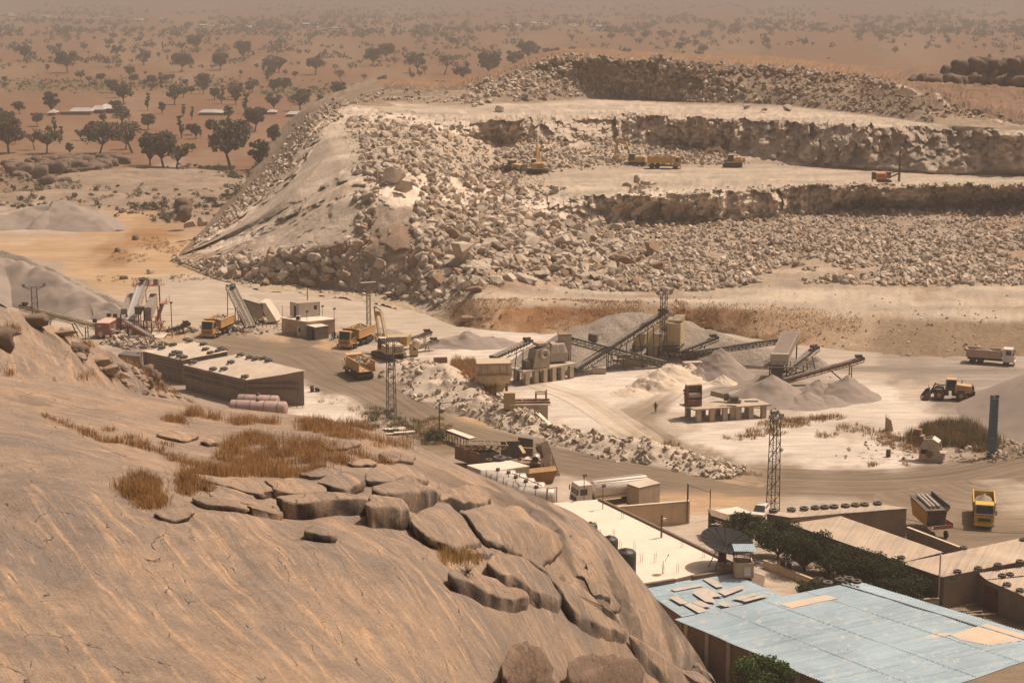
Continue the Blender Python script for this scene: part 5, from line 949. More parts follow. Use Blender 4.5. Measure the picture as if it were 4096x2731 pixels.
def cabin(name, label, cat, pix_front, depthvec, z0, h, m, roofm, group=None):
    a, b = pix_front; d = np.array(depthvec, float); q = ccw([np.array([*a[:2], 0]), np.array([*b[:2], 0]), np.array([*b[:2], 0]) + d, np.array([*a[:2], 0]) + d]); c = sum(q) / 4; off = np.array([c[0], c[1], z0]); t = thing(name, label, cat, off, 0, group)
    return t, q, off
# site cabin: front-left, front-right corners on the roof (h=3.16)
ca, cb_ = P(1163, 1263, 3.16), P(1193, 1270, 3.16); cc_ = P(1279, 1263, 3.16); cd_ = ca + (cc_ - cb_); q = ccw([ca, cb_, cc_, cd_]); c = sum(q) / 4; off = np.array([c[0], c[1], 3.16])
t = thing('site_cabin', 'pale corrugated site cabin standing on the control house roof', 'cabin', off); MB(off).hexa([(p[0], p[1], 3.18) for p in q], [(p[0], p[1], 5.9) for p in q]).build('wall', M_white, t)
MB(off).slab([(p[0] + (p[0] - c[0]) * .02, p[1] + (p[1] - c[1]) * .02, 5.98) for p in q], .08).build('roof', mat('faded_red_roof', (.42, .31, .24)), t)
mb = MB(off)
for p in q: mb.box((p[0], p[1], 4.55), (.14, .14, 2.9))
mb.build('corner_frame', mat('teal_frame', (.16, .24, .25)), t); onwall(ca, cb_, .62, 4.3, .8, 2.1, off).build('door', mat('maroon_door', (.12, .05, .035)), t)
wn = onwall(cb_, cc_, .80, 4.9, 1.1, 1.3, off).build('window', M_white, t); onwall(cb_, cc_, .80, 4.9, .6, .8, off, d=.09).build('pane', M_glass, wn)
mb = MB(off)
for k in range(22): f = (k + .5) / 22; p = cb_ + (cc_ - cb_) * f; e = cc_ - cb_; mb.box((p[0] + e[1] / 40, p[1] - e[0] / 40 * 0 - .02, 4.5), (.05, .05, 2.5))
mb.build('rib', M_white, t)
ac = thing('air_conditioner', 'boxy air conditioning unit on the control house roof in front of the cabin', 'air conditioner', P(1194, 1279, 3.16)); MB().box((0, 0, .4), (.95, .45, .75)).build('casing', M_white, ac); MB().box((-.1, -.24, .4), (.6, .04, .6)).build('grille', M_dk, ac)
# antenna, roof light poles
def pole(name, label, base, h, r=.05, m=None, arm=None, lamp=None, cat='pole', group=None, tilt=0):
    t = thing(name, label, cat, base, 0, group); MB().tube((0, 0, -.1), (tilt, 0, h), r, 6).build('post', m or M_steel, t)
    if arm is not None: MB().beam((0, 0, h), arm, .08).beam((0, 0, h - 1.6), tuple(np.array(arm) * .55 + np.array([0, 0, h * .45])), .06).build('arm', m or M_steel, t)
    if lamp: MB().box((tilt + .08, -.12, h), (.5, .16, .38), .2, Matrix.Rotation(.5, 3, 'X')).build('floodlight', lamp, t)
    return t
pole('antenna', 'thin lattice antenna on the roof of the site cabin', P(1230, 1199, 5.98), 3.2, .09); 
for (u, v, h, lb) in [(1228, 1290, 2.2, 'light pole on the control house roof beside the shed'), (1290, 1266, 2.1, 'round topped lamp on the roof right of the cabin'), (1337, 1283, 2.4, 'light pole at the right corner of the control house roof'), (1130, 1262, 2.0, 'bare steel post at the left edge of the control house roof')]:
    pole('light_pole', lb, P(u, v, 3.16), h, .05, lamp=M_tin if 'bare' not in lb else None, cat='light pole')
sa, sb_, sc_ = P(1226, 1350), P(1262, 1361), P(1316, 1353); sd_ = sa + (sc_ - sb_); q = ccw([np.array([*p[:2], 2.5]) for p in (sa, sb_, sc_, sd_)]); c = sum(q) / 4; off = np.array([c[0], c[1], 0])
t = thing('shed', 'dark corrugated tin shed with pale roof in front of the control house', 'shed', off); walls(MB(off), q, inset=.02).build('wall', M_tin, t); roof_sheet(q, M_roofw, t, off=off, pitch=.25); onwall(sa, sb_, .72, 1.0, .8, 2.0, off).build('doorway', M_dk, t)
# --- flat white roof of the office building beside the dome
FR = [(2244, 2010), (2396, 1996), (2932, 2252), (2575, 2344)]; q = ccw(bquad(FR, 4.2)); ext = P(2050, 2180, 4.2)
q = ccw([P(2200, 2012, 4.2), P(2396, 1996, 4.2), P(2935, 2256, 4.2), P(2560, 2350, 4.2)]); c = sum(q) / 4; off = np.array([c[0], c[1], 0])
t = thing('flat_roofed_building', 'wide office building with a white flat roof and a brown parapet', 'building', off); walls(MB(off), q, drop=.2).build('wall', M_cream, t); MB(off).slab(q, .2).build('roof', M_flat, t)
M_par = mat('brown_parapet', (.17, .125, .09), var=.2); mb = MB(off); e0, e1 = P(2396, 1996, 4.32), P(2935, 2256, 4.32); mb.beam(e0, e1, .35, .3); mb.build('parapet', M_par, t)
mb = MB(off); mb.beam(P(2575, 2338, 4.35), P(2700, 2318, 4.35), .4, .25).beam(P(2770, 2308, 4.4), P(2925, 2284, 4.4), .5, .4).build('parapet', M_par, t)
OFFICE = t
def rebar(u, v, k):
    p = P(u, v, 4.2); t = thing('rebar', REB[k % len(REB)], 'rebar', p, 0, 'rebar starters on the white flat roof')
    mb = MB(); r = random.Random(k)
    for a, b in ((-.1, -.1), (.1, -.1), (-.1, .1), (.1, .1)): mb.tube((a, b, 0), (a + r.uniform(-.08, .08), b + r.uniform(-.08, .08), r.uniform(.8, 1.3)), .014, 4)
    o = mb.build('rod', mat('rusty_rebar', (.16, .09, .06)) if 'REBM' not in globals() else REBM, t); return t
REBM = mat('rusty_rebar', (.16, .09, .06)); REB = ['cluster of thin rusty rebar starters sticking out of the white flat roof']
for k, (x, y) in enumerate([(645, 725), (690, 800), (815, 800), (878, 905), (1006, 920), (1068, 1030), (1195, 1030), (1270, 1130), (1400, 1125), (1440, 890), (1640, 985), (895, 625), (1258, 800), (480, 640)]):
    if k == 13: continue
    rebar(2100 + x / 2.296, 1800 + y / 2.296, k)
for (u, v, h, lb) in [(2336, 1999, 3.2, 'floodlight post at the far edge of the white flat roof'), (2411, 2036, 3.0, 'floodlight post beside the parapet of the white flat roof')]: pole('floodlight_post', lb, P(u, v, 4.2), h, .05, lamp=M_tin, cat='light post')
t = pole('floodlight_post', 'thick dark post with a small white lamp in the middle of the parapet', P(2645, 2149, 4.2), 2.7, .1, cat='light post'); MB().box((.35, 0, 2.2), (.35, .25, .28), .4).build('floodlight', M_white, t)
# small dish with a feed arm on the roof
t = thing('small_dish', 'small pale dish on a thin mast on the white flat roof', 'satellite dish', P(2652, 2294, 4.2)); MB().tube((0, 0, 0), (0, 0, 1.5), .03, 6).build('mast', M_tin, t); MB().lathe([(0, 0), (.25, .03), (.45, .1)], (0, 0, 0), 'z', 16, Matrix.Rotation(.5, 3, 'Y')).build('reflector', M_white, t).location = (0, 0, 1.5); MB().tube((.2, 0, 1.45), (.55, .1, 2.1), .025, 5).box((.55, .1, 2.1), (.1, .1, .16)).build('feed_arm', M_steel, t)
# satellite dish
t = thing('satellite_dish', 'huge black mesh satellite dish standing on the white flat roof', 'satellite dish', P(2900, 2262, 4.2)); R1 = Matrix.Rotation(R(8), 3, 'Y') @ Matrix.Rotation(R(12), 3, 'X'); prof = [(r_, .55 * (r_ / 2.95) ** 2) for r_ in np.linspace(0.05, 2.95, 9)]
mb = MB(); mb.lathe(prof, (0, 0, 0), 'z', 40, R1); mb.lathe([(r_, z - .04) for r_, z in prof], (0, 0, 0), 'z', 40, R1)
for k in range(16): a = 6.283 * k / 16; mb.tube(R1 @ Vector((.1 * math.cos(a), .1 * math.sin(a), .02)), R1 @ Vector((2.95 * math.cos(a), 2.95 * math.sin(a), .57)), .03, 4)
o = mb.build('reflector', mat('black_mesh', (.010, .009, .008), rough=.8, var=.2), t); o.location = (.1, 0, 2.45)
MB().tube((0, 0, 0), (0, 0, 2.5), .13, 8).build('mast', M_steel, t); MB().box((0, 0, .15), (1.4, .9, .3)).build('base', M_conc, t)
for a in ((-1.9, -.4), (-1.2, -1.3), (1.3, .4), (-.4, 1.0)): MB().tube((a[0], a[1], 0), (a[0] * .35, a[1] * .35, 2.6), .05, 5).build('leg', M_steel, t)
bt = thing('barrel', 'rusty barrel standing under the big satellite dish', 'barrel', P(2885, 2250, 4.2))
def barrel_parts(t, r=.3, h=.9, m=None): MB().lathe([(0, 0), (r, 0), (r, h * .32), (r * 1.05, h * .34), (r, h * .36), (r, h * .64), (r * 1.05, h * .66), (r, h * .68), (r, h), (r * .9, h), (r * .9, h - .04), (0, h - .04)], (0, 0, 0), 'z', 16).build('drum', m or M_rb, t)
M_rb = mat('rusty_barrel', (.10, .05, .035), var=.4, scale=4, rust=.4); barrel_parts(bt, .34, 1.3)
# roof tank housing with a little blue awning
t = thing('roof_turret', 'cream roof turret with a blue sheet awning on thin posts', 'roof turret', P(2972, 2300, 4.2)); mb = MB(); 
for x, y, sx, sy in ((-.95, 0, .15, 1.8), (.95, 0, .15, 1.8), (0, -.85, 1.76, .15), (0, .85, 1.76, .15)): mb.box((x, y, .85), (sx, sy, 1.7))
mb.build('wall', M_cream, t); MB().box((0, 0, .3), (1.7, 1.5, .5)).build('floor', M_dk, t); V, Fq = corrugated([(-1.15, -1.0, 3.05), (1.25, -1.0, 3.05), (1.25, 1.0, 3.25), (-1.15, 1.0, 3.25)], .2, .02); link('awning', mesh_np('awning', V, Fq, M_blue), t)
for x in (-.9, .9):
    for y in (-.8, .8): MB().tube((x, y, 1.6), (x, y, 3.1), .045, 5).build('post', M_steel, t)
MB().box((.35, -.95, .75), (.7, .06, 1.0)).build('panel', M_white, t)
MBq = [P(2935, 2262, 3.9), P(3060, 2305, 3.9), P(3050, 2345, 3.9), P(2945, 2330, 3.9)]; q = ccw(MBq); c = sum(q) / 4; off = np.array([c[0], c[1], 0]); t = thing('annex', 'small cream annex below the roof turret', 'building', off); walls(MB(off), q).build('wall', M_cream, t); MB(off).slab([(p[0], p[1], 3.95) for p in q], .12).build('roof', M_par, t)
# black water tanks against the dome
def water_tank(u, v, lb, r=.95, h=2.6, z=2.2):
    t = thing('water_tank', lb, 'water tank', P(u, v, z)); prof = [(0, 0), (r, 0)]
    for k in range(9): z0 = .15 + k * (h - .3) / 9; prof += [(r, z0), (r * 1.03, z0 + .06), (r, z0 + .13)]
    prof += [(r, h), (r * .8, h + .22), (r * .25, h + .35), (r * .25, h + .45), (0, h + .45)]
    MB().lathe(prof, (0, 0, 0), 'z', 24).build('tank', M_black, t); MB().tube((-.5, -.2, h + .2), (.4, -.6, h + .1), .04, 5).tube((.4, -.6, h + .1), (.5, -.85, .4), .04, 5).build('pipe', M_tin, t)
water_tank(2438, 2225, 'black ribbed water tank, farther one by the dome', .95, 2.0, z=4.2); water_tank(2503, 2296, 'black ribbed water tank, nearer and larger one by the dome', 1.1, 2.5, 4.2); water_tank(2362, 2140, 'black water tank mostly hidden by the dome', .8, 1.2, 4.2)
# --- concrete kiosk and boundary wall by the tanker
def kiosk(name, label, foot, zs, m, mr, cat='building', pitch=.3):
    q = [np.array([*P(u, v)[:2], z]) for (u, v), z in zip(foot, zs)]; q = ccw(q); c = sum(q) / 4; off = np.array([c[0], c[1], 0]); t = thing(name, label, cat, off); walls(MB(off), q, inset=.03).build('wall', m, t); roof_sheet(q, mr, t, pitch=pitch, off=off); return t
q = ccw(bquad([(2506, 1934), (2594, 1912), (2642, 1931), (2556, 1951)], 3.0)); c = sum(q) / 4; off = np.array([c[0], c[1], 0]); t = thing('kiosk', 'plain grey cement kiosk with a pale sheet roof behind the tanker', 'kiosk', off); walls(MB(off), q, inset=.03).build('wall', M_conc, t); roof_sheet(q, M_roofw, t, off=off); 
o = MB(off); pA = P(2552, 1950, 2.9); o.box((pA[0] + .02, pA[1] - .06, 1.4), (.12, .1, 2.8)); o.build('corner_post', M_dk, t)
def wall_run(name, label, a, b, h, th, m, cap=None, cat='wall'):
    a = np.array([a[0], a[1], 0.]); b = np.array([b[0], b[1], 0.]); c = (a + b) / 2; t = thing(name, label, cat, c); MB(c).beam(a + np.array([0, 0, h / 2 - .1]), b + np.array([0, 0, h / 2 - .1]), th, h).build('wall', m, t)
    MB(c).beam(a + np.array([0, 0, h + .02]), b + np.array([0, 0, h + .02]), th + .12, .1).build('coping', cap or M_roofw, t); return t, c
a = P(2470, 2026, 2.9); b = P(2758, 2003, 2.9); t, c = wall_run('boundary_wall', 'stained cream boundary wall between the flat roof and the road', a, b, 2.9, .3, M_cream)
MB(c).beam((b[0] - .3, b[1] - .25, 0), (b[0] - .3, b[1] - .25, 5.3), .12).build('post', M_steel, t)
t = thing('gate_frame', 'thin steel goal frame of two posts and a cross wire beside the boundary wall', 'gate frame', P(2795, 2070)); pa, pb = P(2751, 2060), P(2839, 2080); o3 = np.array(t.location)
for p in (pa, pb): MB(o3).tube((p[0], p[1], 0), (p[0], p[1], 4.1), .06, 6).build('post', M_steel, t)
MB(o3).tube((pa[0], pa[1], 4.05), (pb[0], pb[1], 3.7), .035, 5).build('rail', M_steel, t)
# --- small hut with rafters
t, q, off = building('hut', 'small hut with a pale cement roof beside the white car', [(2858, 2040), (2905, 2058), (3005, 2050), (2950, 2026)], 2.7, M_block, M_flat, roof='flat', cat='hut')
t, q, off = building('open_shed', 'unroofed timber shed with bare rafters and a dark interior', [(2832, 2040), (2845, 2064), (2930, 2090), (2912, 2062)], 2.9, M_dk, M_wood, roof='none', cat='shed')
mb = MB(off); 
for k in range(9): f = k / 8; mb.beam(q[0] * (1 - f) + q[1] * f + np.array([0, 0, .1]), q[3] * (1 - f) + q[2] * f + np.array([0, 0, .1]), .12, .12)
mb.build('rafter', M_wood, t)
t = thing('timber_pile', 'loose pile of pale boards behind the satellite dish', 'boards', P(2905, 2098, 2.2)); mb = MB(); r_ = random.Random(4)
for k in range(12): mb.box((r_.uniform(-.8, .8), r_.uniform(-.5, .5), .15 + .06 * k * .4), (r_.uniform(1.4, 2.6), .18, .06), r_.uniform(-.9, .5))
mb.box((0, 0, -1.0), (1.6, 1.0, 2.2)); mb.build('board', mat('pale_board', (.5, .4, .3)), t)
# --- right hand workshop sheds
tA2, qA2, o_ = building('workshop_shed', 'long narrow brown roofed shed with a row of ten tyres', [(3060, 2052), (3160, 2070), (3636, 2031), (3480, 2008)], [3.9, 3.7, 3.9, 4.0], M_dk if False else M_block, M_roofb, rib=1)
tB2, qB2, o_ = building('workshop_shed', 'low shed with a plain tan roof behind the row of dark trees', [(3155, 2092), (3608, 2250), (3772, 2206), (3346, 2057)], [3.0, 3.0, 3.5, 3.5], M_block, M_roofb, rib=1)
tC2, qC2, o_ = building('workshop_shed', 'broad tan roofed shed running off the right edge', [(3604, 2250), (3770, 2306), (4330, 2196), (4330, 2102)], [3.8, 3.8, 4.0, 4.2], M_block, M_roofb, rib=3)
MB(o_).box((qC2[0][0] * 0 + P(3806, 2308, 3.5)[0], P(3806, 2308, 3.5)[1] - .1, 3.45), (.9, .05, .3)).build('sign', mat('small_green_sign', (.12, .15, .06)), tC2)
tD2, qD2, o_ = building('workshop_shed', 'tan lean to roof with two tyres below the broad shed', [(3913, 2290), (3945, 2316), (4330, 2275), (4330, 2232)], [3.5, 3.4, 3.5, 3.6], M_block, M_roofb, rib=3)
tE2, qE2, o_ = building('workshop_shed', 'lowest tan sloping roof at the right edge over a red gate', [(3940, 2317), (4096, 2384), (4330, 2430), (4330, 2285)], [3.3, 3.2, 3.2, 3.3], M_block, M_roofb, rib=3)
g0, g1 = P(3940, 2322, 3.1), P(3995, 2345, 3.1); onwall((g0[0], g0[1], 0), (g1[0], g1[1], 0), .5, 1.4, 2.0, 2.6, o_, d=.12).build('gate', mat('dull_red_gate', (.12, .05, .035), rust=.3), tE2)
t, c = wall_run('yard_wall', 'low brown wall behind the tipped yellow truck body', P(3630, 2108, 1.6), P(3845, 2190, 1.6), 1.6, .25, M_block)
t, c = wall_run('courtyard_wall', 'low cream courtyard wall under the dark trees', P(3055, 2240, .9), P(3250, 2315, .9), .9, .25, M_cream, M_cream)
t, c = wall_run('courtyard_wall', 'short pale wall behind the blue roof by the shed corner', P(3640, 2398, 1.4), P(3755, 2392, 1.4), 1.4, .25, M_cream, M_cream)
pole('vent_pipe', 'tall pale pipe standing at the shed corner', P(3752, 2430), 6.2, .09, M_white, cat='pipe')
t = thing('barrel', 'blue plastic barrel beside the courtyard wall', 'barrel', P(3155, 2285)); barrel_parts(t, .32, 1.0, mat('blue_plastic', (.03, .06, .13)))
t = thing('bin', 'orange bin against the courtyard wall', 'bin', P(3130, 2275)); MB().box((0, 0, .4), (.5, .4, .8)).box((0, 0, .85), (.56, .46, .1)).build('body', mat('orange_bin', (.25, .1, .04)), t)
t = thing('lumber', 'heap of grey timber and scrap behind the blue roof', 'scrap', P(3880, 2470)); mb = MB(); r_ = random.Random(9)
for k in range(14): mb.box((r_.uniform(-2, 2), r_.uniform(-1, 1), r_.uniform(.2, .8)), (r_.uniform(1, 3), .15, .12), r_.uniform(0, 3))
mb.build('board', M_wood, t)
# --- blue roofed sheds
q = [P(2560, 2352, 4.0), P(2728, 2466, 3.4), P(3130, 2384, 3.7), P(2925, 2288, 4.3)]; q2 = ccw(q); c = sum(q2) / 4; off = np.array([c[0], c[1], 0]); t = thing('blue_roofed_shed', 'smaller blue roofed shed patched with loose pale sheets', 'shed', off)
walls(MB(off), q2, inset=.04).build('wall', M_brick, t); i0_ = [np.allclose(p, q[0]) for p in q2].index(True); qq = q2[i0_:] + q2[:i0_]; roof_sheet(qq, M_blue, t, pitch=.28, off=off)
def patch(x, y, w_, l_, a, k):
    pts = [(2500 + px / 2.297, 2200 + py / 2.297) for px, py in PATCH[k]]; pp = [P(u, v, 3.9) for u, v in pts]; 
PATCH = [[(415, 355), (680, 305), (725, 325), (460, 375)], [(710, 262), (800, 256), (910, 330), (840, 340)], [(845, 375), (1070, 322), (1100, 345), (920, 415)], [(400, 430), (480, 418), (580, 485), (510, 492)], [(530, 490), (640, 478), (760, 555), (680, 575)], [(620, 390), (680, 355), (760, 350), (900, 418), (800, 430), (835, 480), (740, 470)], [(610, 478), (690, 460), (800, 510), (720, 522)], [(840, 488), (920, 472), (1000, 500), (925, 518)], [(980, 440), (1180, 390), (1230, 405), (1060, 458)], [(1065, 458), (1240, 408), (1335, 412), (1110, 470)], [(1000, 405), (1100, 350), (1190, 375), (1040, 420)], [(750, 545), (800, 520), (880, 530), (830, 548)]]
M_sheet = mat('loose_pale_sheet', (.45, .40, .34), rough=.6, var=.15, scale=1.2)
for k, pl in enumerate(PATCH[:10]):
    pp = [PY(2500 + x / 2.297, 2200 + y / 2.297, 1) for x, y in pl]; q3 = []
    for x, y in pl:
        u, v = 2500 + x / 2.297, 2200 + y / 2.297; f = np.clip((v - 2290) / 170.0, 0, 1); q3.append(P(u, v, 4.33 - .75 * f + .02 + .02 * (k % 4)))
    o = MB(off).slab(ccw(q3), .02).build('loose_sheet', M_sheet, None); o.location = off; tag(o, 'pale loose sheet laid as a patch on the smaller blue roof', 'roof sheet', 'loose sheets on the smaller blue roof')
RG0, RG1 = P(3366, 2336, 6.4), P(4120, 2566, 6.4); e0, e1 = P(2698, 2474, 4.6), P(3330, 2742, 4.6); f0, f1 = P(3440, 2326, 5.9), P(4140, 2536, 5.9); dv2 = (RG1 - RG0) * .25; dv3 = (e1 - e0) * .3
A = [e0, e1 + dv3, RG1 + dv2 * .5, RG0]; c = (e0 + e1 + RG0 + RG1) / 4; off = np.array([c[0], c[1], 0]); t = thing('blue_roofed_shed', 'large blue corrugated roofed shed filling the bottom right corner', 'shed', off)
roof_sheet([RG0, RG1 + dv2 * .5, e1 + dv3, e0][::1], M_blue, t, pitch=.30, amp_=.045, off=off, mid=10, sag=.07); roof_sheet([f0, f1 + dv2 * .5, RG1 + dv2 * .5, RG0], M_blue, t, pitch=.30, amp_=.045, off=off)
M_lap = mat('sheet_lap', (.20, .26, .29), var=.3); M_tanp = mat('tan_roof_panel', (.58, .45, .32), rough=.6, var=.08, scale=.6)
def roofpt(u, v):                      # on the near slope of the big blue roof
    a, b, c_ = ray(u, v); n_ = np.cross(RG1 - RG0, e0 - RG0); o0 = np.array([0, 0, CAMZ]); d_ = np.array([a, b, c_]); tt_ = np.dot(RG0 - o0, n_) / np.dot(d_, n_); return o0 + d_ * tt_
for pl in ([(3117, 2418), (3300, 2380), (3351, 2394), (3168, 2433)], [(3590, 2572), (3760, 2532), (3815, 2536), (3655, 2580)], [(3800, 2540), (3945, 2496), (4096, 2537), (4110, 2560), (3960, 2582), (3845, 2560)]):
    qp = [roofpt(u, v) + np.array([0, 0, .07]) for u, v in pl]; MB(off).slab(ccw(qp), .04).build('roof_panel', M_tanp, t)
for f in (.22, .48, .74):
    p0_, p1_ = RG0 * (1 - f) + e0 * f, (RG1 + dv2 * .5) * (1 - f) + (e1 + dv3) * f; sl = MB(off)
    for k in range(40):
        g = k / 40; a_2 = p0_ * (1 - g) + p1_ * g; b_2 = p0_ * (1 - g - .02) + p1_ * (g + .02); sl.beam(a_2 + np.array([0, 0, .05]), b_2 + np.array([0, 0, .05]), .045, .02)
    sl.build('sheet_lap', M_lap, t)
mb = MB(off)
for k in range(30):
    f = k / 30; p = RG0 * (1 - f) + RG1 * f; p2 = RG0 * (1 - f - 1 / 30) + RG1 * (f + 1 / 30); mb.beam(p + np.array([0, 0, .07 + .02 * (k % 2)]), p2 + np.array([0, 0, .07]), .22, .05)
mb.build('ridge_cap', mat('weathered_ridge', (.30, .34, .35), rust=.3), t)
# a wall under the near eave with pilasters
ww = [e0 * .985 + RG0 * .015, e1 + dv3, RG1 + dv2 * .5, RG0]; ci = (e0 + e1) / 2; d_ = (e1 - e0) / np.linalg.norm(e1 - e0); nrm = np.array([d_[1], -d_[0], 0])
wa, wb = e0 - nrm * .5 + d_ * .3, e1 + dv3 - nrm * .5; MB(off).hexa([(wa[0], wa[1], -.2), (wb[0], wb[1], -.2), (wb[0] - nrm[0] * .3, wb[1] - nrm[1] * .3, -.2), (wa[0] - nrm[0] * .3, wa[1] - nrm[1] * .3, -.2)], [(wa[0], wa[1], 4.5), (wb[0], wb[1], 4.5), (wb[0] - nrm[0] * .3, wb[1] - nrm[1] * .3, 4.5), (wa[0] - nrm[0] * .3, wa[1] - nrm[1] * .3, 4.5)]).build('wall', M_brick, t)
for k in range(9): p = wa + (wb - wa) * (k + .35) / 9 + nrm * .06; MB(off).box((p[0], p[1], 2.1), (.5, .3, 4.6), math.atan2(d_[1], d_[0])).build('pilaster', M_conc, t)
g0 = e0 + d_ * .4 - nrm * .4; g1 = RG0 - nrm * .2; g2 = f0; MB(off).prism([(g0[0], g0[1], -.2), (g1[0], g1[1], -.2), (g1[0], g1[1], 6.3), (g0[0], g0[1], 4.5)], d_ * .25).build('wall', M_brick, t)
MB(off).prism([(g1[0], g1[1], -.2), (g2[0], g2[1], -.2), (g2[0], g2[1], 5.8), (g1[0], g1[1], 6.3)], d_ * .25).build('wall', M_brick, t)
t2 = thing('floodlight', 'small black floodlight on the near eave of the large blue roof', 'floodlight', roofpt(3098, 2640) + np.array([0, 0, .1])); MB().box((0, 0, .22), (.42, .12, .34), .3).build('housing', M_black, t2); MB().box((0, -.07, .22), (.34, .02, .26), .3).build('lens', M_white, t2); MB().tube((0, 0, -.05), (0, 0, .1), .03, 5).build('bracket', M_steel, t2)
t2 = thing('cable', 'thin dark cable sagging across the large blue roof', 'cable', roofpt(3560, 2600)); mb = MB(np.array(t2.location)); cp2 = [(3125, 2638), (3240, 2618), (3370, 2600), (3500, 2592), (3640, 2600), (3800, 2640)]
for a, b in zip(cp2[:-1], cp2[1:]): mb.tube(roofpt(*a) + np.array([0, 0, .08]), roofpt(*b) + np.array([0, 0, .08]), .018, 4)
mb.build('wire', M_dk, t2)
# --- buried store roof by the scrap, steel tanks and scrap heap
def SC5(x, y): return 1780 + x / 4.126, 1700 + y / 4.126
q = ccw([P(*SC5(360, 655), 2.6), P(*SC5(680, 770), 2.6), P(*SC5(1400, 672), 2.6), P(*SC5(1080, 580), 2.6)]); c = sum(q) / 4; off = np.array([c[0], c[1], 0]); t = thing('store', 'low store with a white cement roof beside the scrap heap', 'building', off); walls(MB(off), q, drop=.15, inset=.02).build('wall', M_conc, t); MB(off).slab(q, .16).build('roof', M_flat, t)
M_alu = mat('aluminium_cladding', (.52, .46, .39), rough=.4, metal=.25, var=.2, scale=2.2, rust=.1)
def htank(a, b, r, lb, m, bands=3, cat='tank', group=None, name='storage_tank', hatch=True, sad=True):
    a = np.array(a, float); b = np.array(b, float); c = (a + b) / 2; t = thing(name, lb, cat, (c[0], c[1], 0), 0, group); o_ = np.array([c[0], c[1], 0]); L_ = np.linalg.norm(b - a); d = (b - a) / L_; M_ = Vector((0, 0, 1)).rotation_difference(Vector(d)).to_matrix()
    MB(o_).lathe([(0, -L_ / 2 - r * .25), (r * .6, -L_ / 2 - r * .18), (r * .95, -L_ / 2), (r, -L_ / 2 + .12), (r, L_ / 2 - .12), (r * .95, L_ / 2), (r * .6, L_ / 2 + r * .18), (0, L_ / 2 + r * .25)], c, 'z', 26, M_).build('shell', m, t)
    for k in range(bands): z = -L_ / 2 + L_ * (k + .5) / bands; MB(o_).lathe([(r, z - .05), (r * 1.03, z - .05), (r * 1.03, z + .05), (r, z + .05)], c, 'z', 26, M_).build('band', M_steel, t)
    if hatch: MB(o_).lathe([(0, 0), (.28, 0), (.28, .35), (0, .35)], (c[0], c[1], c[2] + r - .05), 'z', 12).build('hatch', M_steel, t)
    if sad:
        for f in (.2, .8): p = a + (b - a) * f; MB(o_).box((p[0], p[1], (p[2] - r) / 2 + .1), (.5, .9, p[2] - r + .4)).build('saddle', M_conc, t)
    return t
for k, ((x0, y0), (x1, y1)) in enumerate([((850, 900), (1160, 880)), ((1030, 945), (1330, 930)), ((1130, 1020), (1470, 1010)), ((1290, 1090), (1640, 1080)), ((1480, 1180), (1800, 1185))]):
    a = P(*SC5(x0 - 260, y0 - 20), 1.5); b = P(*SC5(x1, y1), 1.5)
    htank(a, b, 1.15, ['clad fuel tank farthest up the row beside the scrap', 'second clad fuel tank counted from the scrap', 'middle clad fuel tank of the row of five', 'fourth clad fuel tank, partly behind the dome', 'nearest clad fuel tank with a dark banded end'][k], M_alu, 3, 'fuel tank', 'clad fuel tanks behind the dome')
t = thing('pipework', 'rusty pipe sloping down over the fuel tanks', 'pipe', P(*SC5(1400, 980), 0)); o3 = np.array(t.location); mb = MB(o3); mb.tube(P(*SC5(1110, 790), 3.6), P(*SC5(1600, 995), 3.0), .07, 6); mb.build('pipe', REBM, t)
mb = MB(o3); pa, pb = P(*SC5(1680, 1045), 3.4), P(*SC5(1845, 1025), 3.4); mb.tube((pa[0], pa[1], 1.5), pa, .06, 6).tube(pa, pb, .06, 6).tube(pb, (pb[0], pb[1], 1.2), .06, 6).build('hoop', REBM, t)
M_rp = mat('red_lead_tank', (.33, .20, .17), rough=.55, var=.25, scale=.7, rust=.35, dust=.5, dustc=(.55, .45, .38), streak=.2)
htank(P(925, 1626, 1.2), P(1143, 1634, 1.2), 1.15, 'big faded red steel tank lying in front of the block building', M_rp, 4, 'tank', name='steel_tank', sad=False); htank(P(955, 1600, 1.2), P(1112, 1606, 1.2), 1.0, 'second faded red tank behind the big one', M_rp, 3, 'tank', name='steel_tank', sad=False)
t = thing('step_ladder', 'tall thin steel ladder at the corner of the block building', 'ladder', P(1200, 1632)); mb = MB(); mb.tube((-.5, 0, 0), (-.4, .3, 3.0), .05, 5).tube((.5, -.2, 0), (-.2, .25, 3.0), .05, 5)
for k in range(7): f = k / 7; mb.tube((-.5 + .1 * f, .3 * f, 3 * f), (.5 - .7 * f, -.2 + .45 * f, 3 * f), .03, 4)
mb.build('frame', M_steel, t)
for (u, v, lb, up) in [(1249, 1567, 'upright rusty barrel beside the road', 1), (1266, 1563, 'dark barrel lying on its side beside the road', 0), (3553, 1826, 'lone dark barrel on the white ground', 1)]:
    t = thing('barrel', lb, 'barrel', P(u, v)); barrel_parts(t, .34, 1.05)
    if not up: t.rotation_euler = (R(90), 0, R(20)); t.location.z = .34
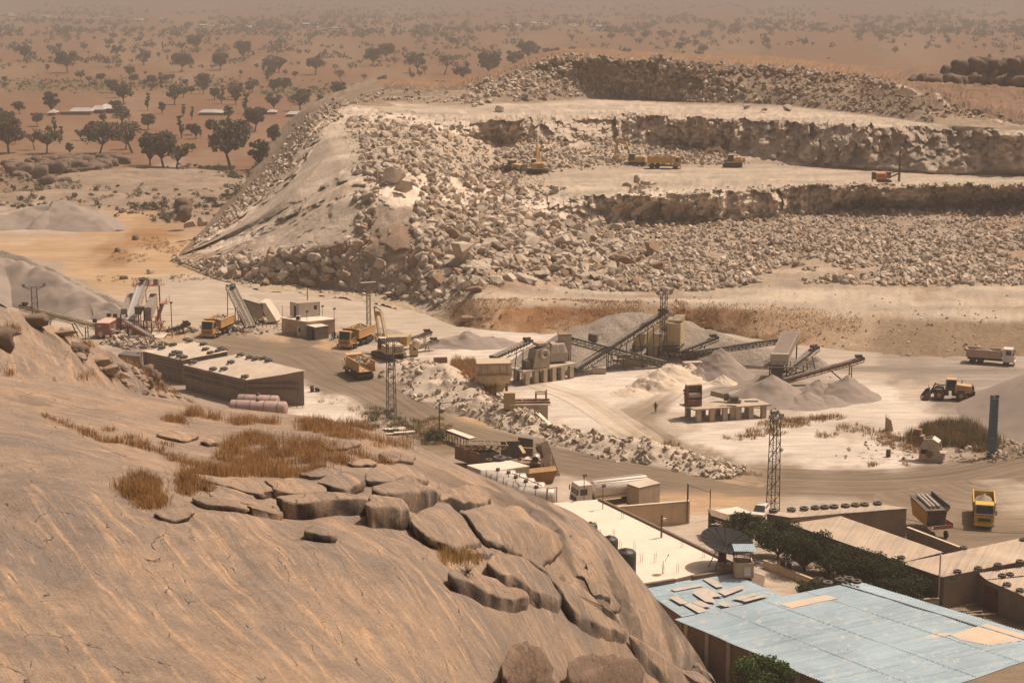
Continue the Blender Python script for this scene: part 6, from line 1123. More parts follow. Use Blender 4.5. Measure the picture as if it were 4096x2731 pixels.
# ------------------------------------------------------------------ tyres on the roofs
mb = MB(); prof = []
for k in range(15): a = 2 * math.pi * k / 14; prof.append((.40 + .14 * math.cos(a) * 1.0, .15 + .15 * max(-1, min(1, 1.25 * math.sin(a)))))
mb.lathe(prof, (0, 0, 0), 'z', 22); TY = mb.build('tyre', M_rub); TYM = TY.data; bpy.data.objects.remove(TY)
def tyre(p, lb, s=1.0, group=None, tilt=0.0):
    o = link('tyre', TYM); o.location = p; o.scale = (s, s, s); o.rotation_euler = (tilt, tilt * .5, random.uniform(0, 6)); return tag(o, lb, 'tyre', group)
def on_quad(q, u, v, lift=.04):
    n_ = np.cross(q[1] - q[0], q[3] - q[0]); o0 = np.array([0, 0, CAMZ]); a, b, c_ = ray(u, v); d_ = np.array([a, b, c_]); return o0 + d_ * (np.dot(q[0] - o0, n_) / np.dot(d_, n_)) + np.array([0, 0, lift])
for x, y in [(1318, 788), (1420, 780), (1488, 790), (1593, 760), (1713, 716), (1742, 726), (1870, 756), (1890, 804), (1585, 852), (1608, 830), (1645, 836), (1655, 864), (1692, 876), (1937, 837), (2010, 820), (2030, 797), (2062, 809)]:
    tyre(on_quad(qA, x / 2.296, 1050 + y / 2.296), 'old tyre weighing down the rear pale roof of the block building', 1.25, 'tyres on the rear pale roof')
for x, y in [(1777, 922), (1957, 985), (2058, 984), (2122, 922), (2210, 854), (2295, 877), (2350, 890), (2250, 1056), (2424, 886), (2468, 906)]:
    tyre(on_quad(qB, x / 2.296, 1050 + y / 2.296), 'old tyre weighing down the nearer pale roof of the block building', 1.25, 'tyres on the nearer pale roof')
for x, y in [(50, 336), (215, 326), (332, 317), (433, 308), (520, 303), (607, 299), (712, 291), (803, 285), (887, 280), (1007, 268)]:
    tyre(on_quad(qA2, 3072 + x / 2.296, 1900 + y / 2.296), 'tyre in the row of ten along the narrow shed roof', 1.05, 'tyres along the narrow shed roof')
for x, y in [(1225, 766), (1795, 676), (1740, 893), (1930, 863), (2112, 833), (2312, 802), (2345, 600)]:
    tyre(on_quad(qC2, 3072 + x / 2.296, 1900 + y / 2.296), 'tyre holding down the broad tan roof', .85, 'tyres on the broad tan roof')
for x, y in [(2150, 937), (2222, 926), (2195, 1018), (2315, 1072)]: tyre(on_quad(qE2, 3072 + x / 2.296, 1900 + y / 2.296, .12), 'tyre on the lean to roofs at the right edge', .85, 'tyres on the lean to roofs')
for x, y, lb in [(548, 1003, 'leftmost big tyre on the ridge of the large blue roof'), (657, 980, 'second big tyre from the left on the blue ridge'), (741, 965, 'rearmost big tyre on the blue ridge'), (811, 990, 'rightmost big tyre on the blue ridge')]: tyre(roofpt(3072 + x / 2.296, 1900 + y / 2.296) + np.array([0, 0, .05]), lb, 1.0)
for x, y, s, lb in [(725, 592, .95, 'small tyre at the left of three by the scrap'), (897, 575, 1.7, 'largest tyre lying on the white store roof'), (1040, 562, .95, 'small tyre right of the largest one by the scrap')]: tyre(P(*SC5(x, y), 2.62), lb, s)
tyre(P(3096, 2048, 2.9) , 'tyre lying by the white car on the hut side', 1.0)
# ------------------------------------------------------------------ villages on the plain
M_rf = mat('zinc_roof', (.50, .46, .41), rough=.4, metal=.2, var=.2, scale=.2, rust=.2); M_mud = mat('mud_wall', (.24, .14, .085), var=.2); M_rf2 = mat('bright_zinc_roof', (.68, .64, .58), rough=.35, metal=.2, var=.15)
def house(u, v, wpx, hpx, lb, m=M_rf, d=8, group=None):
    p = Pd(u, v); s = F / p[1] / D; w_ = wpx / s; h_ = hpx / s / .95; t = thing('house', lb, 'house', p, rt.uniform(-.06, .06), group); MB().box((0, 0, h_ * .25 - .1), (w_, d, h_ * .5 + .2)).build('wall', M_mud, t)
    o = .5; z0, z1 = h_ * .5 + .02, h_; MB().add([(-w_ / 2 - o, -d / 2 - o, z0), (w_ / 2 + o, -d / 2 - o, z0), (w_ / 2 + o, d / 2 + o, z0), (-w_ / 2 - o, d / 2 + o, z0), (-w_ / 2 + 1.5, 0, z1), (w_ / 2 - 1.5, 0, z1)], [(0, 1, 5, 4), (2, 3, 4, 5), (1, 2, 5), (3, 0, 4), (3, 2, 1, 0)]).build('roof', m, t); return t
house(259, 258, 50, 18, 'long house with a bright zinc roof in the nearest hamlet', M_rf2, 9); house(188, 263, 48, 15, 'house with a grey zinc roof left of the bright one'); house(228, 260, 28, 17, 'house with a pitched roof touching the bright one'); house(155, 263, 26, 13, 'brown roofed hut among the hamlet trees', M_mud); house(123, 265, 16, 13, 'small pale roofed hut at the left end of the hamlet'); house(482, 264, 44, 12, 'low grey roofed house, left half of the right hand pair'); house(505, 264, 40, 11, 'low grey roofed house, right half of the pair'); house(625, 262, 20, 10, 'hut near the quarry edge with a pale roof'); house(680, 268, 40, 12, 'long brown walled house by the quarry edge'); house(715, 266, 34, 14, 'pale roofed house next to the brown walled one')
rv = np.random.RandomState(77)
for k in range(64):
    c0 = [(90, 42), (210, 44), (330, 46), (480, 58), (590, 62), (700, 62), (20, 36), (760, 64), (1200, 58), (1290, 60), (1330, 64), (1420, 66), (1780, 64), (1180, 62)][k % 14]; u, v = c0[0] + rv.uniform(-50, 50), c0[1] + rv.uniform(-4, 4); house(u, v, rv.uniform(9, 26), rv.uniform(3, 5), 'distant low house with a pale tin roof in the far village', M_rf2 if rv.rand() < .5 else M_rf, 9, 'houses of the far village')
# ================================================================== VEHICLES (local frame: +Y forward, +X right, Z up)
M_yel = mat('yellow_paint', (.50, .265, .065), rough=.55, var=.18, scale=1.3, dust=.55, rust=.05, spec=.4)
M_yel2 = mat('dusty_yellow', (.50, .31, .11), rough=.6, var=.18, scale=1.3, dust=.5, rust=.08)
M_tanp2 = mat('machine_tan', (.50, .36, .19), rough=.6, var=.18, scale=1.5, dust=.45, rust=.12)
M_frm = mat('chassis_black', (.035, .03, .027), rough=.7, var=.3, scale=2, dust=.3)
M_lamp = mat('lamp_glass', (.55, .52, .46), rough=.2, var=0)
M_grvl = M_grav
def wheel_mesh(r, w_, rim):
    mb = MB(); mb.lathe([(r * .55, -w_ / 2), (r * .9, -w_ / 2), (r, -w_ * .35), (r, w_ * .35), (r * .9, w_ / 2), (r * .55, w_ / 2)], (0, 0, 0), 'x', 18); t = mb.build('tyre', M_rub); d = t.data; bpy.data.objects.remove(t)
    mb = MB(); mb.lathe([(0, -w_ * .3), (r * .2, -w_ * .36), (r * .55, -w_ * .25), (r * .56, w_ * .25), (r * .2, w_ * .36), (0, w_ * .3)], (0, 0, 0), 'x', 14); t = mb.build('rim', rim); e = t.data; bpy.data.objects.remove(t); return d, e
WH = {}
def wheel(t, x, y, r, w_, rim=None):
    rim = rim or M_frm; k = (r, w_, rim.name)
    if k not in WH: WH[k] = wheel_mesh(r, w_, rim)
    o = link('wheel', WH[k][0], t, (x, y, r)); link('rim', WH[k][1], o); return o
def place(front, rear, h=0.0):
    a, b = P(*front, h), P(*rear, h); d = a - b; return (a + b) / 2, math.atan2(-d[0], d[1])
def stone_load(t, cx, cy, z, lx, ly, h, n, smax, seed):
    r = np.random.RandomState(seed); V, Fc, base = [], [], 0; rot = rand_rot(r, n)
    for k in range(n):
        v, f = HULLS[r.randint(12)]; x, y = r.uniform(-1, 1), r.uniform(-1, 1); s = r.uniform(.45, 1) * smax
        V.append((v * s) @ rot[k].T + np.array([cx + x * lx, cy + y * ly, z + h * (1 - .6 * x * x) * (1 - .7 * y * y) * r.uniform(.5, 1)])); Fc.append(f + base); base += len(v)
    return tag(link('load', mesh_np('load', np.concatenate(V), np.concatenate(Fc), M_rock, smooth=False), t), kind='stuff')
def heap_load(t, cx, cy, z, lx, ly, h, m): return link('load', mound('load', (cx, cy), lx, ly, h, 0, m, n=14, peak=.3, amp_=.08, base=z), t)
def dump_bed(t, y0, y1, z0, hb, w_, m, ribs='squares', canopy=0.0, tail=False, th=.09, m2=None):
    yc, L_ = (y0 + y1) / 2, y1 - y0
    mb = MB(); mb.box((0, yc, z0), (w_ - .02, L_, .16))
    for s in (-1, 1):
        mb.box((s * w_ / 2, yc, z0 + hb / 2), (th, L_, hb)); mb.box((s * (w_ / 2 + .03), yc, z0 + hb - .06), (.16, L_ + .02, .14)); mb.box((s * (w_ / 2 + .03), yc, z0 + .08), (.14, L_ + .02, .18))
    mb.box((0, y1 - .04, z0 + hb / 2 + .1), (w_ - .1, th, hb + .2))
    if tail: mb.box((0, y0 + .04, z0 + hb * .45), (w_ - .1, th, hb * .9))
    if canopy: mb.add([(-w_ / 2, y1 - .1, z0 + hb + .05), (w_ / 2, y1 - .1, z0 + hb + .05), (w_ / 2, y1 + canopy, z0 + hb + .3), (-w_ / 2, y1 + canopy, z0 + hb + .3), (-w_ / 2, y1 - .1, z0 + hb + .17), (w_ / 2, y1 - .1, z0 + hb + .17), (w_ / 2, y1 + canopy, z0 + hb + .4), (-w_ / 2, y1 + canopy, z0 + hb + .4)], [(3, 2, 1, 0), (4, 5, 6, 7), (0, 1, 5, 4), (1, 2, 6, 5), (2, 3, 7, 6), (3, 0, 4, 7)])
    sq = mb; n = int(L_ / .62)
    if ribs == 'squares':                # waffle pressed sides
        for s in (-1, 1):
            for k in range(n):
                for j in range(3): sq.box((s * (w_ / 2 + .05), y0 + L_ * (k + .5) / n, z0 + hb * (.25 + .25 * j)), (.03, L_ / n * .45, hb * .11))
    else:
        for s in (-1, 1):
            for k in range(n): sq.box((s * (w_ / 2 + .06), y0 + L_ * (k + .5) / n, z0 + hb * .5), (.1, .1, hb - .2))
    return mb.build('dump_bed', m, t)
M_ysh = mat('deep_yellow', (.26, .12, .025), var=.1, dust=.2)
def truck(label, front, rear, L_=8.6, W=2.5, cabh=2.9, cabm=None, bedm=None, bedz=1.35, bedh=1.35, ribs='squares', canopy=0.6, tail=False, load='stone', mine=False, h=0.0, axles=(.34, -.2, -.36), wr=.56, cat='dump truck', noload=False, name='dump_truck', rim=None, loadm=None, cabl=None, group=None, shift=0.0):
    cabm = cabm or M_yel; bedm = bedm or M_yel; c, rz = place(front, rear, h); t = thing(name, label, cat, c, rz, group); cl = cabl or (2.0 if not mine else 2.0); f = L_ / 2
    MB().box((0, 0, .85), (W * .42, L_ * .94, .3)).box((0, -L_ * .46, .95), (W * .9, .15, .3)).build('chassis', M_frm, t)
    cw = W * (.74 if mine else .96); cx = W * .08 if mine else 0; z0, z1, zc = .75, 1.75, cabh
    mb = MB(); mb.hexa([(cx - cw / 2, f - cl, z0), (cx + cw / 2, f - cl, z0), (cx + cw / 2, f, z0), (cx - cw / 2, f, z0)], [(cx - cw / 2, f - cl, z1), (cx + cw / 2, f - cl, z1), (cx + cw / 2, f - .02, z1), (cx - cw / 2, f - .02, z1)])
    mb.hexa([(cx - cw / 2, f - cl, z1), (cx + cw / 2, f - cl, z1), (cx + cw / 2, f - .02, z1), (cx - cw / 2, f - .02, z1)], [(cx - cw / 2 + .06, f - cl, zc), (cx + cw / 2 - .06, f - cl, zc), (cx + cw / 2 - .06, f - .35, zc), (cx - cw / 2 + .06, f - .35, zc)])
    cab = mb.build('cab', cabm, t)
    MB().add([(cx - cw * .43, f + .0, z1 + .1), (cx + cw * .43, f + .0, z1 + .1), (cx + cw * .42, f - .27, zc - .14), (cx - cw * .42, f - .27, zc - .14)], [(0, 1, 2, 3)]).build('windscreen', M_glass, t)
    for s in (-1, 1): MB().box((cx + s * (cw / 2 - .01), f - cl * .5, (z1 + zc) / 2 - .02), (.07, cl * .46, (zc - z1) * .6)).build('window', M_glass, cab)
    MB().box((0 if not mine else cx * .5, f + .04, .72), (W * .98 if not mine else W * 1.0, .34, .42)).build('bumper', cabm, t); MB().box((cx, f + .02, 1.3), (cw * .66, .07, .4)).build('grille', M_frm if not mine else M_ysh, t)
    for s in (-1, 1): MB().box((cx + s * cw * .36, f + .2, .78), (.34, .06, .2)).build('headlight', M_lamp, t); MB().box((cx + s * (cw / 2 + .2), f - .1, 2.25), (.16, .12, .6)).build('mirror', M_frm, t)
    if mine:
        mb = MB(); mb.box((-W / 2 + .25, f - .7, 1.2), (.55, 1.5, .08))
        for y in (f - .05, f - 1.35): mb.tube((-W / 2 + .03, y, 1.2), (-W / 2 + .03, y, 2.2), .035, 5)
        mb.tube((-W / 2 + .03, f - .05, 2.2), (-W / 2 + .03, f - 1.35, 2.2), .035, 5).tube((-W / 2 + .03, f - .05, 1.7), (-W / 2 + .03, f - 1.35, 1.7), .03, 5).build('platform', cabm, t)
        mb = MB(); mb.box((W / 2 - .1, f - 1.6, 1.15), (.5, 1.4, .12)).box((-W / 2 + .2, f - 1.9, 1.0), (.4, .9, .3)).build('mudguard', cabm, t)
    y0, y1 = -f, f - cl - .25; dump_bed(t, y0, y1, bedz, bedh, W * 1.02, bedm, ribs, canopy, tail, m2=M_ysh if bedm is not M_pk else M_pk)
    for k, a in enumerate(axles):
        for s in (-1, 1): wheel(t, s * (W / 2 - .3), a * L_, wr, .34 if k == 0 else .6, rim)
    if load == 'stone': stone_load(t, 0, (y0 + y1) / 2, bedz + bedh * .55, W * .38, (y1 - y0) * .42, bedh * .75, 60, .85 if not mine else .75, int(front[0]))
    elif load == 'gravel': heap_load(t, 0, (y0 + y1) / 2, bedz + bedh * .6, W * .49, (y1 - y0) * .47, bedh * .62, loadm or M_grav)
    MB().box((-W * .4, 0, .8), (.35, 1.2, .5)).build('fuel_tank', M_frm, t)
    return t
M_pk = mat('faded_pink_paint', (.42, .29, .225), rough=.6, var=.15, dust=.4, rust=.1)
T1 = truck('yellow loaded dump truck facing the camera beside the block building', (838, 1353), (905, 1322), 9.0, 3.3, 3.35, bedz=1.75, bedh=1.5, canopy=.9, mine=True, wr=.75)
T2 = truck('yellow loaded dump truck being filled by the excavator', (1385, 1396), (1469, 1363), 9.0, 3.3, 3.35, bedz=1.75, bedh=1.6, canopy=.9, mine=True, wr=.75)
T3 = truck('yellow tipper seen from behind with pale boulders in its open bed', (1404, 1486), (1466, 1521), 8.4, 2.9, 3.2, bedz=1.6, bedh=1.7, canopy=1.0, wr=.62, mine=True)
T4 = truck('white tipper with a faded pink body full of grey gravel', (4032, 1460), (3890, 1449), 8.4, 2.5, 3.1, M_white, M_pk, 1.3, 1.35, 'ribs', 0, True, 'gravel', wr=.55)
T5 = truck('bright yellow tipper heaped with gravel facing the camera at the right', (3935, 2122), (3930, 2040), 8.2, 2.5, 3.15, mat('bright_yellow', (.58, .37, .03), rough=.4, var=.08, dust=.25), mat('bed_yellow', (.50, .31, .04), var=.1, dust=.3), 1.4, 1.5, 'ribs', 0, True, 'gravel', wr=.56)
MB().box((0, 4.1, 2.0), (2.1, .05, .12)).build('sun_visor', M_white, T5)
T6 = truck('yellow dump truck crossing the middle quarry bench', (2700, 675), (2612, 674), 9.4, 3.3, 3.35, h=16.0, bedz=1.7, bedh=1.7, canopy=1.0, mine=True, wr=.75)
# water tanker
c, rz = place((2292, 2026), (2590, 1992)); 
t = thing('tanker_truck', 'white tanker truck with a long cylindrical tank', 'tanker', c, rz); f = 5.4; W = 2.5
MB().box((0, 0, .9), (1.0, 10.6, .3)).build('chassis', M_frm, t); mb = MB(); mb.hexa([(-W / 2, f - 2.2, .7), (W / 2, f - 2.2, .7), (W / 2, f, .7), (-W / 2, f, .7)], [(-W / 2 + .05, f - 2.2, 3.1), (W / 2 - .05, f - 2.2, 3.1), (W / 2 - .05, f - .35, 3.1), (-W / 2 + .05, f - .35, 3.1)]); cab = mb.build('cab', M_white, t)
MB().add([(-1.1, f - .13, 1.8), (1.1, f - .13, 1.8), (1.05, f - .33, 2.85), (-1.05, f - .33, 2.85)], [(0, 1, 2, 3)]).build('windscreen', M_glass, t); MB().box((0, f - .02, 1.2), (1.7, .1, .5)).build('grille', M_frm, t)
for s in (-1, 1): MB().box((s * (W / 2 - .02), f - 1.0, 2.2), (.08, 1.0, .8)).build('window', M_glass, cab); MB().box((s * .95, f + .03, .85), (.35, .08, .2)).build('headlight', M_lamp, t); MB().box((s * 1.42, f - .1, 2.3), (.14, .1, .7)).build('mirror', M_frm, t)
MB().lathe([(0, -5.3), (1.0, -5.25), (1.18, -5.1), (1.18, 2.5), (1.0, 2.65), (0, 2.7)], (0, 0, 2.05), 'y', 24).build('tank', M_white, t); MB().box((-.8, -1.3, 3.18), (.05, 7.4, .14)).box((.8, -1.3, 3.18), (.05, 7.4, .14)).build('walkway_rail', M_white, t); MB().box((0, -1, 1.1), (2.4, 7, .22)).build('side_skirt', M_white, t)
for y in (3.9, -2.4, -3.8):
    for s in (-1, 1): wheel(t, s * 1.0, y, .54, .4)
# white car
c, rz = place((3025, 2082), (3060, 2040)); t = thing('car', 'white saloon car parked beside the lattice tower', 'car', c, rz); mb = MB()
mb.hexa([(-.85, -2.2, .3), (.85, -2.2, .3), (.85, 2.2, .3), (-.85, 2.2, .3)], [(-.88, -2.2, .85), (.88, -2.2, .9), (.85, 2.15, .75), (-.85, 2.15, .75)]); mb.build('body', M_white, t); mb = MB(); mb.hexa([(-.82, -1.7, .85), (.82, -1.7, .85), (.82, 1.0, .85), (-.82, 1.0, .85)], [(-.62, -1.1, 1.42), (.62, -1.1, 1.42), (.62, .2, 1.42), (-.62, .2, 1.42)]); mb.build('cabin', M_white, t)
MB().add([(-.74, 1.0, .90), (.74, 1.0, .90), (.6, .24, 1.40), (-.6, .24, 1.40)], [(0, 1, 2, 3)]).build('windscreen', M_glass, t).location = (0, .03, .02); MB().box((0, -.4, 1.12), (1.5, 1.5, .3)).build('side_window', M_glass, t)
for s in (-1, 1):
    MB().box((s * .65, 2.17, .65), (.3, .06, .15)).build('headlight', M_lamp, t)
    for y in (1.35, -1.35): wheel(t, s * .78, y, .32, .2)
# ------------------------------------------------------------------ excavators
def excavator(label, c, rz_tracks, rz_house, pose, s=1.0, m=None, text=True, group=None, lm=None):
    m = m or M_yel; t = thing('excavator', label, 'excavator', c, 0, group); t.scale = (s, s, s)
    def rot(o, a): o.rotation_euler = (0, 0, a); return o
    for sx in (-1, 1):
        mb = MB(); pr = [(-2.3, .12), (-2.45, .5), (-2.2, .92), (2.2, .92), (2.45, .5), (2.3, .12)]; mb.prism([(sx * 1.25 - .3, y, z) for y, z in pr], (.6, 0, 0))
        for k in range(16): y = -2.2 + 4.4 * k / 15; mb.box((sx * 1.25, y, .96), (.64, .1, .06))
        rot(mb.build('track', M_frm, t), rz_tracks)
    rot(MB().box((0, 0, .7), (1.9, 2.2, .5)).lathe([(.8, .9), (.8, 1.12)], (0, 0, 0), 'z', 16).build('undercarriage', M_frm, t), rz_tracks)
    H = rz_house; mb = MB(); mb.box((0, -.6, 1.3), (2.6, 3.9, .36)).box((.55, -.4, 1.9), (1.5, 2.9, .95)).box((-.75, -1.2, 1.85), (1.0, 1.9, .85)); rot(mb.build('house', m, t), H)
    mb = MB(); mb.hexa([(-1.35, -3.1, 1.2), (1.35, -3.1, 1.2), (1.35, -2.4, 1.2), (-1.35, -2.4, 1.2)], [(-1.3, -3.0, 2.4), (1.3, -3.0, 2.4), (1.35, -2.4, 2.4), (-1.35, -2.4, 2.4)]); rot(mb.build('counterweight', m, t), H)
    rot(MB().box((0.2, -1.6, 2.43), (2.0, 1.6, .12)).tube((.9, -1.2, 2.4), (.9, -1.2, 2.95), .08, 6).build('engine_cover', lm or m, t), H)
    mb = MB(); mb.hexa([(-1.3, -.2, 1.45), (-.35, -.2, 1.45), (-.35, 1.4, 1.45), (-1.3, 1.4, 1.45)], [(-1.27, -.2, 3.05), (-.38, -.2, 3.05), (-.38, 1.05, 3.05), (-1.27, 1.05, 3.05)]); cab = rot(mb.build('cab', M_frm, t), H)
    MB().box((-1.32, .45, 2.35), (.04, 1.1, .95)).build('window', M_glass, cab); MB().add([(-1.25, 1.34, 1.8), (-.4, 1.34, 1.8), (-.42, 1.1, 2.95), (-1.23, 1.1, 2.95)], [(0, 1, 2, 3)]).build('windscreen', M_glass, cab); MB().box((-.82, .4, 3.09), (1.0, 1.4, .1)).build('cab_roof', M_white, cab)
    p0, el, tip, st = [Vector((.15, y, z)) for y, z in pose[:4]]
    mb = MB(); 
    mid = p0.lerp(el, .5)
    mb.beam(p0, el, .5, .75, up=(1, 0, 0)) if False else mb.prism([(p.x - .22, p.y, p.z) for p in (p0 + Vector((0, 0, -.25)), el + Vector((0, .05, -.45)), tip + Vector((0, 0, -.2)), tip + Vector((0, 0, .2)), el + Vector((0, 0, .35)), p0 + Vector((0, -.1, .3)))], (.44, 0, 0)); bo = rot(mb.build('boom', m, t), H)
    MB().tube(p0 + Vector((0, .5, -.3)), el + Vector((0, -.1, -.3)), .1, 7).build('hydraulic_ram', M_tin, bo)
    d = (st - tip).normalized(); n_ = Vector((0, -d.z, d.y)); bk = tip - d * .9
    mb = MB(); mb.prism([(p.x - .17, p.y, p.z) for p in (bk + n_ * .05, tip + n_ * .32, st + n_ * .16, st - n_ * .16, tip - n_ * .32, bk - n_ * .2)], (.34, 0, 0)); so_ = rot(mb.build('stick', m, t), H); MB().tube(el + Vector((0, .3, .45)), bk, .09, 7).build('hydraulic_ram', M_tin, so_)
    by, bz = st.y, st.z; cv = pose[4] if len(pose) > 4 else 0; Mx = Matrix.Rotation(cv, 3, 'X'); prf = [(.15, .1), (.35, -.5), (.1, -1.15), (-.5, -1.35), (-1.0, -1.05), (-.75, -1.0), (-.4, -1.15), (0, -1.0), (.15, -.5)]
    mb = MB(); mb.prism([tuple(st + Mx @ Vector((-.7, y, z))) for y, z in prf], (1.4, 0, 0))
    for x in (-.72, .68): mb.prism([tuple(st + Mx @ Vector((x, y, z))) for y, z in [(.15, .1), (.35, -.5), (.1, -1.15), (-.5, -1.35), (-1.0, -1.05)]], (.05, 0, 0))
    for x in (-.6, -.2, .2, .6): mb.prism([tuple(st + Mx @ Vector((x - .06, y, z))) for y, z in [(-1.0, -1.08), (-1.25, -.85), (-.98, -.95)]], (.12, 0, 0))
    rot(mb.build('bucket', M_frm if False else m, t), H)
    if text:
        e = thing('badge', None, None); bpy.data.objects.remove(e)
        pl = rot(MB().box((0.35, -3.12, 1.8), (1.25, .05, .66)).build('badge', M_frm, t), H); lt = lettering('CAT', .62, (0.35, -3.165, 1.8), (R(90), 0, 0), M_let, pl, .01)
    return t
def hd(front, rear, h=0): return place(front, rear, h)[1]
EX1 = excavator('dusty tan excavator in the yard loading a yellow truck', P(1555, 1432), hd((1480, 1405), (1620, 1440)), hd((1506, 1388), (1600, 1440)), [(.9, 1.9), (3.4, 6.2), (6.1, 6.0), (4.6, 2.9), -.3], 1.22, M_tanp2, lm=M_roofw)
qz = 16.0
EX2 = excavator('yellow excavator on the quarry bench beside the wheel loader, counterweight to the camera', P(2150, 693, qz), R(90), hd((2120, 640), (2150, 700), qz), [(.9, 1.9), (3.0, 5.6), (5.6, 6.4), (7.0, 4.0), 0], 1.25)
EX3 = excavator('tan excavator digging left of the bench dump truck', P(2540, 664, qz), R(70), R(68), [(.9, 1.9), (2.4, 5.6), (4.6, 5.9), (5.4, 2.4), 0], 1.15, M_yel2, False)
EX4 = excavator('tan excavator with a low curved boom right of the bench dump truck', P(2930, 668, qz), R(80), R(84), [(.9, 1.9), (3.2, 4.6), (6.2, 4.2), (7.9, 1.6), 0], 1.15, M_yel2, False)
# ------------------------------------------------------------------ wheel loaders
def loader(label, front, rear, h=0.0, s=1.0, m=None, group=None):
    m = m or M_yel; c, rz = place(front, rear, h); t = thing('wheel_loader', label, 'wheel loader', c, rz, group); t.scale = (s, s, s)
    MB().hexa([(-.95, -3.4, 1.25), (.95, -3.4, 1.25), (1.0, -.7, 1.25), (-1.0, -.7, 1.25)], [(-.85, -3.2, 2.25), (.85, -3.2, 2.25), (.95, -.7, 2.55), (-.95, -.7, 2.55)]).build('engine_hood', m, t)
    MB().box((0, -2.0, .95), (1.3, 3.4, .6)).box((0, -3.5, 1.2), (2.2, .5, .8)).box((0, 1.3, 1.05), (1.1, 2.2, .8)).build('frame', M_frm, t); MB().box((0, -3.45, 1.9), (1.7, .25, .9)).build('radiator_grille', M_frm, t)
    mb = MB(); mb.hexa([(-.8, -.9, 1.5), (.8, -.9, 1.5), (.8, .7, 1.5), (-.8, .7, 1.5)], [(-.72, -.85, 3.15), (.72, -.85, 3.15), (.72, .5, 3.15), (-.72, .5, 3.15)]); cab = mb.build('cab', M_glass, t); MB().box((0, -.18, 3.22), (1.6, 1.6, .14)).build('cab_roof', m, cab)
    mb = MB()
    for x in (-.8, .8):
        for y0, y1 in ((-.9, -.85), (.7, .5)): mb.beam((x, y0, 1.5), (x * .9, y1, 3.2), .09)
    mb.build('pillar', M_frm, cab)
    mb = MB()
    for x in (-.55, .55): mb.prism([(x - .09, y, z) for y, z in [(.9, 1.9), (1.9, 2.0), (3.2, .9), (3.1, .6), (1.8, 1.6), (.9, 1.6)]], (.18, 0, 0))
    mb.tube((0, .8, 2.2), (0, 2.2, 2.3), .1, 7).beam((0, 2.2, 2.5), (0, 2.9, 1.1), .16, .2).build('lift_arm', M_frm, t)
    pr = [(3.0, 1.45), (2.95, .5), (3.2, .08), (4.4, .05), (4.38, .12), (3.3, .2), (3.1, .55), (3.1, 1.45)]; mb = MB(); mb.prism([(-1.4, y, z) for y, z in pr], (2.8, 0, 0))
    for x in (-1.42, 1.37): mb.prism([(x, y, z) for y, z in [(3.0, 1.45), (2.95, .5), (3.2, .08), (4.4, .05), (3.6, 1.2)]], (.05, 0, 0))
    mb.build('bucket', M_tin, t); mb = MB()
    for x in np.linspace(-1.2, 1.2, 6): mb.beam((x, 3.0, 1.45), (x, 3.25, 1.85), .07)
    mb.beam((-1.25, 3.25, 1.85), (1.25, 3.25, 1.85), .07).build('spill_guard', M_frm, t)
    for y in (1.65, -1.65):
        for x in (-1.05, 1.05): wheel(t, x, y, .82, .6, m)
        MB().box((-1.05, y, 1.72), (.6, 1.2, .08)).box((1.05, y, 1.72), (.6, 1.2, .08)).build('mudguard', M_frm, t)
    MB().tube((.5, -1.8, 2.4), (.5, -1.8, 3.0), .08, 6).build('exhaust', M_frm, t); return t
loader('yellow wheel loader with lowered bucket on the white yard at the right', (3760, 1594), (3836, 1597), 0, 1.06); loader('yellow wheel loader on the quarry bench next to the excavator', (2012, 692), (2080, 697), qz, 1.15, M_yel2)
# ------------------------------------------------------------------ drill rig on the bench
c = P(3535, 730, qz); t = thing('drill_rig', 'orange crawler drill rig with a tall black mast on the quarry bench', 'drill rig', c, R(-88)); M_or = mat('rig_orange', (.50, .17, .03), rough=.5, var=.1, dust=.3)
for s in (-1, 1): MB().prism([(s * 1.0 - .2, y, z) for y, z in [(-1.7, .1), (-1.85, .45), (-1.6, .8), (1.6, .8), (1.85, .45), (1.7, .1)]], (.4, 0, 0)).build('track', M_frm, t)
MB().box((0, -.9, 1.7), (2.1, 3.0, 1.5)).build('engine_housing', M_or, t); MB().box((0, -2.7, 1.8), (2.1, .7, 1.9)).build('dust_collector', M_frm, t); MB().box((-.5, 1.2, 1.9), (1.0, 1.3, 1.7)).build('cab', M_or, t); MB().box((-.5, 1.3, 2.2), (1.04, 1.1, .8)).build('window', M_glass, t)
for y in (-1.4, -.5): MB().lathe([(.36, 0), (.36, .05), (.28, .06)], (1.06, y, 1.7), 'x', 14).build('fan_guard', M_frm, t)
MB().beam((.3, 1.2, 1.3), (.3, 3.6, 2.3), .3, .35).build('boom', M_frm, t); MB().box((.3, 3.9, 4.4), (.36, .4, 8.4)).build('mast', M_frm, t); MB().tube((.3, 4.25, .2), (.3, 4.25, 5.2), .06, 6).box((.3, 4.2, 3.2), (.5, .4, .8)).build('drill_steel', M_tin, t); MB().tube((.5, 1.5, 2.2), (.5, 3.6, 3.3), .1, 6).build('hose', M_frm, t); MB().tube((-.8, -2.9, 0), (-.8, -2.9, 1.2), .12, 6).build('jack', M_frm, t)
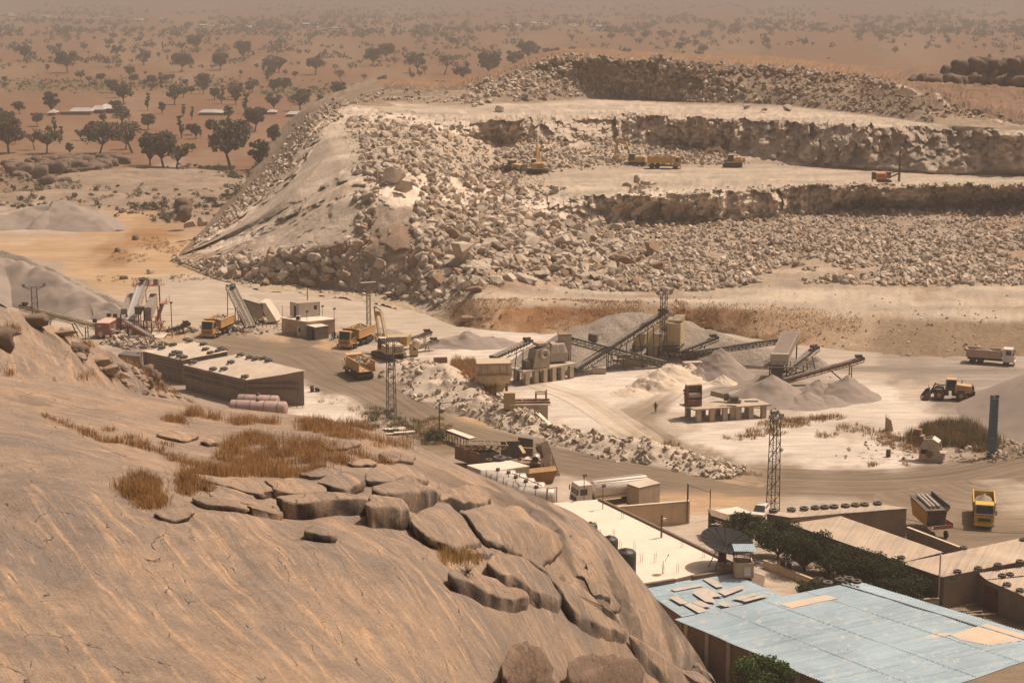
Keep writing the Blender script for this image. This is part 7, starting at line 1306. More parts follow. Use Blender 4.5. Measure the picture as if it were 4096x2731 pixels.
# ------------------------------------------------------------------ tipped yellow truck body behind the sheds, red trailer
c, rz = place((3655, 2040), (3770, 2140), 1.0); t = thing('truck_body', 'rusty yellow truck body lying behind the brown wall, underside pipes showing', 'truck body', c, rz); M_ry = mat('rusty_yellow', (.52, .28, .06), var=.25, rust=.12, dust=.3)
MB().hexa([(-1.1, -2.6, .3), (1.1, -2.6, .3), (1.1, 2.6, .3), (-1.1, 2.6, .3)], [(-1.35, -3.0, 2.3), (1.35, -3.0, 2.3), (1.35, 3.0, 2.4), (-1.35, 3.0, 2.4)]).build('body', M_ry, t)
MB().prism([(-1.5, -3.2, 2.45), (1.5, -3.2, 2.45), (1.6, 3.3, 2.6), (-1.4, 3.3, 2.6)], (0, 0, .08)).box((1.5, 0, 2.9), (.12, 6.4, .5)).build('tray', M_steel, t)
for x in (-.6, -.1, .5): MB().tube((x, -2.4, 2.75), (x, 2.4, 2.9), .17, 8).build('pipe', M_alu, t)
MB().box((0, -2.9, 1.4), (2.3, .25, 1.7)).build('end_plate', M_frm, t)
c = P(3757, 2152); t = thing('trailer', 'end of a small red trailer behind the brown wall', 'trailer', c, R(15)); MB().box((0, 0, 1.5), (2.6, 1.6, .12)).box((0, -.8, 1.7), (2.6, .08, .4)).box((1.3, 0, 1.8), (.1, 1.7, .7)).build('tray', M_red, t)
for s in (-1, 1): wheel(t, s * .9, 0, .45, .3)
# ------------------------------------------------------------------ red shipping container with lamps
fl, fr, br = P(377, 1356), P(438, 1357), P(487, 1329); d1 = fr - fl; d2 = br - fr; c = fl + d1 / 2 + d2 / 2; rz = math.atan2(d2[1], d2[0]) - math.pi / 2
t = thing('shipping_container', 'red shipping container on a low stand beside the screening plant', 'container', (c[0], c[1], .45), rz); W, L_ = np.linalg.norm(d1) * .93, 6.2; Hh = 2.6
V = []; mb = MB(); mb.box((0, 0, Hh / 2), (W - .12, L_ - .1, Hh - .1)); mb.build('body', M_red, t)
for s in (-1, 1):
    a = np.linspace(-L_ / 2 + .1, L_ / 2 - .1, 81); x = s * (W / 2 - .05 + .035 * np.sign(np.sin(np.arange(81) * math.pi / 2 + .5))); Vv = np.array([[(xx, y, .12), (xx, y, Hh - .12)] for xx, y in zip(x, a)]).reshape(-1, 3); Fq = np.array([[2 * k, 2 * k + 2, 2 * k + 3, 2 * k + 1] for k in range(80)]); link('side_panel', mesh_np('side_panel', Vv, Fq, M_red, smooth=False), t)
mb = MB()
for x in (-1, 1):
    for y in (-1, 1): mb.box((x * (W / 2 - .04), y * (L_ / 2 - .04), Hh / 2), (.14, .14, Hh))
for z in (.06, Hh - .06):
    for y in (-1, 1): mb.box((0, y * (L_ / 2 - .04), z), (W, .12, .14))
    for x in (-1, 1): mb.box((x * (W / 2 - .04), 0, z), (.12, L_, .14))
mb.build('frame', M_red, t); MB().box((0, 0, Hh + .02), (W - .1, L_ - .1, .05)).build('roof', mat('faded_container_roof', (.55, .38, .30), var=.15, rust=.2), t)
for x in (-.6, .6): do = MB().box((x * W / 2, -L_ / 2 - .01, Hh / 2), (W / 2 - .1, .08, Hh - .3)).build('door', M_red, t)
mb = MB()
for x in (-.9, -.35, .35, .9): mb.tube((x, -L_ / 2 - .08, .2), (x, -L_ / 2 - .08, Hh - .2), .025, 5)
mb.build('lock_rod', M_red, t)
lettering('ZIM', .62, (-W * .22, -L_ / 2 - .07, 2.05), (R(90), 0, 0), M_let, t); lettering('ZIM', .8, (W / 2 + .06, -.1, .95), (R(90), 0, R(90)), M_let, t); lettering('ZCS', .7, (W / 2 + .06, -.1, 1.6), (R(90), 0, R(90)), M_let, t)
MB().box((0, 0, -.25), (W * .8, L_ * .9, .4)).build('stand', M_steel, t)
for k, (x, y, lb) in enumerate([(-W / 2, -L_ / 2, 'black floodlight at the front left corner of the red container'), (-W / 4, L_ / 2 - .3, 'black floodlight at the rear of the red container roof, left'), (W / 4, L_ / 2 - .6, 'black floodlight at the rear of the red container roof, right')]):
    Rz = Matrix.Rotation(rz, 3, 'Z'); q = Rz @ Vector((x, y, Hh + .5)); tt = thing('floodlight', lb, 'floodlight', (c[0] + q.x, c[1] + q.y, .45 + Hh), 0); MB().box((0, 0, .5), (.8, .25, .7)).build('housing', M_black, tt); MB().tube((0, 0, 0), (0, 0, .3), .04, 5).build('bracket', M_steel, tt)
# ------------------------------------------------------------------ people
def person(label, p, rz, shirt, trousers, pose='walk', hat=False):
    t = thing('person', label, 'person', p, rz); sk = mat('skin', (.09, .05, .032), var=.05)
    def skin(name, J, E, m, par):
        me = bpy.data.meshes.new(name); me.from_pydata([j[:3] for j in J], E, []); me.materials.append(m); o = link(name, me, par); md = o.modifiers.new('skin', 'SKIN'); md.use_smooth_shade = True
        for k, v in enumerate(me.skin_vertices[0].data): v.radius = (J[k][3], J[k][3] * (J[k][4] if len(J[k]) > 4 else 1)); v.use_root = (k == 0)
        s_ = o.modifiers.new('sub', 'SUBSURF'); s_.levels = 1; s_.render_levels = 2; return o
    w_ = .22 if pose == 'walk' else .04
    J = [(0, 0, .98, .15, .75), (0, 0, 1.2, .14, .75), (0, .01, 1.42, .16, .7), (0, .01, 1.53, .055), (0, .03, 1.63, .09, 1.15), (0, .03, 1.72, .08, 1.1), (-.10, .0, .92, .085), (-.11, w_, .50, .06), (-.11, w_ * .8, .09, .04), (-.11, w_ * .8 + .17, .04, .035), (.10, 0, .92, .085), (.11, -w_ * .3, .50, .06), (.11, -w_ * 1.3, .10, .04), (.11, -w_ * 1.3 + .16, .05, .035),
         (-.20, .0, 1.42, .06), (-.27, -w_ * .4, 1.14, .045), (-.28, w_ * .1, .90, .033), (-.28, w_ * .2, .80, .035), (.20, 0, 1.42, .06), (.27, w_ * .5, 1.15, .045), (.28, w_ * 1.1, .92, .033), (.28, w_ * 1.3, .83, .035)]
    E = [(0, 1), (1, 2), (2, 3), (3, 4), (4, 5), (0, 6), (6, 7), (7, 8), (8, 9), (0, 10), (10, 11), (11, 12), (12, 13), (2, 14), (14, 15), (15, 16), (16, 17), (2, 18), (18, 19), (19, 20), (20, 21)]
    skin('body', J, E, sk, t)
    up = lambda j, k: (j[0], j[1], j[2], j[3] * k, *(j[4:]))
    skin('shirt', [up(J[i], 1.18) for i in (1, 2, 14, 15, 18, 19, 0)], [(0, 1), (1, 2), (2, 3), (1, 4), (4, 5), (0, 6)], shirt, t); skin('trousers', [up(J[i], 1.2) for i in (0, 6, 7, 8, 10, 11, 12)], [(0, 1), (1, 2), (2, 3), (0, 4), (4, 5), (5, 6)], trousers, t)
    MB().lathe([(.115, 1.66), (.115, 1.72), (.09, 1.79), (0, 1.82)], (0, .03, 0), 'z', 12).build('cap' if hat else 'hair', M_frm, t); return t
C1 = mat('dark_cloth', (.03, .028, .03), var=.1); C2 = mat('navy_cloth', (.035, .04, .055), var=.1)
person('person in dark work clothes walking alone on the curved track', P(2622, 1650), R(165), C1, C2); person('person in dark clothes standing by the fence of the feed hopper', P(1017, 1318), R(200), C1, C1, 'stand'); person('person in dark clothes standing at the right corner of the control house', P(1339, 1358), R(150), C1, C2, 'stand', True); person('person in black bending over things beside the control house', P(1330, 1362), R(250), C2, C1)
# ================================================================== CRUSHING AND SCREENING PLANT
M_belt = mat('rubber_belt', (.10, .085, .072), rough=.8, var=.3, scale=1.5, dust=.65, dustc=(.42, .35, .28)); M_beltp = mat('pale_belt', (.42, .40, .37), rough=.7, var=.1, scale=1, dust=.2)
M_grn = mat('green_steel', (.05, .085, .05), rough=.6, var=.3, scale=2, dust=.2, rust=.1); M_cyl = mat('cream_steel', (.50, .40, .22), rough=.6, var=.15, scale=1, dust=.4, rust=.12, streak=.35)
M_rst = mat('rusty_steel', (.17, .075, .04), rough=.8, var=.35, scale=2, rust=.3, dust=.35); M_redst = mat('red_steel', (.30, .09, .055), rough=.7, var=.25, scale=2, dust=.35); M_gst = mat('grey_steel', (.30, .25, .20), rough=.65, var=.25, scale=1.2, dust=.45, rust=.18, streak=.3); M_ylst = mat('pale_yellow_steel', (.42, .32, .14), rough=.65, var=.2, scale=2, dust=.35)
def conveyor(label, a, b, w_=1.0, dp=.7, m=None, legs=(), belt=None, bays=None, motor=True, load=False, group=None, legm=None, shade=None):
    a = np.array(a, float); b = np.array(b, float); m = m or M_steel; c = np.array([(a[0] + b[0]) / 2, (a[1] + b[1]) / 2, 0]); t = thing('conveyor', label, 'conveyor', c, 0, group); d = b - a; L_ = np.linalg.norm(d); d /= L_
    sd = np.array([d[1], -d[0], 0]); sd /= np.linalg.norm(sd); up = np.cross(sd, d); up = up if up[2] > 0 else -up; n = bays or max(6, int(L_ / 1.3))
    for s in (-1, 1):
        mb = MB(c); o_ = sd * s * w_ * .62; mb.beam(a + o_, b + o_, .1, .14, up).beam(a + o_ - up * dp, b + o_ - up * dp, .1, .12, up)
        for k in range(n + 1):
            p = a + d * L_ * k / n + o_; mb.beam(p, p - up * dp, .07, .07, d)
            if k < n: q = a + d * L_ * (k + 1) / n + o_; mb.beam(p if k % 2 else p - up * dp, (q - up * dp) if k % 2 else q, .06, .06, up)
        mb.build('side_truss', m, t)
    mb = MB(c); v = [a - sd * w_ * .5 + up * .22, a - sd * w_ * .25 + up * .06, a + sd * w_ * .25 + up * .06, a + sd * w_ * .5 + up * .22]; u_ = [p + d * L_ for p in v]; th = up * .04
    mb.add([*v, *u_, *[p - th for p in v], *[p - th for p in u_]], [(0, 1, 5, 4), (1, 2, 6, 5), (2, 3, 7, 6), (8, 12, 13, 9), (9, 13, 14, 10), (10, 14, 15, 11), (0, 4, 12, 8), (3, 11, 15, 7), (0, 8, 9, 1), (1, 9, 10, 2), (2, 10, 11, 3), (4, 5, 13, 12), (5, 6, 14, 13), (6, 7, 15, 14)]); mb.build('belt', belt or M_belt, t)
    mb = MB(c)
    for k in range(n * 2): p = a + d * L_ * (k + .5) / (2 * n); mb.tube(p - sd * w_ * .55, p + sd * w_ * .55, .06, 5)
    mb.beam(a - sd * w_ * .0 - up * dp * .5, b - up * dp * .5, w_ * .7, .04, up); mb.build('idler_frame', m, t)
    MB(c).tube(b - sd * w_ * .6, b + sd * w_ * .6, .3, 10).build('head_drum', M_frm, t); MB(c).tube(a - sd * w_ * .6, a + sd * w_ * .6, .26, 10).build('tail_drum', M_frm, t)
    if motor: MB(c).box(b - d * .4 + up * .5 + sd * .2, (.7, .5, .55), math.atan2(d[1], d[0])).tube(b - d * .9 + up * .6 - sd * .4, b - d * .9 + up * .6 + sd * .5, .3, 8).build('drive_motor', M_frm, t)
    if load: MB(c).prism([a + up * .12 - sd * w_ * .3, a + up * .12 + sd * w_ * .3, a + up * .36], d * L_).build('load', M_coarse, t)
    for f, spread, lean in legs:
        p = a + d * L_ * f - up * dp
        for s in (-1, 1): e = p + sd * s * w_ * .62; q = np.array([e[0], e[1], -.1]) + sd * s * spread + np.array([d[0], d[1], 0]) * lean; MB(c).beam(e, q, .16, .16).build('support_leg', legm or m, t)
        e1, e2 = p - sd * w_ * .62, p + sd * w_ * .62; MB(c).beam(e1 * .5 + np.array([e1[0], e1[1], 0]) * .5, e2 * .5 + np.array([e2[0], e2[1], 0]) * .5, .09).build('cross_brace', legm or m, t)
    return t
def lattice_tower(label, base, h, w0, w1, m=None, lamps=2, plat=True, nb=None, spread=0.0, group=None, diag2=False, cat='lattice tower'):
    base = np.array(base, float); t = thing('lattice_tower', label, cat, base, R(20), group); nb = nb or int(h / (w0 * .85)); mb = MB(); co = [(-1, -1), (1, -1), (1, 1), (-1, 1)]
    P_ = lambda k, f: Vector((co[k][0] * (w0 + (w1 - w0) * f) / 2, co[k][1] * (w0 + (w1 - w0) * f) / 2, h * f))
    for k in range(4): mb.beam(P_(k, 0), P_(k, 1), .09)
    for j in range(nb):
        for k in range(4):
            f0, f1 = j / nb, (j + 1) / nb; mb.beam(P_(k, f1), P_((k + 1) % 4, f1), .05); mb.beam(P_(k, f0) if (j + k) % 2 else P_((k + 1) % 4, f0), P_((k + 1) % 4, f1) if (j + k) % 2 else P_(k, f1), .05)
    mb.build('mast', m or M_steel, t)
    if plat: 
        mb = MB(); mb.box((0, 0, h + .04), (w1 + .6 + spread * 2, w1 + .4, .07))
        for k in range(4): mb.beam(P_(k, .93), Vector((co[k][0] * (w1 / 2 + spread + .2), co[k][1] * .3, h)), .05)
        mb.build('platform', m or M_steel, t)
    for k in range(lamps): x = (k - (lamps - 1) / 2) * (w1 + spread * 2 + .5) / max(1, lamps - 1); MB().box((x, -.25, h + .35), (.62, .22, .5), 0, Matrix.Rotation(-.4, 3, 'X')).build('floodlight', M_tin, t)
    return t
# towers
lattice_tower('tall lattice tower rising from the scrub beside the road, dark platform on top', P(1566, 1672), 12.4, 1.25, 1.0, lamps=4, spread=.5)
lattice_tower('tall dark lattice tower by the white car with a small round dish on its side', P(3091, 2040), 12.3, 1.25, .95, lamps=2, spread=.0)
bpy_t = bpy.context.scene.objects['lattice_tower.001']; MB().lathe([(0, 0), (.3, .04), (.34, .12)], (.75, -.5, 8.2), 'y', 16).build('small_dish', M_white, bpy_t)
lattice_tower('lattice tower with wide yellow floodlight frame at the top of the long conveyor', P(2651, 1458), 12.9, .95, .9, lamps=3, spread=.6)
lattice_tower('lattice tower with two flat panels behind the left ridge', P(146, 1345), 9.8, 1.2, 1.0, lamps=2, spread=1.2)
lattice_tower('thin pale lattice mast behind the yellow trucks', P(1476, 1345), 10.6, .75, .6, mat('pale_steel', (.36, .29, .23)), lamps=0, spread=.9)
for (u, v, h, lb) in [(689, 1352, 7.0, 'thin dark lamp post beside the red stairs')]: pole('lamp_post', lb, P(u, v), h, .09, lamp=M_tin, cat='lamp post'); 
t = pole('gallows_post', 'dark steel post with a long side arm at the road edge', P(1758, 1742), 5.0, .09, arm=(5.2, .6, 5.5), cat='post')
# ---- main plant
E_ = lambda u, v, vb: UP(u, v, vb)
conveyor('steep short conveyor rising from the feed hopper to the jaw crusher', E_(1972, 1428, 1560), E_(2118, 1362, 1528), 1.2, .8, M_steel, [(.72, .3, -.6)], load=True)
conveyor('green lattice conveyor crossing down to the right in front of the long one', E_(2660, 1448, 1468), E_(2287, 1352, 1492), 1.1, 1.0, M_grn, [(.42, .1, 0), (.58, .1, 0)], motor=False, bays=24)
conveyor('longest dark conveyor climbing to the lattice tower at the top of the plant', E_(2302, 1474, 1502), E_(2660, 1243, 1450), 1.25, .9, M_steel, [(.35, .4, .5), (.52, .6, -.8), (.66, .5, .6), (.82, .4, 0)], load=True, bays=30)
conveyor('upper of two conveyors leaving the screen house to the right, motor at its tip', E_(2682, 1418, 1455), E_(2866, 1348, 1442), 1.0, .6, M_steel, [(.5, .3, -.5), (.7, .3, -1.2)])
conveyor('very long level conveyor running from the screen house to the inclined hopper', E_(2729, 1414, 1452), E_(3152, 1352, 1468), 1.0, .75, M_steel, [(.06, .2, 0), (.12, .2, .6), (.27, .1, 0), (.30, .5, -2.5), (.93, .2, 0)], bays=30)
conveyor('rusty discharge conveyor reaching right over the gravel cone', E_(3137, 1518, 1540), E_(3450, 1432, 1530), .9, .6, M_rst, [(.84, .1, 0), (.58, .3, 3.0)], bays=22)
conveyor('short steep conveyor behind the inclined hopper', E_(3142, 1484, 1512), E_(3264, 1388, 1482), 1.1, .6, M_steel, [(.45, .2, 0), (.75, .2, 1.0)])
for k, (u0, u1, v0, v1, vb) in enumerate([(2527, 2575, 1337, 1382, 1450), (2584, 2640, 1339, 1385, 1455)]):
    fl, fr = E_(u0, v1, vb), E_(u1, v1, vb); tl, tr = E_(u0 + 22, v0, vb), E_(u1 + 6, v0, vb); bk = np.array([5.0, 7.5, 2.3]); c = np.array([fl[0], fl[1], 0]); t = thing('screen_bin', ['cream inclined screen bin, left one, in shade of the long conveyor', 'cream inclined screen bin, right one, with a sunlit front panel'][k], 'screen', c)
    MB(c).hexa([fl, fr, fr + bk, fl + bk], [tl, tr, tr + bk, tl + bk]).build('bin', M_cyl, t); i_ = np.array([0, 0, .06]); MB(c).slab(ccw([tl + (tr - tl) * .06 + i_, tl + (tr - tl) * .94 + i_, tr - (tr - tl) * .06 + bk * .97 + i_, tl + (tr - tl) * .06 + bk * .97 + i_]), .05).build('gravel_bed', M_coarse, t)
    for f in (.1, .9):
        p = fl * (1 - f) + fr * f
        for q in (p, p + bk * .9): MB(c).beam(q, (q[0], q[1], 0), .2).build('leg', M_steel, t)
    MB(c).hexa([fl * .7 + fr * .3 - np.array([0, 0, 2]), fl * .3 + fr * .7 - np.array([0, 0, 2]), (fl * .3 + fr * .7) + bk * .6 - np.array([0, 0, 3]), (fl * .7 + fr * .3) + bk * .6 - np.array([0, 0, 3])], [fl, fr, fr + bk * .8 - np.array([0, 0, .3]), fl + bk * .8 - np.array([0, 0, .3])]).build('chute', M_gst, t)
c = E_(2672, 1440, 1440); c[2] = 0; t = thing('screen_house', 'tall cream feed box with dark rim behind the lattice tower', 'hopper', c, R(-20)); zt = E_(2690, 1286, 1440)[2]; zb = E_(2690, 1372, 1440)[2]
mb = MB(); 
for x, y, sx, sy in ((-1.6, 0, .12, 3.2), (1.6, 0, .12, 3.2), (0, -1.6, 3.2, .12), (0, 1.6, 3.2, .12)): mb.box((x + 1, y, (zt + zb) / 2), (sx, sy, zt - zb))
mb.build('box', M_cyl, t); MB().box((1, 0, zt - .8), (3.1, 3.1, .1)).build('gravel_bed', M_coarse, t); mb = MB(); mb.hexa([(.4, -.6, zb - 2), (1.6, -.6, zb - 2), (1.6, .6, zb - 2), (.4, .6, zb - 2)], [(-.6, -1.6, zb), (2.6, -1.6, zb), (2.6, 1.6, zb), (-.6, 1.6, zb)]).build('chute', M_gst, t)
for x in (-.5, 2.5):
    for y in (-1.5, 1.5): MB().beam((x, y, 0), (x, y, zb), .2).build('leg', M_steel, t)
mb = MB()
for z in (zb - .2,):
    mb.box((1, -2.1, z), (4.4, .8, .08))
    for k in range(6): mb.tube((-1.1 + k * .84, -2.45, z), (-1.1 + k * .84, -2.45, z + 1.0), .03, 4)
    mb.tube((-1.1, -2.45, z + 1.0), (3.1, -2.45, z + 1.0), .03, 4)
mb.build('walkway', M_steel, t)
t = thing('footing', 'big concrete footing block in the shade of the crossing conveyors', 'concrete block', P(2520, 1462)); MB().box((0, 0, .7), (6.0, 2.2, 1.4)).box((-1, .2, 1.6), (2.2, 1.4, .9)).build('block', M_conc, t)
t = thing('footing', 'small concrete block carrying two posts of the green conveyor', 'concrete block', P(2396, 1492)); MB().box((0, 0, .55), (2.4, 1.4, 1.1)).build('block', M_conc, t)
t = thing('footing', 'pale concrete wall block at the foot of the long level conveyor', 'concrete block', P(2770, 1475)); MB().box((0, 0, .65), (3.4, 1.6, 1.3), .25).build('block', M_conc, t)
# concrete deck with crushers
def deck(name, label, corners, h, fcol, bcol, csz=.75, th=.28, cat='concrete deck'):
    q = ccw([P(u, v, h) for u, v in corners]); c = sum(q) / 4; off = np.array([c[0], c[1], 0]); t = thing(name, label, cat, off); MB(off).slab(q, th).build('deck', M_conc, t); e = P(*corners[1], h) - P(*corners[0], h); ang = math.atan2(e[1], e[0]) if False else math.atan2((P(*corners[2], h) - P(*corners[1], h))[1], (P(*corners[2], h) - P(*corners[1], h))[0])
    for (a, b, n) in ((fcol[0], fcol[1], fcol[2]), (bcol[0], bcol[1], bcol[2])):
        A_, B_ = P(*a, h), P(*b, h)
        for k in range(n): f = (k + .5) / n; p = A_ * (1 - f) + B_ * f; MB(off).box((p[0], p[1], (h - th) / 2 - .1), (csz, csz, h - th + .2), ang).build('column', M_conc, t)
    return t, q
tD1, qD1 = deck('concrete_deck', 'long dusty concrete deck on short columns carrying the two crushers', [(2040, 1470), (2092, 1486), (2308, 1452), (2250, 1436)], 2.5, ((2088, 1484), (2300, 1452), 6), ((2046, 1468), (2248, 1438), 5), .8, .3)
tD2, qD2 = deck('concrete_deck', 'free standing pale concrete deck on columns near the walking person', [(2717, 1614), (2778, 1637), (3083, 1617), (3022, 1592)], 2.15, ((2768, 1634), (3080, 1615), 6), ((2722, 1613), (3020, 1594), 5), .75, .22)
o_ = np.array([tD2.location[0], tD2.location[1], 0]); p = P(2945, 1625, 2.15); MB(o_).box((p[0], p[1] + .4, .95), (1.8, .3, 2.0), .05).build('wall_panel', M_conc, tD2); p = P(3005, 1604, 2.19); MB(o_).box((p[0], p[1], 2.17), (2.2, .9, .02), .05).build('opening', M_dk, tD2)
def jaw(label, p, rz, s, m, name='crusher'):
    t = thing(name, label, 'crusher', p, rz); t.scale = (s, s, s); MB().hexa([(-.9, -1.2, 0), (.9, -1.2, 0), (.9, 1.3, 0), (-.9, 1.3, 0)], [(-.9, -.7, 2.3), (.9, -.7, 2.3), (.9, 1.3, 2.8), (-.9, 1.3, 2.8)]).build('body', m, t)
    for x in (-1.12, 1.12): MB().lathe([(.25, -.12), (.74, -.12), (.78, 0), (.74, .12), (.25, .12), (.25, -.12)], (x, .4, 1.7), 'x', 20).build('flywheel', m, t)
    MB().box((0, -1.6, .5), (1.2, .8, 1.0)).build('motor', M_tin, t); MB().box((0, .4, 2.95), (1.5, 1.4, .35)).build('feed_rim', M_gst, t); return t
jaw('dusty tan jaw crusher with a flywheel on the long deck', E_(2150, 1466, 1525), R(-60), 1.35, M_gst)
t = thing('crusher', 'pale cone crusher housing with two panels on the long deck', 'crusher', E_(2228, 1440, 1505), R(20)); MB().hexa([(-1.7, -1.2, 0), (1.6, -1.2, 0), (1.6, 1.4, 0), (-1.7, 1.4, 0)], [(-1.5, -1.1, 1.5), (1.6, -1.1, 1.5), (1.6, 1.4, 2.0), (-1.5, 1.4, 2.0)]).hexa([(-1.5, -1.1, 1.5), (1.6, -1.1, 1.5), (1.6, 1.4, 2.0), (-1.5, 1.4, 2.0)], [(-1.0, -.3, 2.9), (1.3, -.3, 2.9), (1.3, 1.3, 3.1), (-1.0, 1.3, 3.1)]).build('housing', M_gst, t)
for x in (-.65, .55): MB().add([(x - .5, -1.02, 1.62), (x + .5, -1.02, 1.62), (x + .42, -.42, 2.74), (x - .42, -.42, 2.74)], [(0, 1, 2, 3)]).build('panel', mat('slate_panel', (.20, .17, .14)), t).location = (0, -.05, .03)
t = thing('feed_box', 'tall grey feed box at the upper end of the green conveyor', 'hopper', E_(2258, 1400, 1495), R(8)); MB().box((0, 0, 1.1), (2.1, 2.0, 3.4)).build('box', M_gst, t); MB().box((0, 0, 2.9), (2.3, 2.2, .2)).build('rim', M_rst, t)
for x in (-.9, .9):
    for y in (-.85, .85): MB().beam((x, y, -3.6), (x, y, -.6), .18).build('leg', M_steel, t)
t = thing('feed_box', 'small dark hood box above the green conveyor', 'hopper', E_(2372, 1366, 1480), R(-15)); MB().hexa([(-.8, -.6, 0), (.8, -.6, 0), (.8, .6, 0), (-.8, .6, 0)], [(-.7, -.6, 1.5), (.8, -.6, 1.3), (.8, .6, 1.3), (-.7, .6, 1.5)]).build('box', M_tin, t)
# feed hopper on legs, at the left of the plant
t = thing('feed_hopper', 'wide pale plated feed hopper on timber legs beside the grassy bank', 'hopper', P(1985, 1600), R(5)); s_ = 1.0; zb, zt = 3.0, 6.6
MB().hexa([(-2.6, -1.2, zb), (2.0, -1.2, zb), (2.0, 1.6, zb), (-2.6, 1.6, zb)], [(-3.3, -1.7, zb + 1.6), (2.5, -1.7, zb + 1.6), (2.5, 2, zb + 1.6), (-3.3, 2, zb + 1.6)]).hexa([(-3.3, -1.7, zb + 1.6), (2.5, -1.7, zb + 1.6), (2.5, 2, zb + 1.6), (-3.3, 2, zb + 1.6)], [(-3.3, -2.0, zt), (2.2, -2.0, zt), (2.4, 2.2, zt), (-3.3, 2.2, zt)]).build('body', M_ylw2 if 'M_ylw2' in globals() else mat('pale_plate', (.47, .37, .25), rough=.7, var=.25, scale=1, rust=.25, dust=.4, streak=.4), t)
mb = MB(); mb.box((-.5, -2.05, zt - .1), (5.8, .16, .25)).box((-.5, -1.9, zb + 1.6), (6.0, .2, .2))
for x in (-2.6, -1.6, .4, 1.6): mb.beam((x, -2.1, zt), (x + .1, -1.8, zb + 1.6), .14)
mb.build('stiffener', M_wood, t)
for x in (-2.2, -.2, 1.7):
    for y in (-1.1, 1.3): MB().beam((x, y, -.1), (x, y, zb + .1), .24).build('leg', M_steel, t)
MB().hexa([(-1, -.6, 1.5), (1, -.6, 1.5), (1, .6, 1.5), (-1, .6, 1.5)], [(-2.2, -1.1, zb), (1.7, -1.1, zb), (1.7, 1.3, zb), (-2.2, 1.3, zb)]).build('chute', M_ylst, t); MB().beam((1.7, -1.2, .2), (-1.0, -1.2, 2.8), .12).beam((-2.2, -1.2, .2), (.5, -1.2, 2.8), .12).build('brace', M_wood, t)
# concrete abutment with the yellow box and frame
t = thing('abutment', 'square concrete abutment with steel channels on top', 'abutment', P(2120, 1686), R(4)); MB().box((-.2, 1.0, 1.3), (6.0, 2.4, 2.8)).build('block', M_conc, t); MB().box((0, 1.0, 2.78), (6.5, 2.7, .18)).build('cap', M_flat, t)
mb = MB(); mb.box((.1, .1, 3.05), (6.2, .25, .32)).box((.1, 1.9, 3.05), (6.2, .25, .32)).box((-1.2, 1, 3.05), (.2, 1.8, .2)).build('channel', M_rst, t)
mb = MB()
for x in (1.0, 2.6):
    for y in (.3, 1.7): mb.beam((x, y, 3.2), (x, y, 4.4), .14)
mb.beam((.9, .3, 4.4), (2.7, .3, 4.4), .16).beam((.9, 1.7, 4.4), (2.7, 1.7, 4.4), .16).beam((1, .3, 4.4), (1, 1.7, 4.4), .14).beam((2.6, .3, 4.4), (2.6, 1.7, 4.4), .14).tube((2.6, .5, 3.4), (2.6, .5, 5.0), .1, 6).build('stand', M_rst, t)
MB().box((-3.2, .4, 3.4), (1.7, 1.3, 2.6)).build('yellow_box', M_ylst, t); t2 = thing('plank', 'pale plank leaning on the front of the abutment', 'plank', P(2160, 1692)); MB().beam((-.6, -.6, 2.0), (1.6, -1.3, 0), 1.1, .1).build('board', M_flat, t2); MB().box((-.7, -.5, 2.1), (1.4, .7, .1)).box((-1.1, -.5, 1.0), (.1, .1, 2.2)).build('stand', M_steel, t2)
# rusty crushers, girder on the free deck
def old_crusher(label, p, rz, s, m, doors=True):
    t = thing('crusher', label, 'crusher', p, rz); t.scale = (s, s, s)
    pr = [(-1.0, 0), (1.0, 0), (1.05, 1.6), (.9, 2.7), (.5, 3.3), (-.9, 3.3), (-1.05, 2.2)]
    for x in (-1.15, 1.0): MB().prism([(x, y, z) for y, z in pr], (.16, 0, 0)).build('side_plate', m, t)
    MB().box((0, -.2, .55), (2.0, 1.6, 1.1)).box((0, .3, 2.9), (2.0, 1.0, .5)).box((0, .7, 1.6), (2.0, .3, 3.0)).build('frame', m, t); MB().tube((-1.0, -.35, 1.75), (1.0, -.35, 1.75), .6, 14).build('rotor', M_gst, t); MB().box((0, -.25, 2.35), (1.9, .9, .5)).build('opening', M_dk, t)
    for x in (-.5, .5): MB().tube((x, -1.05, .8), (x, -1.05, 1.4), .07, 5).build('tie_rod', M_steel, t)
    MB().box((0, -1.1, 1.0), (2.2, .2, .2)).box((0, -.95, 3.4), (2.2, .2, .14)).build('crossbar', m, t); mb = MB()
    for k in range(5): mb.box((-1.3, -.6 + .3 * k, .5 + .45 * k), (.3, .25, .35))
    mb.build('bracket', m, t); return t
old_crusher('rusty open fronted crusher standing on the free concrete deck', E_(2772, 1620, 1672), R(10), 1.0, M_rst)
t = thing('girder', 'heavy grey girder lying askew on the free concrete deck', 'girder', P(2900, 1606, 2.2)); mb = MB(); mb.beam((-2.2, .9, .9), (1.6, -.9, .3), .5, .12).beam((-2.2, .9, 1.3), (1.6, -.9, .7), .12, .6).beam((-1.6, 1.3, 1.1), (2.2, -.5, .5), .12, .5).build('flange', M_gst, t); MB().box((1.4, -.6, .35), (2.2, .9, .4), -.1).build('shoe', M_gst, t)
t = thing('steel_box', 'dark upright steel plate and drum on the girder of the free deck', 'scrap', P(2905, 1602, 2.9)); MB().box((0, 0, .6), (.7, .3, 1.2), .3, Matrix.Rotation(.15, 3, 'X')).build('plate', M_tin, t); MB().tube((.7, 0, .3), (1.9, -.3, .3), .5, 10).build('drum', M_steel, t)
t = thing('crusher', 'scrapped white and rust crusher standing in front of the reeds', 'crusher', P(3715, 1842), R(-25)); M_wr = mat('peeling_white', (.46, .38, .30), rough=.75, var=.2, scale=1.5, rust=.5, dust=.3)
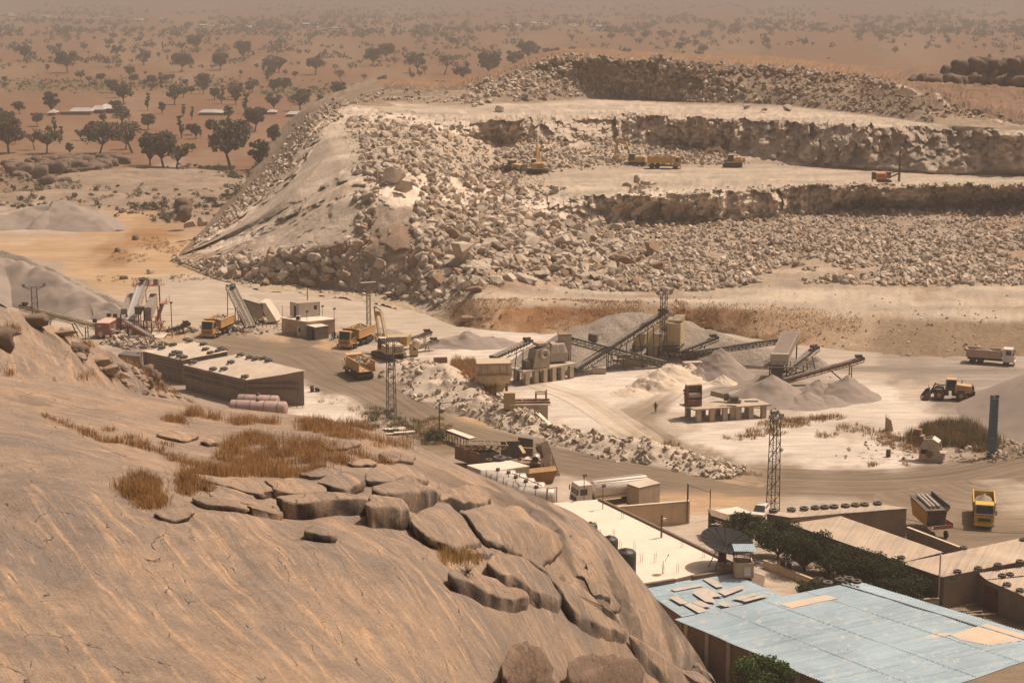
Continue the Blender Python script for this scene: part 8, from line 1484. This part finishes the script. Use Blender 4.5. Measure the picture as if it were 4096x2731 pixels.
for y in (-.9, .75): MB().prism([(x, y, z) for x, z in [(-1.3, 0), (1.5, 0), (1.7, 1.6), (1.3, 3.0), (.5, 3.5), (-.6, 3.3), (-1.2, 2.2)]], (0, .16, 0)).build('side_plate', M_wr, t)
MB().box((0, 0, .6), (2.4, 1.5, 1.2)).box((-.8, 0, 2.1), (.3, 1.5, 2.4)).build('frame', M_rst, t); MB().box((-1.6, 0, 3.2), (1.6, 1.4, .9)).box((-1.8, .1, 4.1), (1.1, 1.0, .8)).build('top_box', M_rst, t); MB().add([(.5, -.9, 3.55), (1.45, -.9, 3.0), (1.45, .9, 3.0), (.5, .9, 3.55)], [(0, 1, 2, 3)]).build('cover', M_white, t); MB().box((1.9, 0, 1.5), (1.2, 1.7, .1)).box((1.7, 0, .8), (.9, 1.5, 1.3)).build('tray', M_wr, t); MB().box((1.0, -.78, 2.1), (.9, .1, .9)).box((-.5, -.95, 1.5), (1.0, .06, .6)).build('opening', M_dk, t); MB().tube((.2, -1.0, 1.2), (.2, 1.0, 1.2), .5, 12).build('shaft', M_rst, t)
t = thing('concrete_stump', 'broken upright concrete stump on the bank beside the reeds', 'concrete', P(3555, 1722)); MB().hexa([(-.6, -.4, -.2), (.7, -.4, -.2), (.6, .5, -.2), (-.5, .5, -.2)], [(-.55, -.3, 2.2), (.25, -.3, 1.7), (.2, .4, 2.0), (-.5, .4, 2.6)]).build('block', M_conc, t)
# inclined hopper screen at the right
a = E_(3080, 1452, 1518); b = E_(3125, 1455, 1518); zt = a[2] + 1.3; bk = np.array([2.6, 5.0, 2.9]); c = np.array([a[0], a[1], 0]); t = thing('inclined_screen', 'cream inclined hopper screen with a square front panel at the right plant', 'screen', c); w2 = np.array([2.9, -.2, 0])
f0 = [a, a + w2, a + w2 + bk, a + bk]; tp = [p + np.array([.2, .3, 1.6]) for p in f0]; MB(c).hexa(f0, tp).build('hopper', M_gst, t); i_ = np.array([0, 0, .06]); MB(c).slab(ccw([tp[0] + w2 * .06 + i_, tp[1] - w2 * .06 + i_, tp[2] - w2 * .06 - bk * .03 + i_, tp[3] + w2 * .06 - bk * .03 + i_]), .05).build('gravel_bed', M_grav, t)
MB(c).hexa([a + np.array([-.1, -.5, -.2]), a + w2 + np.array([.1, -.5, -.2]), a + w2 + np.array([.1, -.04, 0]), a + np.array([-.1, -.04, 0])], [tp[0] + np.array([-.1, -.6, .1]), tp[1] + np.array([.1, -.6, .1]), tp[1] + np.array([.1, -.04, .1]), tp[0] + np.array([-.1, -.04, .1])]).build('front_panel', mat('cream_panel', (.50, .44, .36), var=.08, dust=.3), t)
for p in (a, a + w2, a + bk * .9, a + w2 + bk * .9): MB(c).beam(p, (p[0], p[1], 0), .2).build('leg', M_steel, t)
mb = MB(c); z = a[2] - .5; p0 = a + np.array([-1.2, -1.0, -.5]); p1 = a + w2 + np.array([1.6, -1.0, -.5])
for q0, q1 in ((p0, p1), (p1, p1 + bk * np.array([1, 1, 0])), (p0, p0 + bk * np.array([1, 1, 0]))):
    mb.beam(q0, q1, .8, .08); mb.beam(q0 + np.array([0, 0, 1]), q1 + np.array([0, 0, 1]), .05); mb.beam(q0 + np.array([0, 0, .5]), q1 + np.array([0, 0, .5]), .04)
    for k in range(6): f = k / 5; q = q0 * (1 - f) + q1 * f; mb.beam(q, q + np.array([0, 0, 1]), .06)
mb.build('walkway', M_steel, t); mb = MB(c); 
for k in range(9): f = k / 8; q = a + w2 * f + bk * .3; mb.beam((q[0], q[1], .1), (q[0] + 1.0 * (-1) ** k, q[1] + .6, a[2] - .3), .1)
for z in (.9, 2.0): mb.beam(a * np.array([1, 1, 0]) + np.array([0, 0, z]), (a + w2) * np.array([1, 1, 0]) + np.array([0, 0, z]), .12); mb.beam((a + w2) * np.array([1, 1, 0]) + np.array([0, 0, z]), (a + w2 + bk) * np.array([1, 1, 0]) + np.array([0, 0, z]), .12)
mb.build('understructure', M_gst, t); MB(c).hexa([a + np.array([.3, -1.4, -4.2]), a + np.array([1.3, -1.4, -4.2]), a + np.array([1.3, -.5, -4.2]), a + np.array([.3, -.5, -4.2])], [a + np.array([.2, -.9, -.4]), a + w2 * .8 + np.array([0, -.9, -.4]), a + w2 * .8 + np.array([0, .6, -.4]), a + np.array([.2, .6, -.4])]).build('chute', M_steel, t)
# ---- blue numbered post with a sign
M_bl = mat('blue_column', (.045, .115, .16), rough=.6, var=.2, scale=2, rust=.05, dust=.15); t = thing('column', 'tall blue square column with rungs, two floodlights and a small sign', 'column', P(3965, 1832), R(12)); h = 8.9
MB().hexa([(-.52, -.45, -.2), (.52, -.45, -.2), (.52, .45, -.2), (-.52, .45, -.2)], [(-.45, -.42, h), (.45, -.42, h), (.45, .42, h), (-.45, .42, h)]).build('shaft', M_bl, t)
for k in range(15): MB().tube((.1, -.5, .9 + k * .53), (.62, -.5, .9 + k * .53), .03, 5).build('rung', M_steel, t)
for x, a in ((-.35, .5), (.4, -.3)): MB().box((x, 0, h + .25), (.5, .4, .42), a).build('floodlight', M_tin, t)
sg = MB().box((-.28, -.5, 3.15), (.66, .05, .56)).build('sign', M_black, t); lettering('SLOW', .2, (-.28, -.535, 3.27), (R(90), 0, 0), M_let, sg, .005); lettering('DOWN', .2, (-.28, -.535, 3.03), (R(90), 0, 0), M_let, sg, .005)
# ---- left plant
conveyor('yellow truss conveyor running from the left stockpile to the red container', E_(385, 1300, 1352), E_(85, 1222, 1345), 1.0, .8, M_ylst, [(.12, .1, 0), (.30, .5, -1.6), (.82, .2, 0)], legm=M_steel)
conveyor('short dark belt under the yellow truss conveyor', E_(160, 1308, 1340), E_(205, 1262, 1330), 1.2, .4, M_steel, [(.6, .2, 0)], motor=False)
conveyor('wide pale belt conveyor climbing to the red railed platform', E_(516, 1282, 1338), E_(574, 1116, 1302), 1.6, .8, M_gst, [(.35, .2, 0), (.75, .2, 0)], belt=M_beltp)
conveyor('rust red conveyor sloping down in front of the screening plant', E_(606, 1345, 1360), E_(492, 1278, 1340), .9, .6, M_redst, [(.3, .2, 0), (.7, .2, 0)], motor=False)
conveyor('thin conveyor pointing right beside the lamp post', E_(664, 1322, 1340), E_(757, 1294, 1335), .7, .4, M_steel, [(.5, .1, 0)])
conveyor('steep gravel loaded conveyor behind the first yellow truck', E_(1003, 1306, 1330), E_(923, 1142, 1300), 1.6, .6, M_gst, [(.5, .2, 0), (.9, .2, 0)], load=True)
conveyor('upper thin conveyor dropping dust behind the excavator', E_(1620, 1362, 1395), E_(1722, 1328, 1388), .8, .5, M_gst, [(.5, .2, 0), (.75, .2, 0)]); conveyor('lower thin conveyor dropping dust behind the excavator', E_(1670, 1384, 1410), E_(1746, 1362, 1400), .8, .5, M_gst, [(.5, .3, 0)])
for k, (x0, x1, y0, y1, xb, yb, lb) in enumerate([(1225, 1385, 790, 1060, 1510, 500, 'gravel filled screen box with a slatted grey front, right of the pale belt'), (745, 880, 815, 930, 1010, 490, 'gravel filled screen box left of the pale belt')]):
    S2 = lambda x, y: (340 + x / 5.228, 1080 + y / 5.228); vb = 1335; fl, fr = E_(*S2(x0, y1), vb), E_(*S2(x1, y1), vb); tl, tr = E_(*S2(x0, y0), vb), E_(*S2(x1, y0), vb); y2 = fl[1] + 9; bl = PY(*S2(xb - (x1 - x0) * .9, yb), y2); br_ = PY(*S2(xb, yb), y2); c = np.array([fl[0], fl[1], 0]); t = thing('screen_box', lb, 'screen', c)
    MB(c).hexa([fl, fr, br_ - np.array([0, 0, 2.5]), bl - np.array([0, 0, 2.5])], [tl, tr, br_, bl]).build('box', M_gst, t); e = np.array([0, 0, .08]); MB(c).slab(ccw([tl + e + (tr - tl) * .05, tr + e - (tr - tl) * .05, br_ + e, bl + e]), .05).build('gravel_bed', M_coarse, t); mb = MB(c)
    for j in range(6): f = (j + .5) / 6; mb.beam(fl * (1 - f) + tl * f + np.array([0, -.06, 0]), fr * (1 - f) + tr * f + np.array([0, -.06, 0]), .16, .1)
    mb.build('slat_front', M_gst, t)
    for p in (fl, fr, bl - np.array([0, 0, 2.5]), br_ - np.array([0, 0, 2.5])): MB(c).beam(p, (p[0], p[1], 0), .22).build('leg', M_steel, t)
p = E_(600, 1130, 1302); c = np.array([p[0], p[1], 0]); t = thing('head_platform', 'red railed head platform at the top of the pale belt', 'platform', c); z = p[2] - .5; mb = MB(c)
mb.box((p[0] - .6, p[1], z), (5.2, 2.4, .1))
for x in (-3.0, -1.7, -.4, .9, 2.0):
    for y in (-1.15, 1.15): mb.beam((p[0] + x, p[1] + y, z), (p[0] + x, p[1] + y, z + 1.1), .07)
for y in (-1.15, 1.15):
    for zz in (.55, 1.1): mb.beam((p[0] - 3, p[1] + y, z + zz), (p[0] + 2, p[1] + y, z + zz), .06)
mb.build('railing', M_redst, t); MB(c).box((p[0] - 1.0, p[1] + .2, z + .8), (2.0, 1.4, .9)).box((p[0] + 1.2, p[1], z + .7), (.9, .9, 1.2)).build('drive_housing', M_gst, t)
for x in (-2.6, 1.8): MB(c).beam((p[0] + x, p[1], 0), (p[0] + x, p[1], z), .25).build('leg', M_redst, t)
a = E_(640, 1230, 1335); b = E_(655, 1332, 1350); c = np.array([a[0], a[1], 0]); t = thing('staircase', 'red steel staircase with railings at the right of the screening plant', 'staircase', c); top = E_(632, 1290, 1340); mb = MB(c); ft = np.array([b[0], b[1], 0.])
for s in (-.5, .5):
    o2 = np.array([s, 0, 0]); mb.beam(top + o2, ft + o2, .1, .2); mb.beam(top + o2 + np.array([0, 0, 1]), ft + o2 + np.array([0, 0, 1]), .06)
    for k in range(6): f = k / 5; q = top * (1 - f) + ft * f + o2; mb.beam(q, q + np.array([0, 0, 1]), .05)
mb.build('stringer', M_redst, t)
for k in range(11): f = (k + .5) / 11; q = top * (1 - f) + ft * f; MB(c).box(q, (1.0, .28, .05)).build('tread', M_redst, t)
mb = MB(c); la = top + np.array([-1.0, .5, 0]); mb.box(la, (3.0, 1.6, .1)); hi = la + np.array([1.6, 1.4, 3.4]); mb.beam(la + np.array([.6, 0, 0]), hi, .8, .1); mb.box(hi + np.array([.2, 1.2, 0]), (1.6, 3.0, .1))
for q in (la + np.array([-1.4, -.7, 0]), la + np.array([1.4, -.7, 0]), hi + np.array([.9, -.2, 0]), hi + np.array([.9, 2.6, 0])): mb.beam(q, q + np.array([0, 0, 1.1]), .07)
mb.beam(la + np.array([-1.4, -.7, 1.1]), la + np.array([1.4, -.7, 1.1]), .06).beam(la + np.array([1.4, -.7, 1.1]), hi + np.array([.9, -.2, 1.1]), .06).beam(hi + np.array([.9, -.2, 1.1]), hi + np.array([.9, 2.6, 1.1]), .06).build('landing', M_redst, t)
t = thing('switch_box', 'black hood hanging beside the pale belt conveyor', 'hood', E_(556, 1225, 1335)); MB().hexa([(-.7, -.5, -1.6), (.3, -.5, -1.6), (.3, .5, -1.6), (-.7, .5, -1.6)], [(-.8, -.7, 0), (1.0, -.7, 0), (1.0, .7, 0), (-.8, .7, 0)]).build('hood', M_tin, t); MB().tube((.9, -.2, -.2), (1.1, -.2, -2.8), .14, 7).build('hose', M_black, t)
t = thing('under_frame', 'dark tangle of support frames under the screening plant', 'frame', P(560, 1345)); mb = MB(); r_ = random.Random(12)
for k in range(26): x, y = r_.uniform(-4.5, 4.5), r_.uniform(-.5, 4); mb.beam((x, y, 0), (x + r_.uniform(-1.5, 1.5), y + r_.uniform(-1, 1), r_.uniform(1.6, 3.6)), .13)
for z in (1.2, 2.4): mb.beam((-4.5, -.3, z), (4.5, -.3, z), .14); mb.beam((-4.5, 3, z), (4.5, 3, z), .14)
mb.build('strut', M_rst, t)
t = thing('sheet', 'pale tin sheet leaning on the stones near the red conveyor', 'sheet', P(630, 1352)); MB().slab([(-1.6, -.6, .5), (1.2, -1.2, .1), (1.9, 1.0, .8), (-.9, 1.5, 1.2)], .06).build('panel', M_roofw, t)
# middle feeder bin
a = PY(945, 1180, P(0, 1300)[1]); t = thing('feeder_bin', 'tan plated feeder bin behind the steep gravel conveyor', 'bin', P(1005, 1300), 0); o_ = np.array(t.location); Q2 = lambda u, v: UP(u, v, 1298)
MB(o_).prism([Q2(952, 1195), Q2(1052, 1224), Q2(1052, 1275), Q2(960, 1292)], np.array([.6, 5, 0])).build('side_wall', M_gst, t); MB(o_).prism([Q2(1040, 1210), Q2(1062, 1212), Q2(1108, 1285), Q2(1072, 1290)], np.array([.4, 4.5, 0])).build('slope_plate', M_roofw, t); MB(o_).beam(Q2(952, 1192), Q2(1050, 1220), .25, .2).build('rim', M_steel, t)
for u in (965, 1010, 1050): q = Q2(u, 1275); MB(o_).beam(q, (q[0], q[1], 0), .22).build('leg', M_steel, t)
t = thing('fence', 'low steel pipe fence beside the control house', 'fence', P(1075, 1318)); o_ = np.array(t.location); mb = MB(o_); qa, qb = P(1005, 1312), P(1127, 1318)
for k in range(9): f = k / 8; q = qa * (1 - f) + qb * f; MB(o_).beam(q, q + np.array([0, 0, 1.1]), .07).build('post', M_steel, t)
for z in (.55, 1.1): mb.beam(qa + np.array([0, 0, z]), qb + np.array([0, 0, z]), .06)
mb.build('rail', M_steel, t)
t = thing('operator_cabin', 'small tan operator cabin right of the yard excavator', 'cabin', P(1655, 1425), R(10)); MB().box((0, 0, 1.4), (1.5, 1.3, 2.2)).build('wall', M_ylst, t); MB().box((.1, -.67, 1.6), (.5, .05, .6)).build('window', M_glass, t); MB().lathe([(.02, -.75), (.8, -.75), (.8, .75), (.02, .75)], (.55, 0, 2.4), 'y', 14).build('roof', M_roofw, t); MB().box((0, 0, .15), (1.4, 1.2, .3)).build('base', M_steel, t)
t = thing('tipping_skip', 'yellow ribbed truck tray parked behind the excavator', 'truck tray', E_(1585, 1370, 1400), R(-12)); MB().hexa([(-2.4, -1.2, -.4), (2.3, -1.2, -.4), (2.3, 1.2, -.4), (-2.4, 1.2, -.4)], [(-2.6, -1.5, 1.1), (2.6, -1.5, 1.5), (2.6, 1.5, 1.5), (-2.6, 1.5, 1.1)]).build('tray', M_ylst, t)
for k in range(6): MB().box((-1.2 + k * .62, -1.5, .5), (.14, .14, 1.5)).build('rib', M_yel2, t)
MB().box((0, 0, -1.6), (2.5, 1.2, 2.2)).build('chassis', M_frm, t)
# rotor scrap on the spoil bank
for (u, v, rz, lb) in [(1660, 1500, .2, 'dark bladed crusher rotor lying on the white spoil, left one'), (1684, 1496, .4, 'dark bladed crusher rotor lying on the white spoil, right one'), (1762, 1460, .15, 'long slotted dark crusher frame on top of the white spoil')]:
    t = thing('crusher_rotor', lb, 'scrap', P(u, v, .3), rz)
    if 'frame' in lb:
        mb = MB(); 
        for y in (-.5, .5): mb.box((0, y, .9), (2.4, .12, .9))
        for k in range(6): mb.box((-1.1 + .44 * k, 0, 1.1), (.1, 1.0, .6))
        mb.build('frame', M_rst, t)
    else:
        for k in range(4): MB().lathe([(.2, -.05), (.85, -.05), (.85, .05), (.2, .05), (.2, -.05)], (-.6 + k * .4, 0, .85), 'x', 14).build('disc', M_rst, t)
        MB().tube((-.9, 0, .85), (1.0, 0, .85), .2, 8).build('shaft', M_rst, t)
# ---- scrap heap beside the store
def S5(x, y, h=0.0): return P(*SC5(x, y), h)
t = thing('steel_trough', 'long dark rusty steel trough at the left of the scrap heap', 'trough', S5(520, 560)); o_ = np.array(t.location); a, b, c2, d2 = S5(160, 330, 2.6), S5(560, 470, 2.2), S5(890, 450, 2.2), S5(560, 330, 2.6); pts = [a, b, c2, d2]
for p, q in zip(pts, pts[1:] + pts[:1]): MB(o_).hexa([(p[0], p[1], p[2] - 2.0), (q[0], q[1], q[2] - 2.0), (q[0] + .1, q[1] + .12, q[2] - 2.0), (p[0] + .1, p[1] + .12, p[2] - 2.0)], [p, q, q + np.array([.1, .12, 0]), p + np.array([.1, .12, 0])]).build('side', M_rst if p is a else M_tin, t)
MB(o_).slab(ccw([p - np.array([0, 0, 1.6]) for p in pts]), .1).build('floor', M_rst, t)
t = thing('scrap_conveyor', 'tan lattice conveyor frame laid across the scrap heap', 'conveyor frame', S5(640, 400)); o_ = np.array(t.location); mb = MB(o_); A_, B_, C_ = (S5(280, 325, 3.4), S5(1030, 335, 3.4)), (S5(290, 255, 3.4), S5(1000, 270, 3.4)), (S5(315, 400, 2.4), S5(960, 400, 2.4))
for a, b in (A_, B_, C_): mb.tube(a, b, .09, 6)
for k in range(7):
    f = k / 6; g = min(1, f + .14); q = [a * (1 - f) + b * f for a, b in (A_, B_, C_)]; r2 = [a * (1 - g) + b * g for a, b in (A_, B_, C_)]; mb.tube(q[0], q[1], .06, 5).tube(q[0], q[2], .06, 5).tube(q[0], r2[2], .05, 5); mb.beam(q[0], q[2], .4, .06)
mb.build('truss', M_wood, t)
t = thing('conveyor_section', 'dismantled dusty conveyor section at the road edge, top of the scrap', 'conveyor section', S5(200, 180)); o_ = np.array(t.location); a, b = S5(20, 100, 1.6), S5(400, 240, 1.6); MB(o_).beam(a + np.array([.5, .5, .1]), b + np.array([.5, .5, .1]), 1.2, .08).build('belt', M_flat, t); mb = MB(o_); mb.beam(a, b, .12, .3)
for k in range(9): f = k / 8; p = a * (1 - f) + b * f; mb.beam(p, p - np.array([0, 0, 1.6]), .12); mb.tube(p, p + np.array([.9, .9, 0]), .06, 5)
mb.build('frame', M_steel, t)
t = thing('leaning_plate', 'tall white flaking steel plate leaning at the right end of the scrap', 'steel plate', S5(1800, 830)); MB().hexa([(-.9, -.3, 0), (.9, -.3, 0), (.9, 0, 0), (-.9, 0, 0)], [(-1.9, .6, 4.6), (-.9, .6, 4.9), (-.9, .8, 4.9), (-1.9, .8, 4.6)]).build('plate', M_wr, t); MB().hexa([(-1.9, 0, 0), (-.8, 0, 0), (-.8, .5, 0), (-1.9, .5, 0)], [(-2.4, .7, 4.0), (-1.8, .7, 4.3), (-1.8, .9, 4.3), (-2.4, .9, 4.0)]).build('back_plate', M_rst, t)
t = thing('scrap_machine', 'scrapped machine body with a round pipe and torn white panel', 'scrap', S5(1480, 850), R(-8)); MB().box((-.3, .4, 1.1), (3.4, 2.2, 2.0)).build('body', M_rst, t); MB().box((-.6, -.75, 1.2), (2.2, .1, 1.2)).build('opening', M_dk, t); MB().prism([(.9, -.9, .1), (2.3, -.5, 1.2), (2.3, -.3, 3.4), (.9, -.7, 2.8)], (.05, .12, 0)).build('panel', M_wr, t); MB().lathe([(.45, -.9), (.5, -.9), (.5, 1.3), (.45, 1.3)], (.2, 0, 2.7), 'y', 16).build('pipe', M_alu, t); MB().slab([(-1.6, .5, 2.3), (1, .4, 2.3), (1.2, 1.6, 2.5), (-1.4, 1.7, 2.4)], .08).build('lid', M_roofw, t)
t = thing('skip', 'rusty orange steel skip lying below the scrapped machine', 'skip', S5(1560, 935), R(6)); MB().hexa([(-2.0, -.9, 0), (1.7, -.9, 0), (1.7, .9, 0), (-2.0, .9, 0)], [(-2.4, -1.2, 1.5), (2.3, -1.2, 1.9), (2.3, 1.2, 1.9), (-2.4, 1.2, 1.5)]).build('tub', mat('orange_rust', (.27, .13, .03), var=.3, rust=.4, dust=.3), t)
t = thing('scrap_sheets', 'grey upright steel panels in the middle of the scrap heap', 'scrap', S5(1080, 540)); MB().box((0, 0, 1.3), (2.8, .2, 2.4), .1).box((2.2, .6, 1.5), (2.4, .2, 2.6), -.5).box((1.6, 1.3, 1.1), (3.0, .2, 1.6), .2).build('panel', M_tin, t)
t = thing('loader_bucket', 'old yellow edged bucket turned up on the scrap heap', 'bucket', S5(1320, 560, .6), R(-10)); MB().prism([(-.9, y, z) for y, z in [(-.9, 0), (.6, 0), (1.0, .7), (.7, 1.6), (.5, 1.5), (.7, .7), (.5, .2), (-.9, .2)]], (1.9, 0, 0)).build('shell', M_rst, t); MB().beam((-.9, .8, 1.7), (.0, -.6, 1.0), .5, .2).build('edge', M_ylst, t)
t = thing('steel_hopper', 'small dark hopper topping the scrap heap at the right', 'hopper', S5(1600, 480, 2.6)); MB().hexa([(-.5, -.5, 0), (.5, -.5, 0), (.5, .5, 0), (-.5, .5, 0)], [(-1.0, -.9, 1.3), (1.0, -.9, 1.3), (1.0, .9, 1.3), (-1.0, .9, 1.3)]).build('shell', M_tin, t); MB().box((0, 0, 1.28), (1.6, 1.5, .06)).build('opening', M_dk, t); MB().box((0, .1, -1.3), (1.6, 1.2, 2.6)).build('stand', M_rst, t)
for (u, v, lb) in [(1575, 1722, 'pale flat boards lying in the scrub under the lattice tower'), (1610, 1735, 'corrugated pale sheet lying beside the roadside shrub')]:
    t = thing('board_heap', lb, 'boards', P(u, v)); mb = MB(); r_ = random.Random(u)
    for k in range(4): mb.box((r_.uniform(-.8, .8), r_.uniform(-.5, .5), .15 + .08 * k), (r_.uniform(2, 3.4), r_.uniform(.3, 1.2), .05), r_.uniform(-.5, .5))
    mb.build('board', M_flat, t)
# ================================================================== HAZE
hz = bpy.data.materials.new('dust_haze'); hz.use_nodes = True; hn = hz.node_tree; hn.nodes.remove(hn.nodes['Principled BSDF'])
pv = hn.nodes.new('ShaderNodeVolumePrincipled'); pv.inputs['Color'].default_value = (0.60, 0.535, 0.485, 1); pv.inputs['Density'].default_value = 0.00037; pv.inputs['Anisotropy'].default_value = 0.0
hn.links.new(pv.outputs[0], hn.nodes['Material Output'].inputs['Volume'])
hb = MB(); hb.box((0, 12000, 34.5), (64000, 44000, 77)); ho = hb.build('haze', hz); tag(ho, kind='stuff')
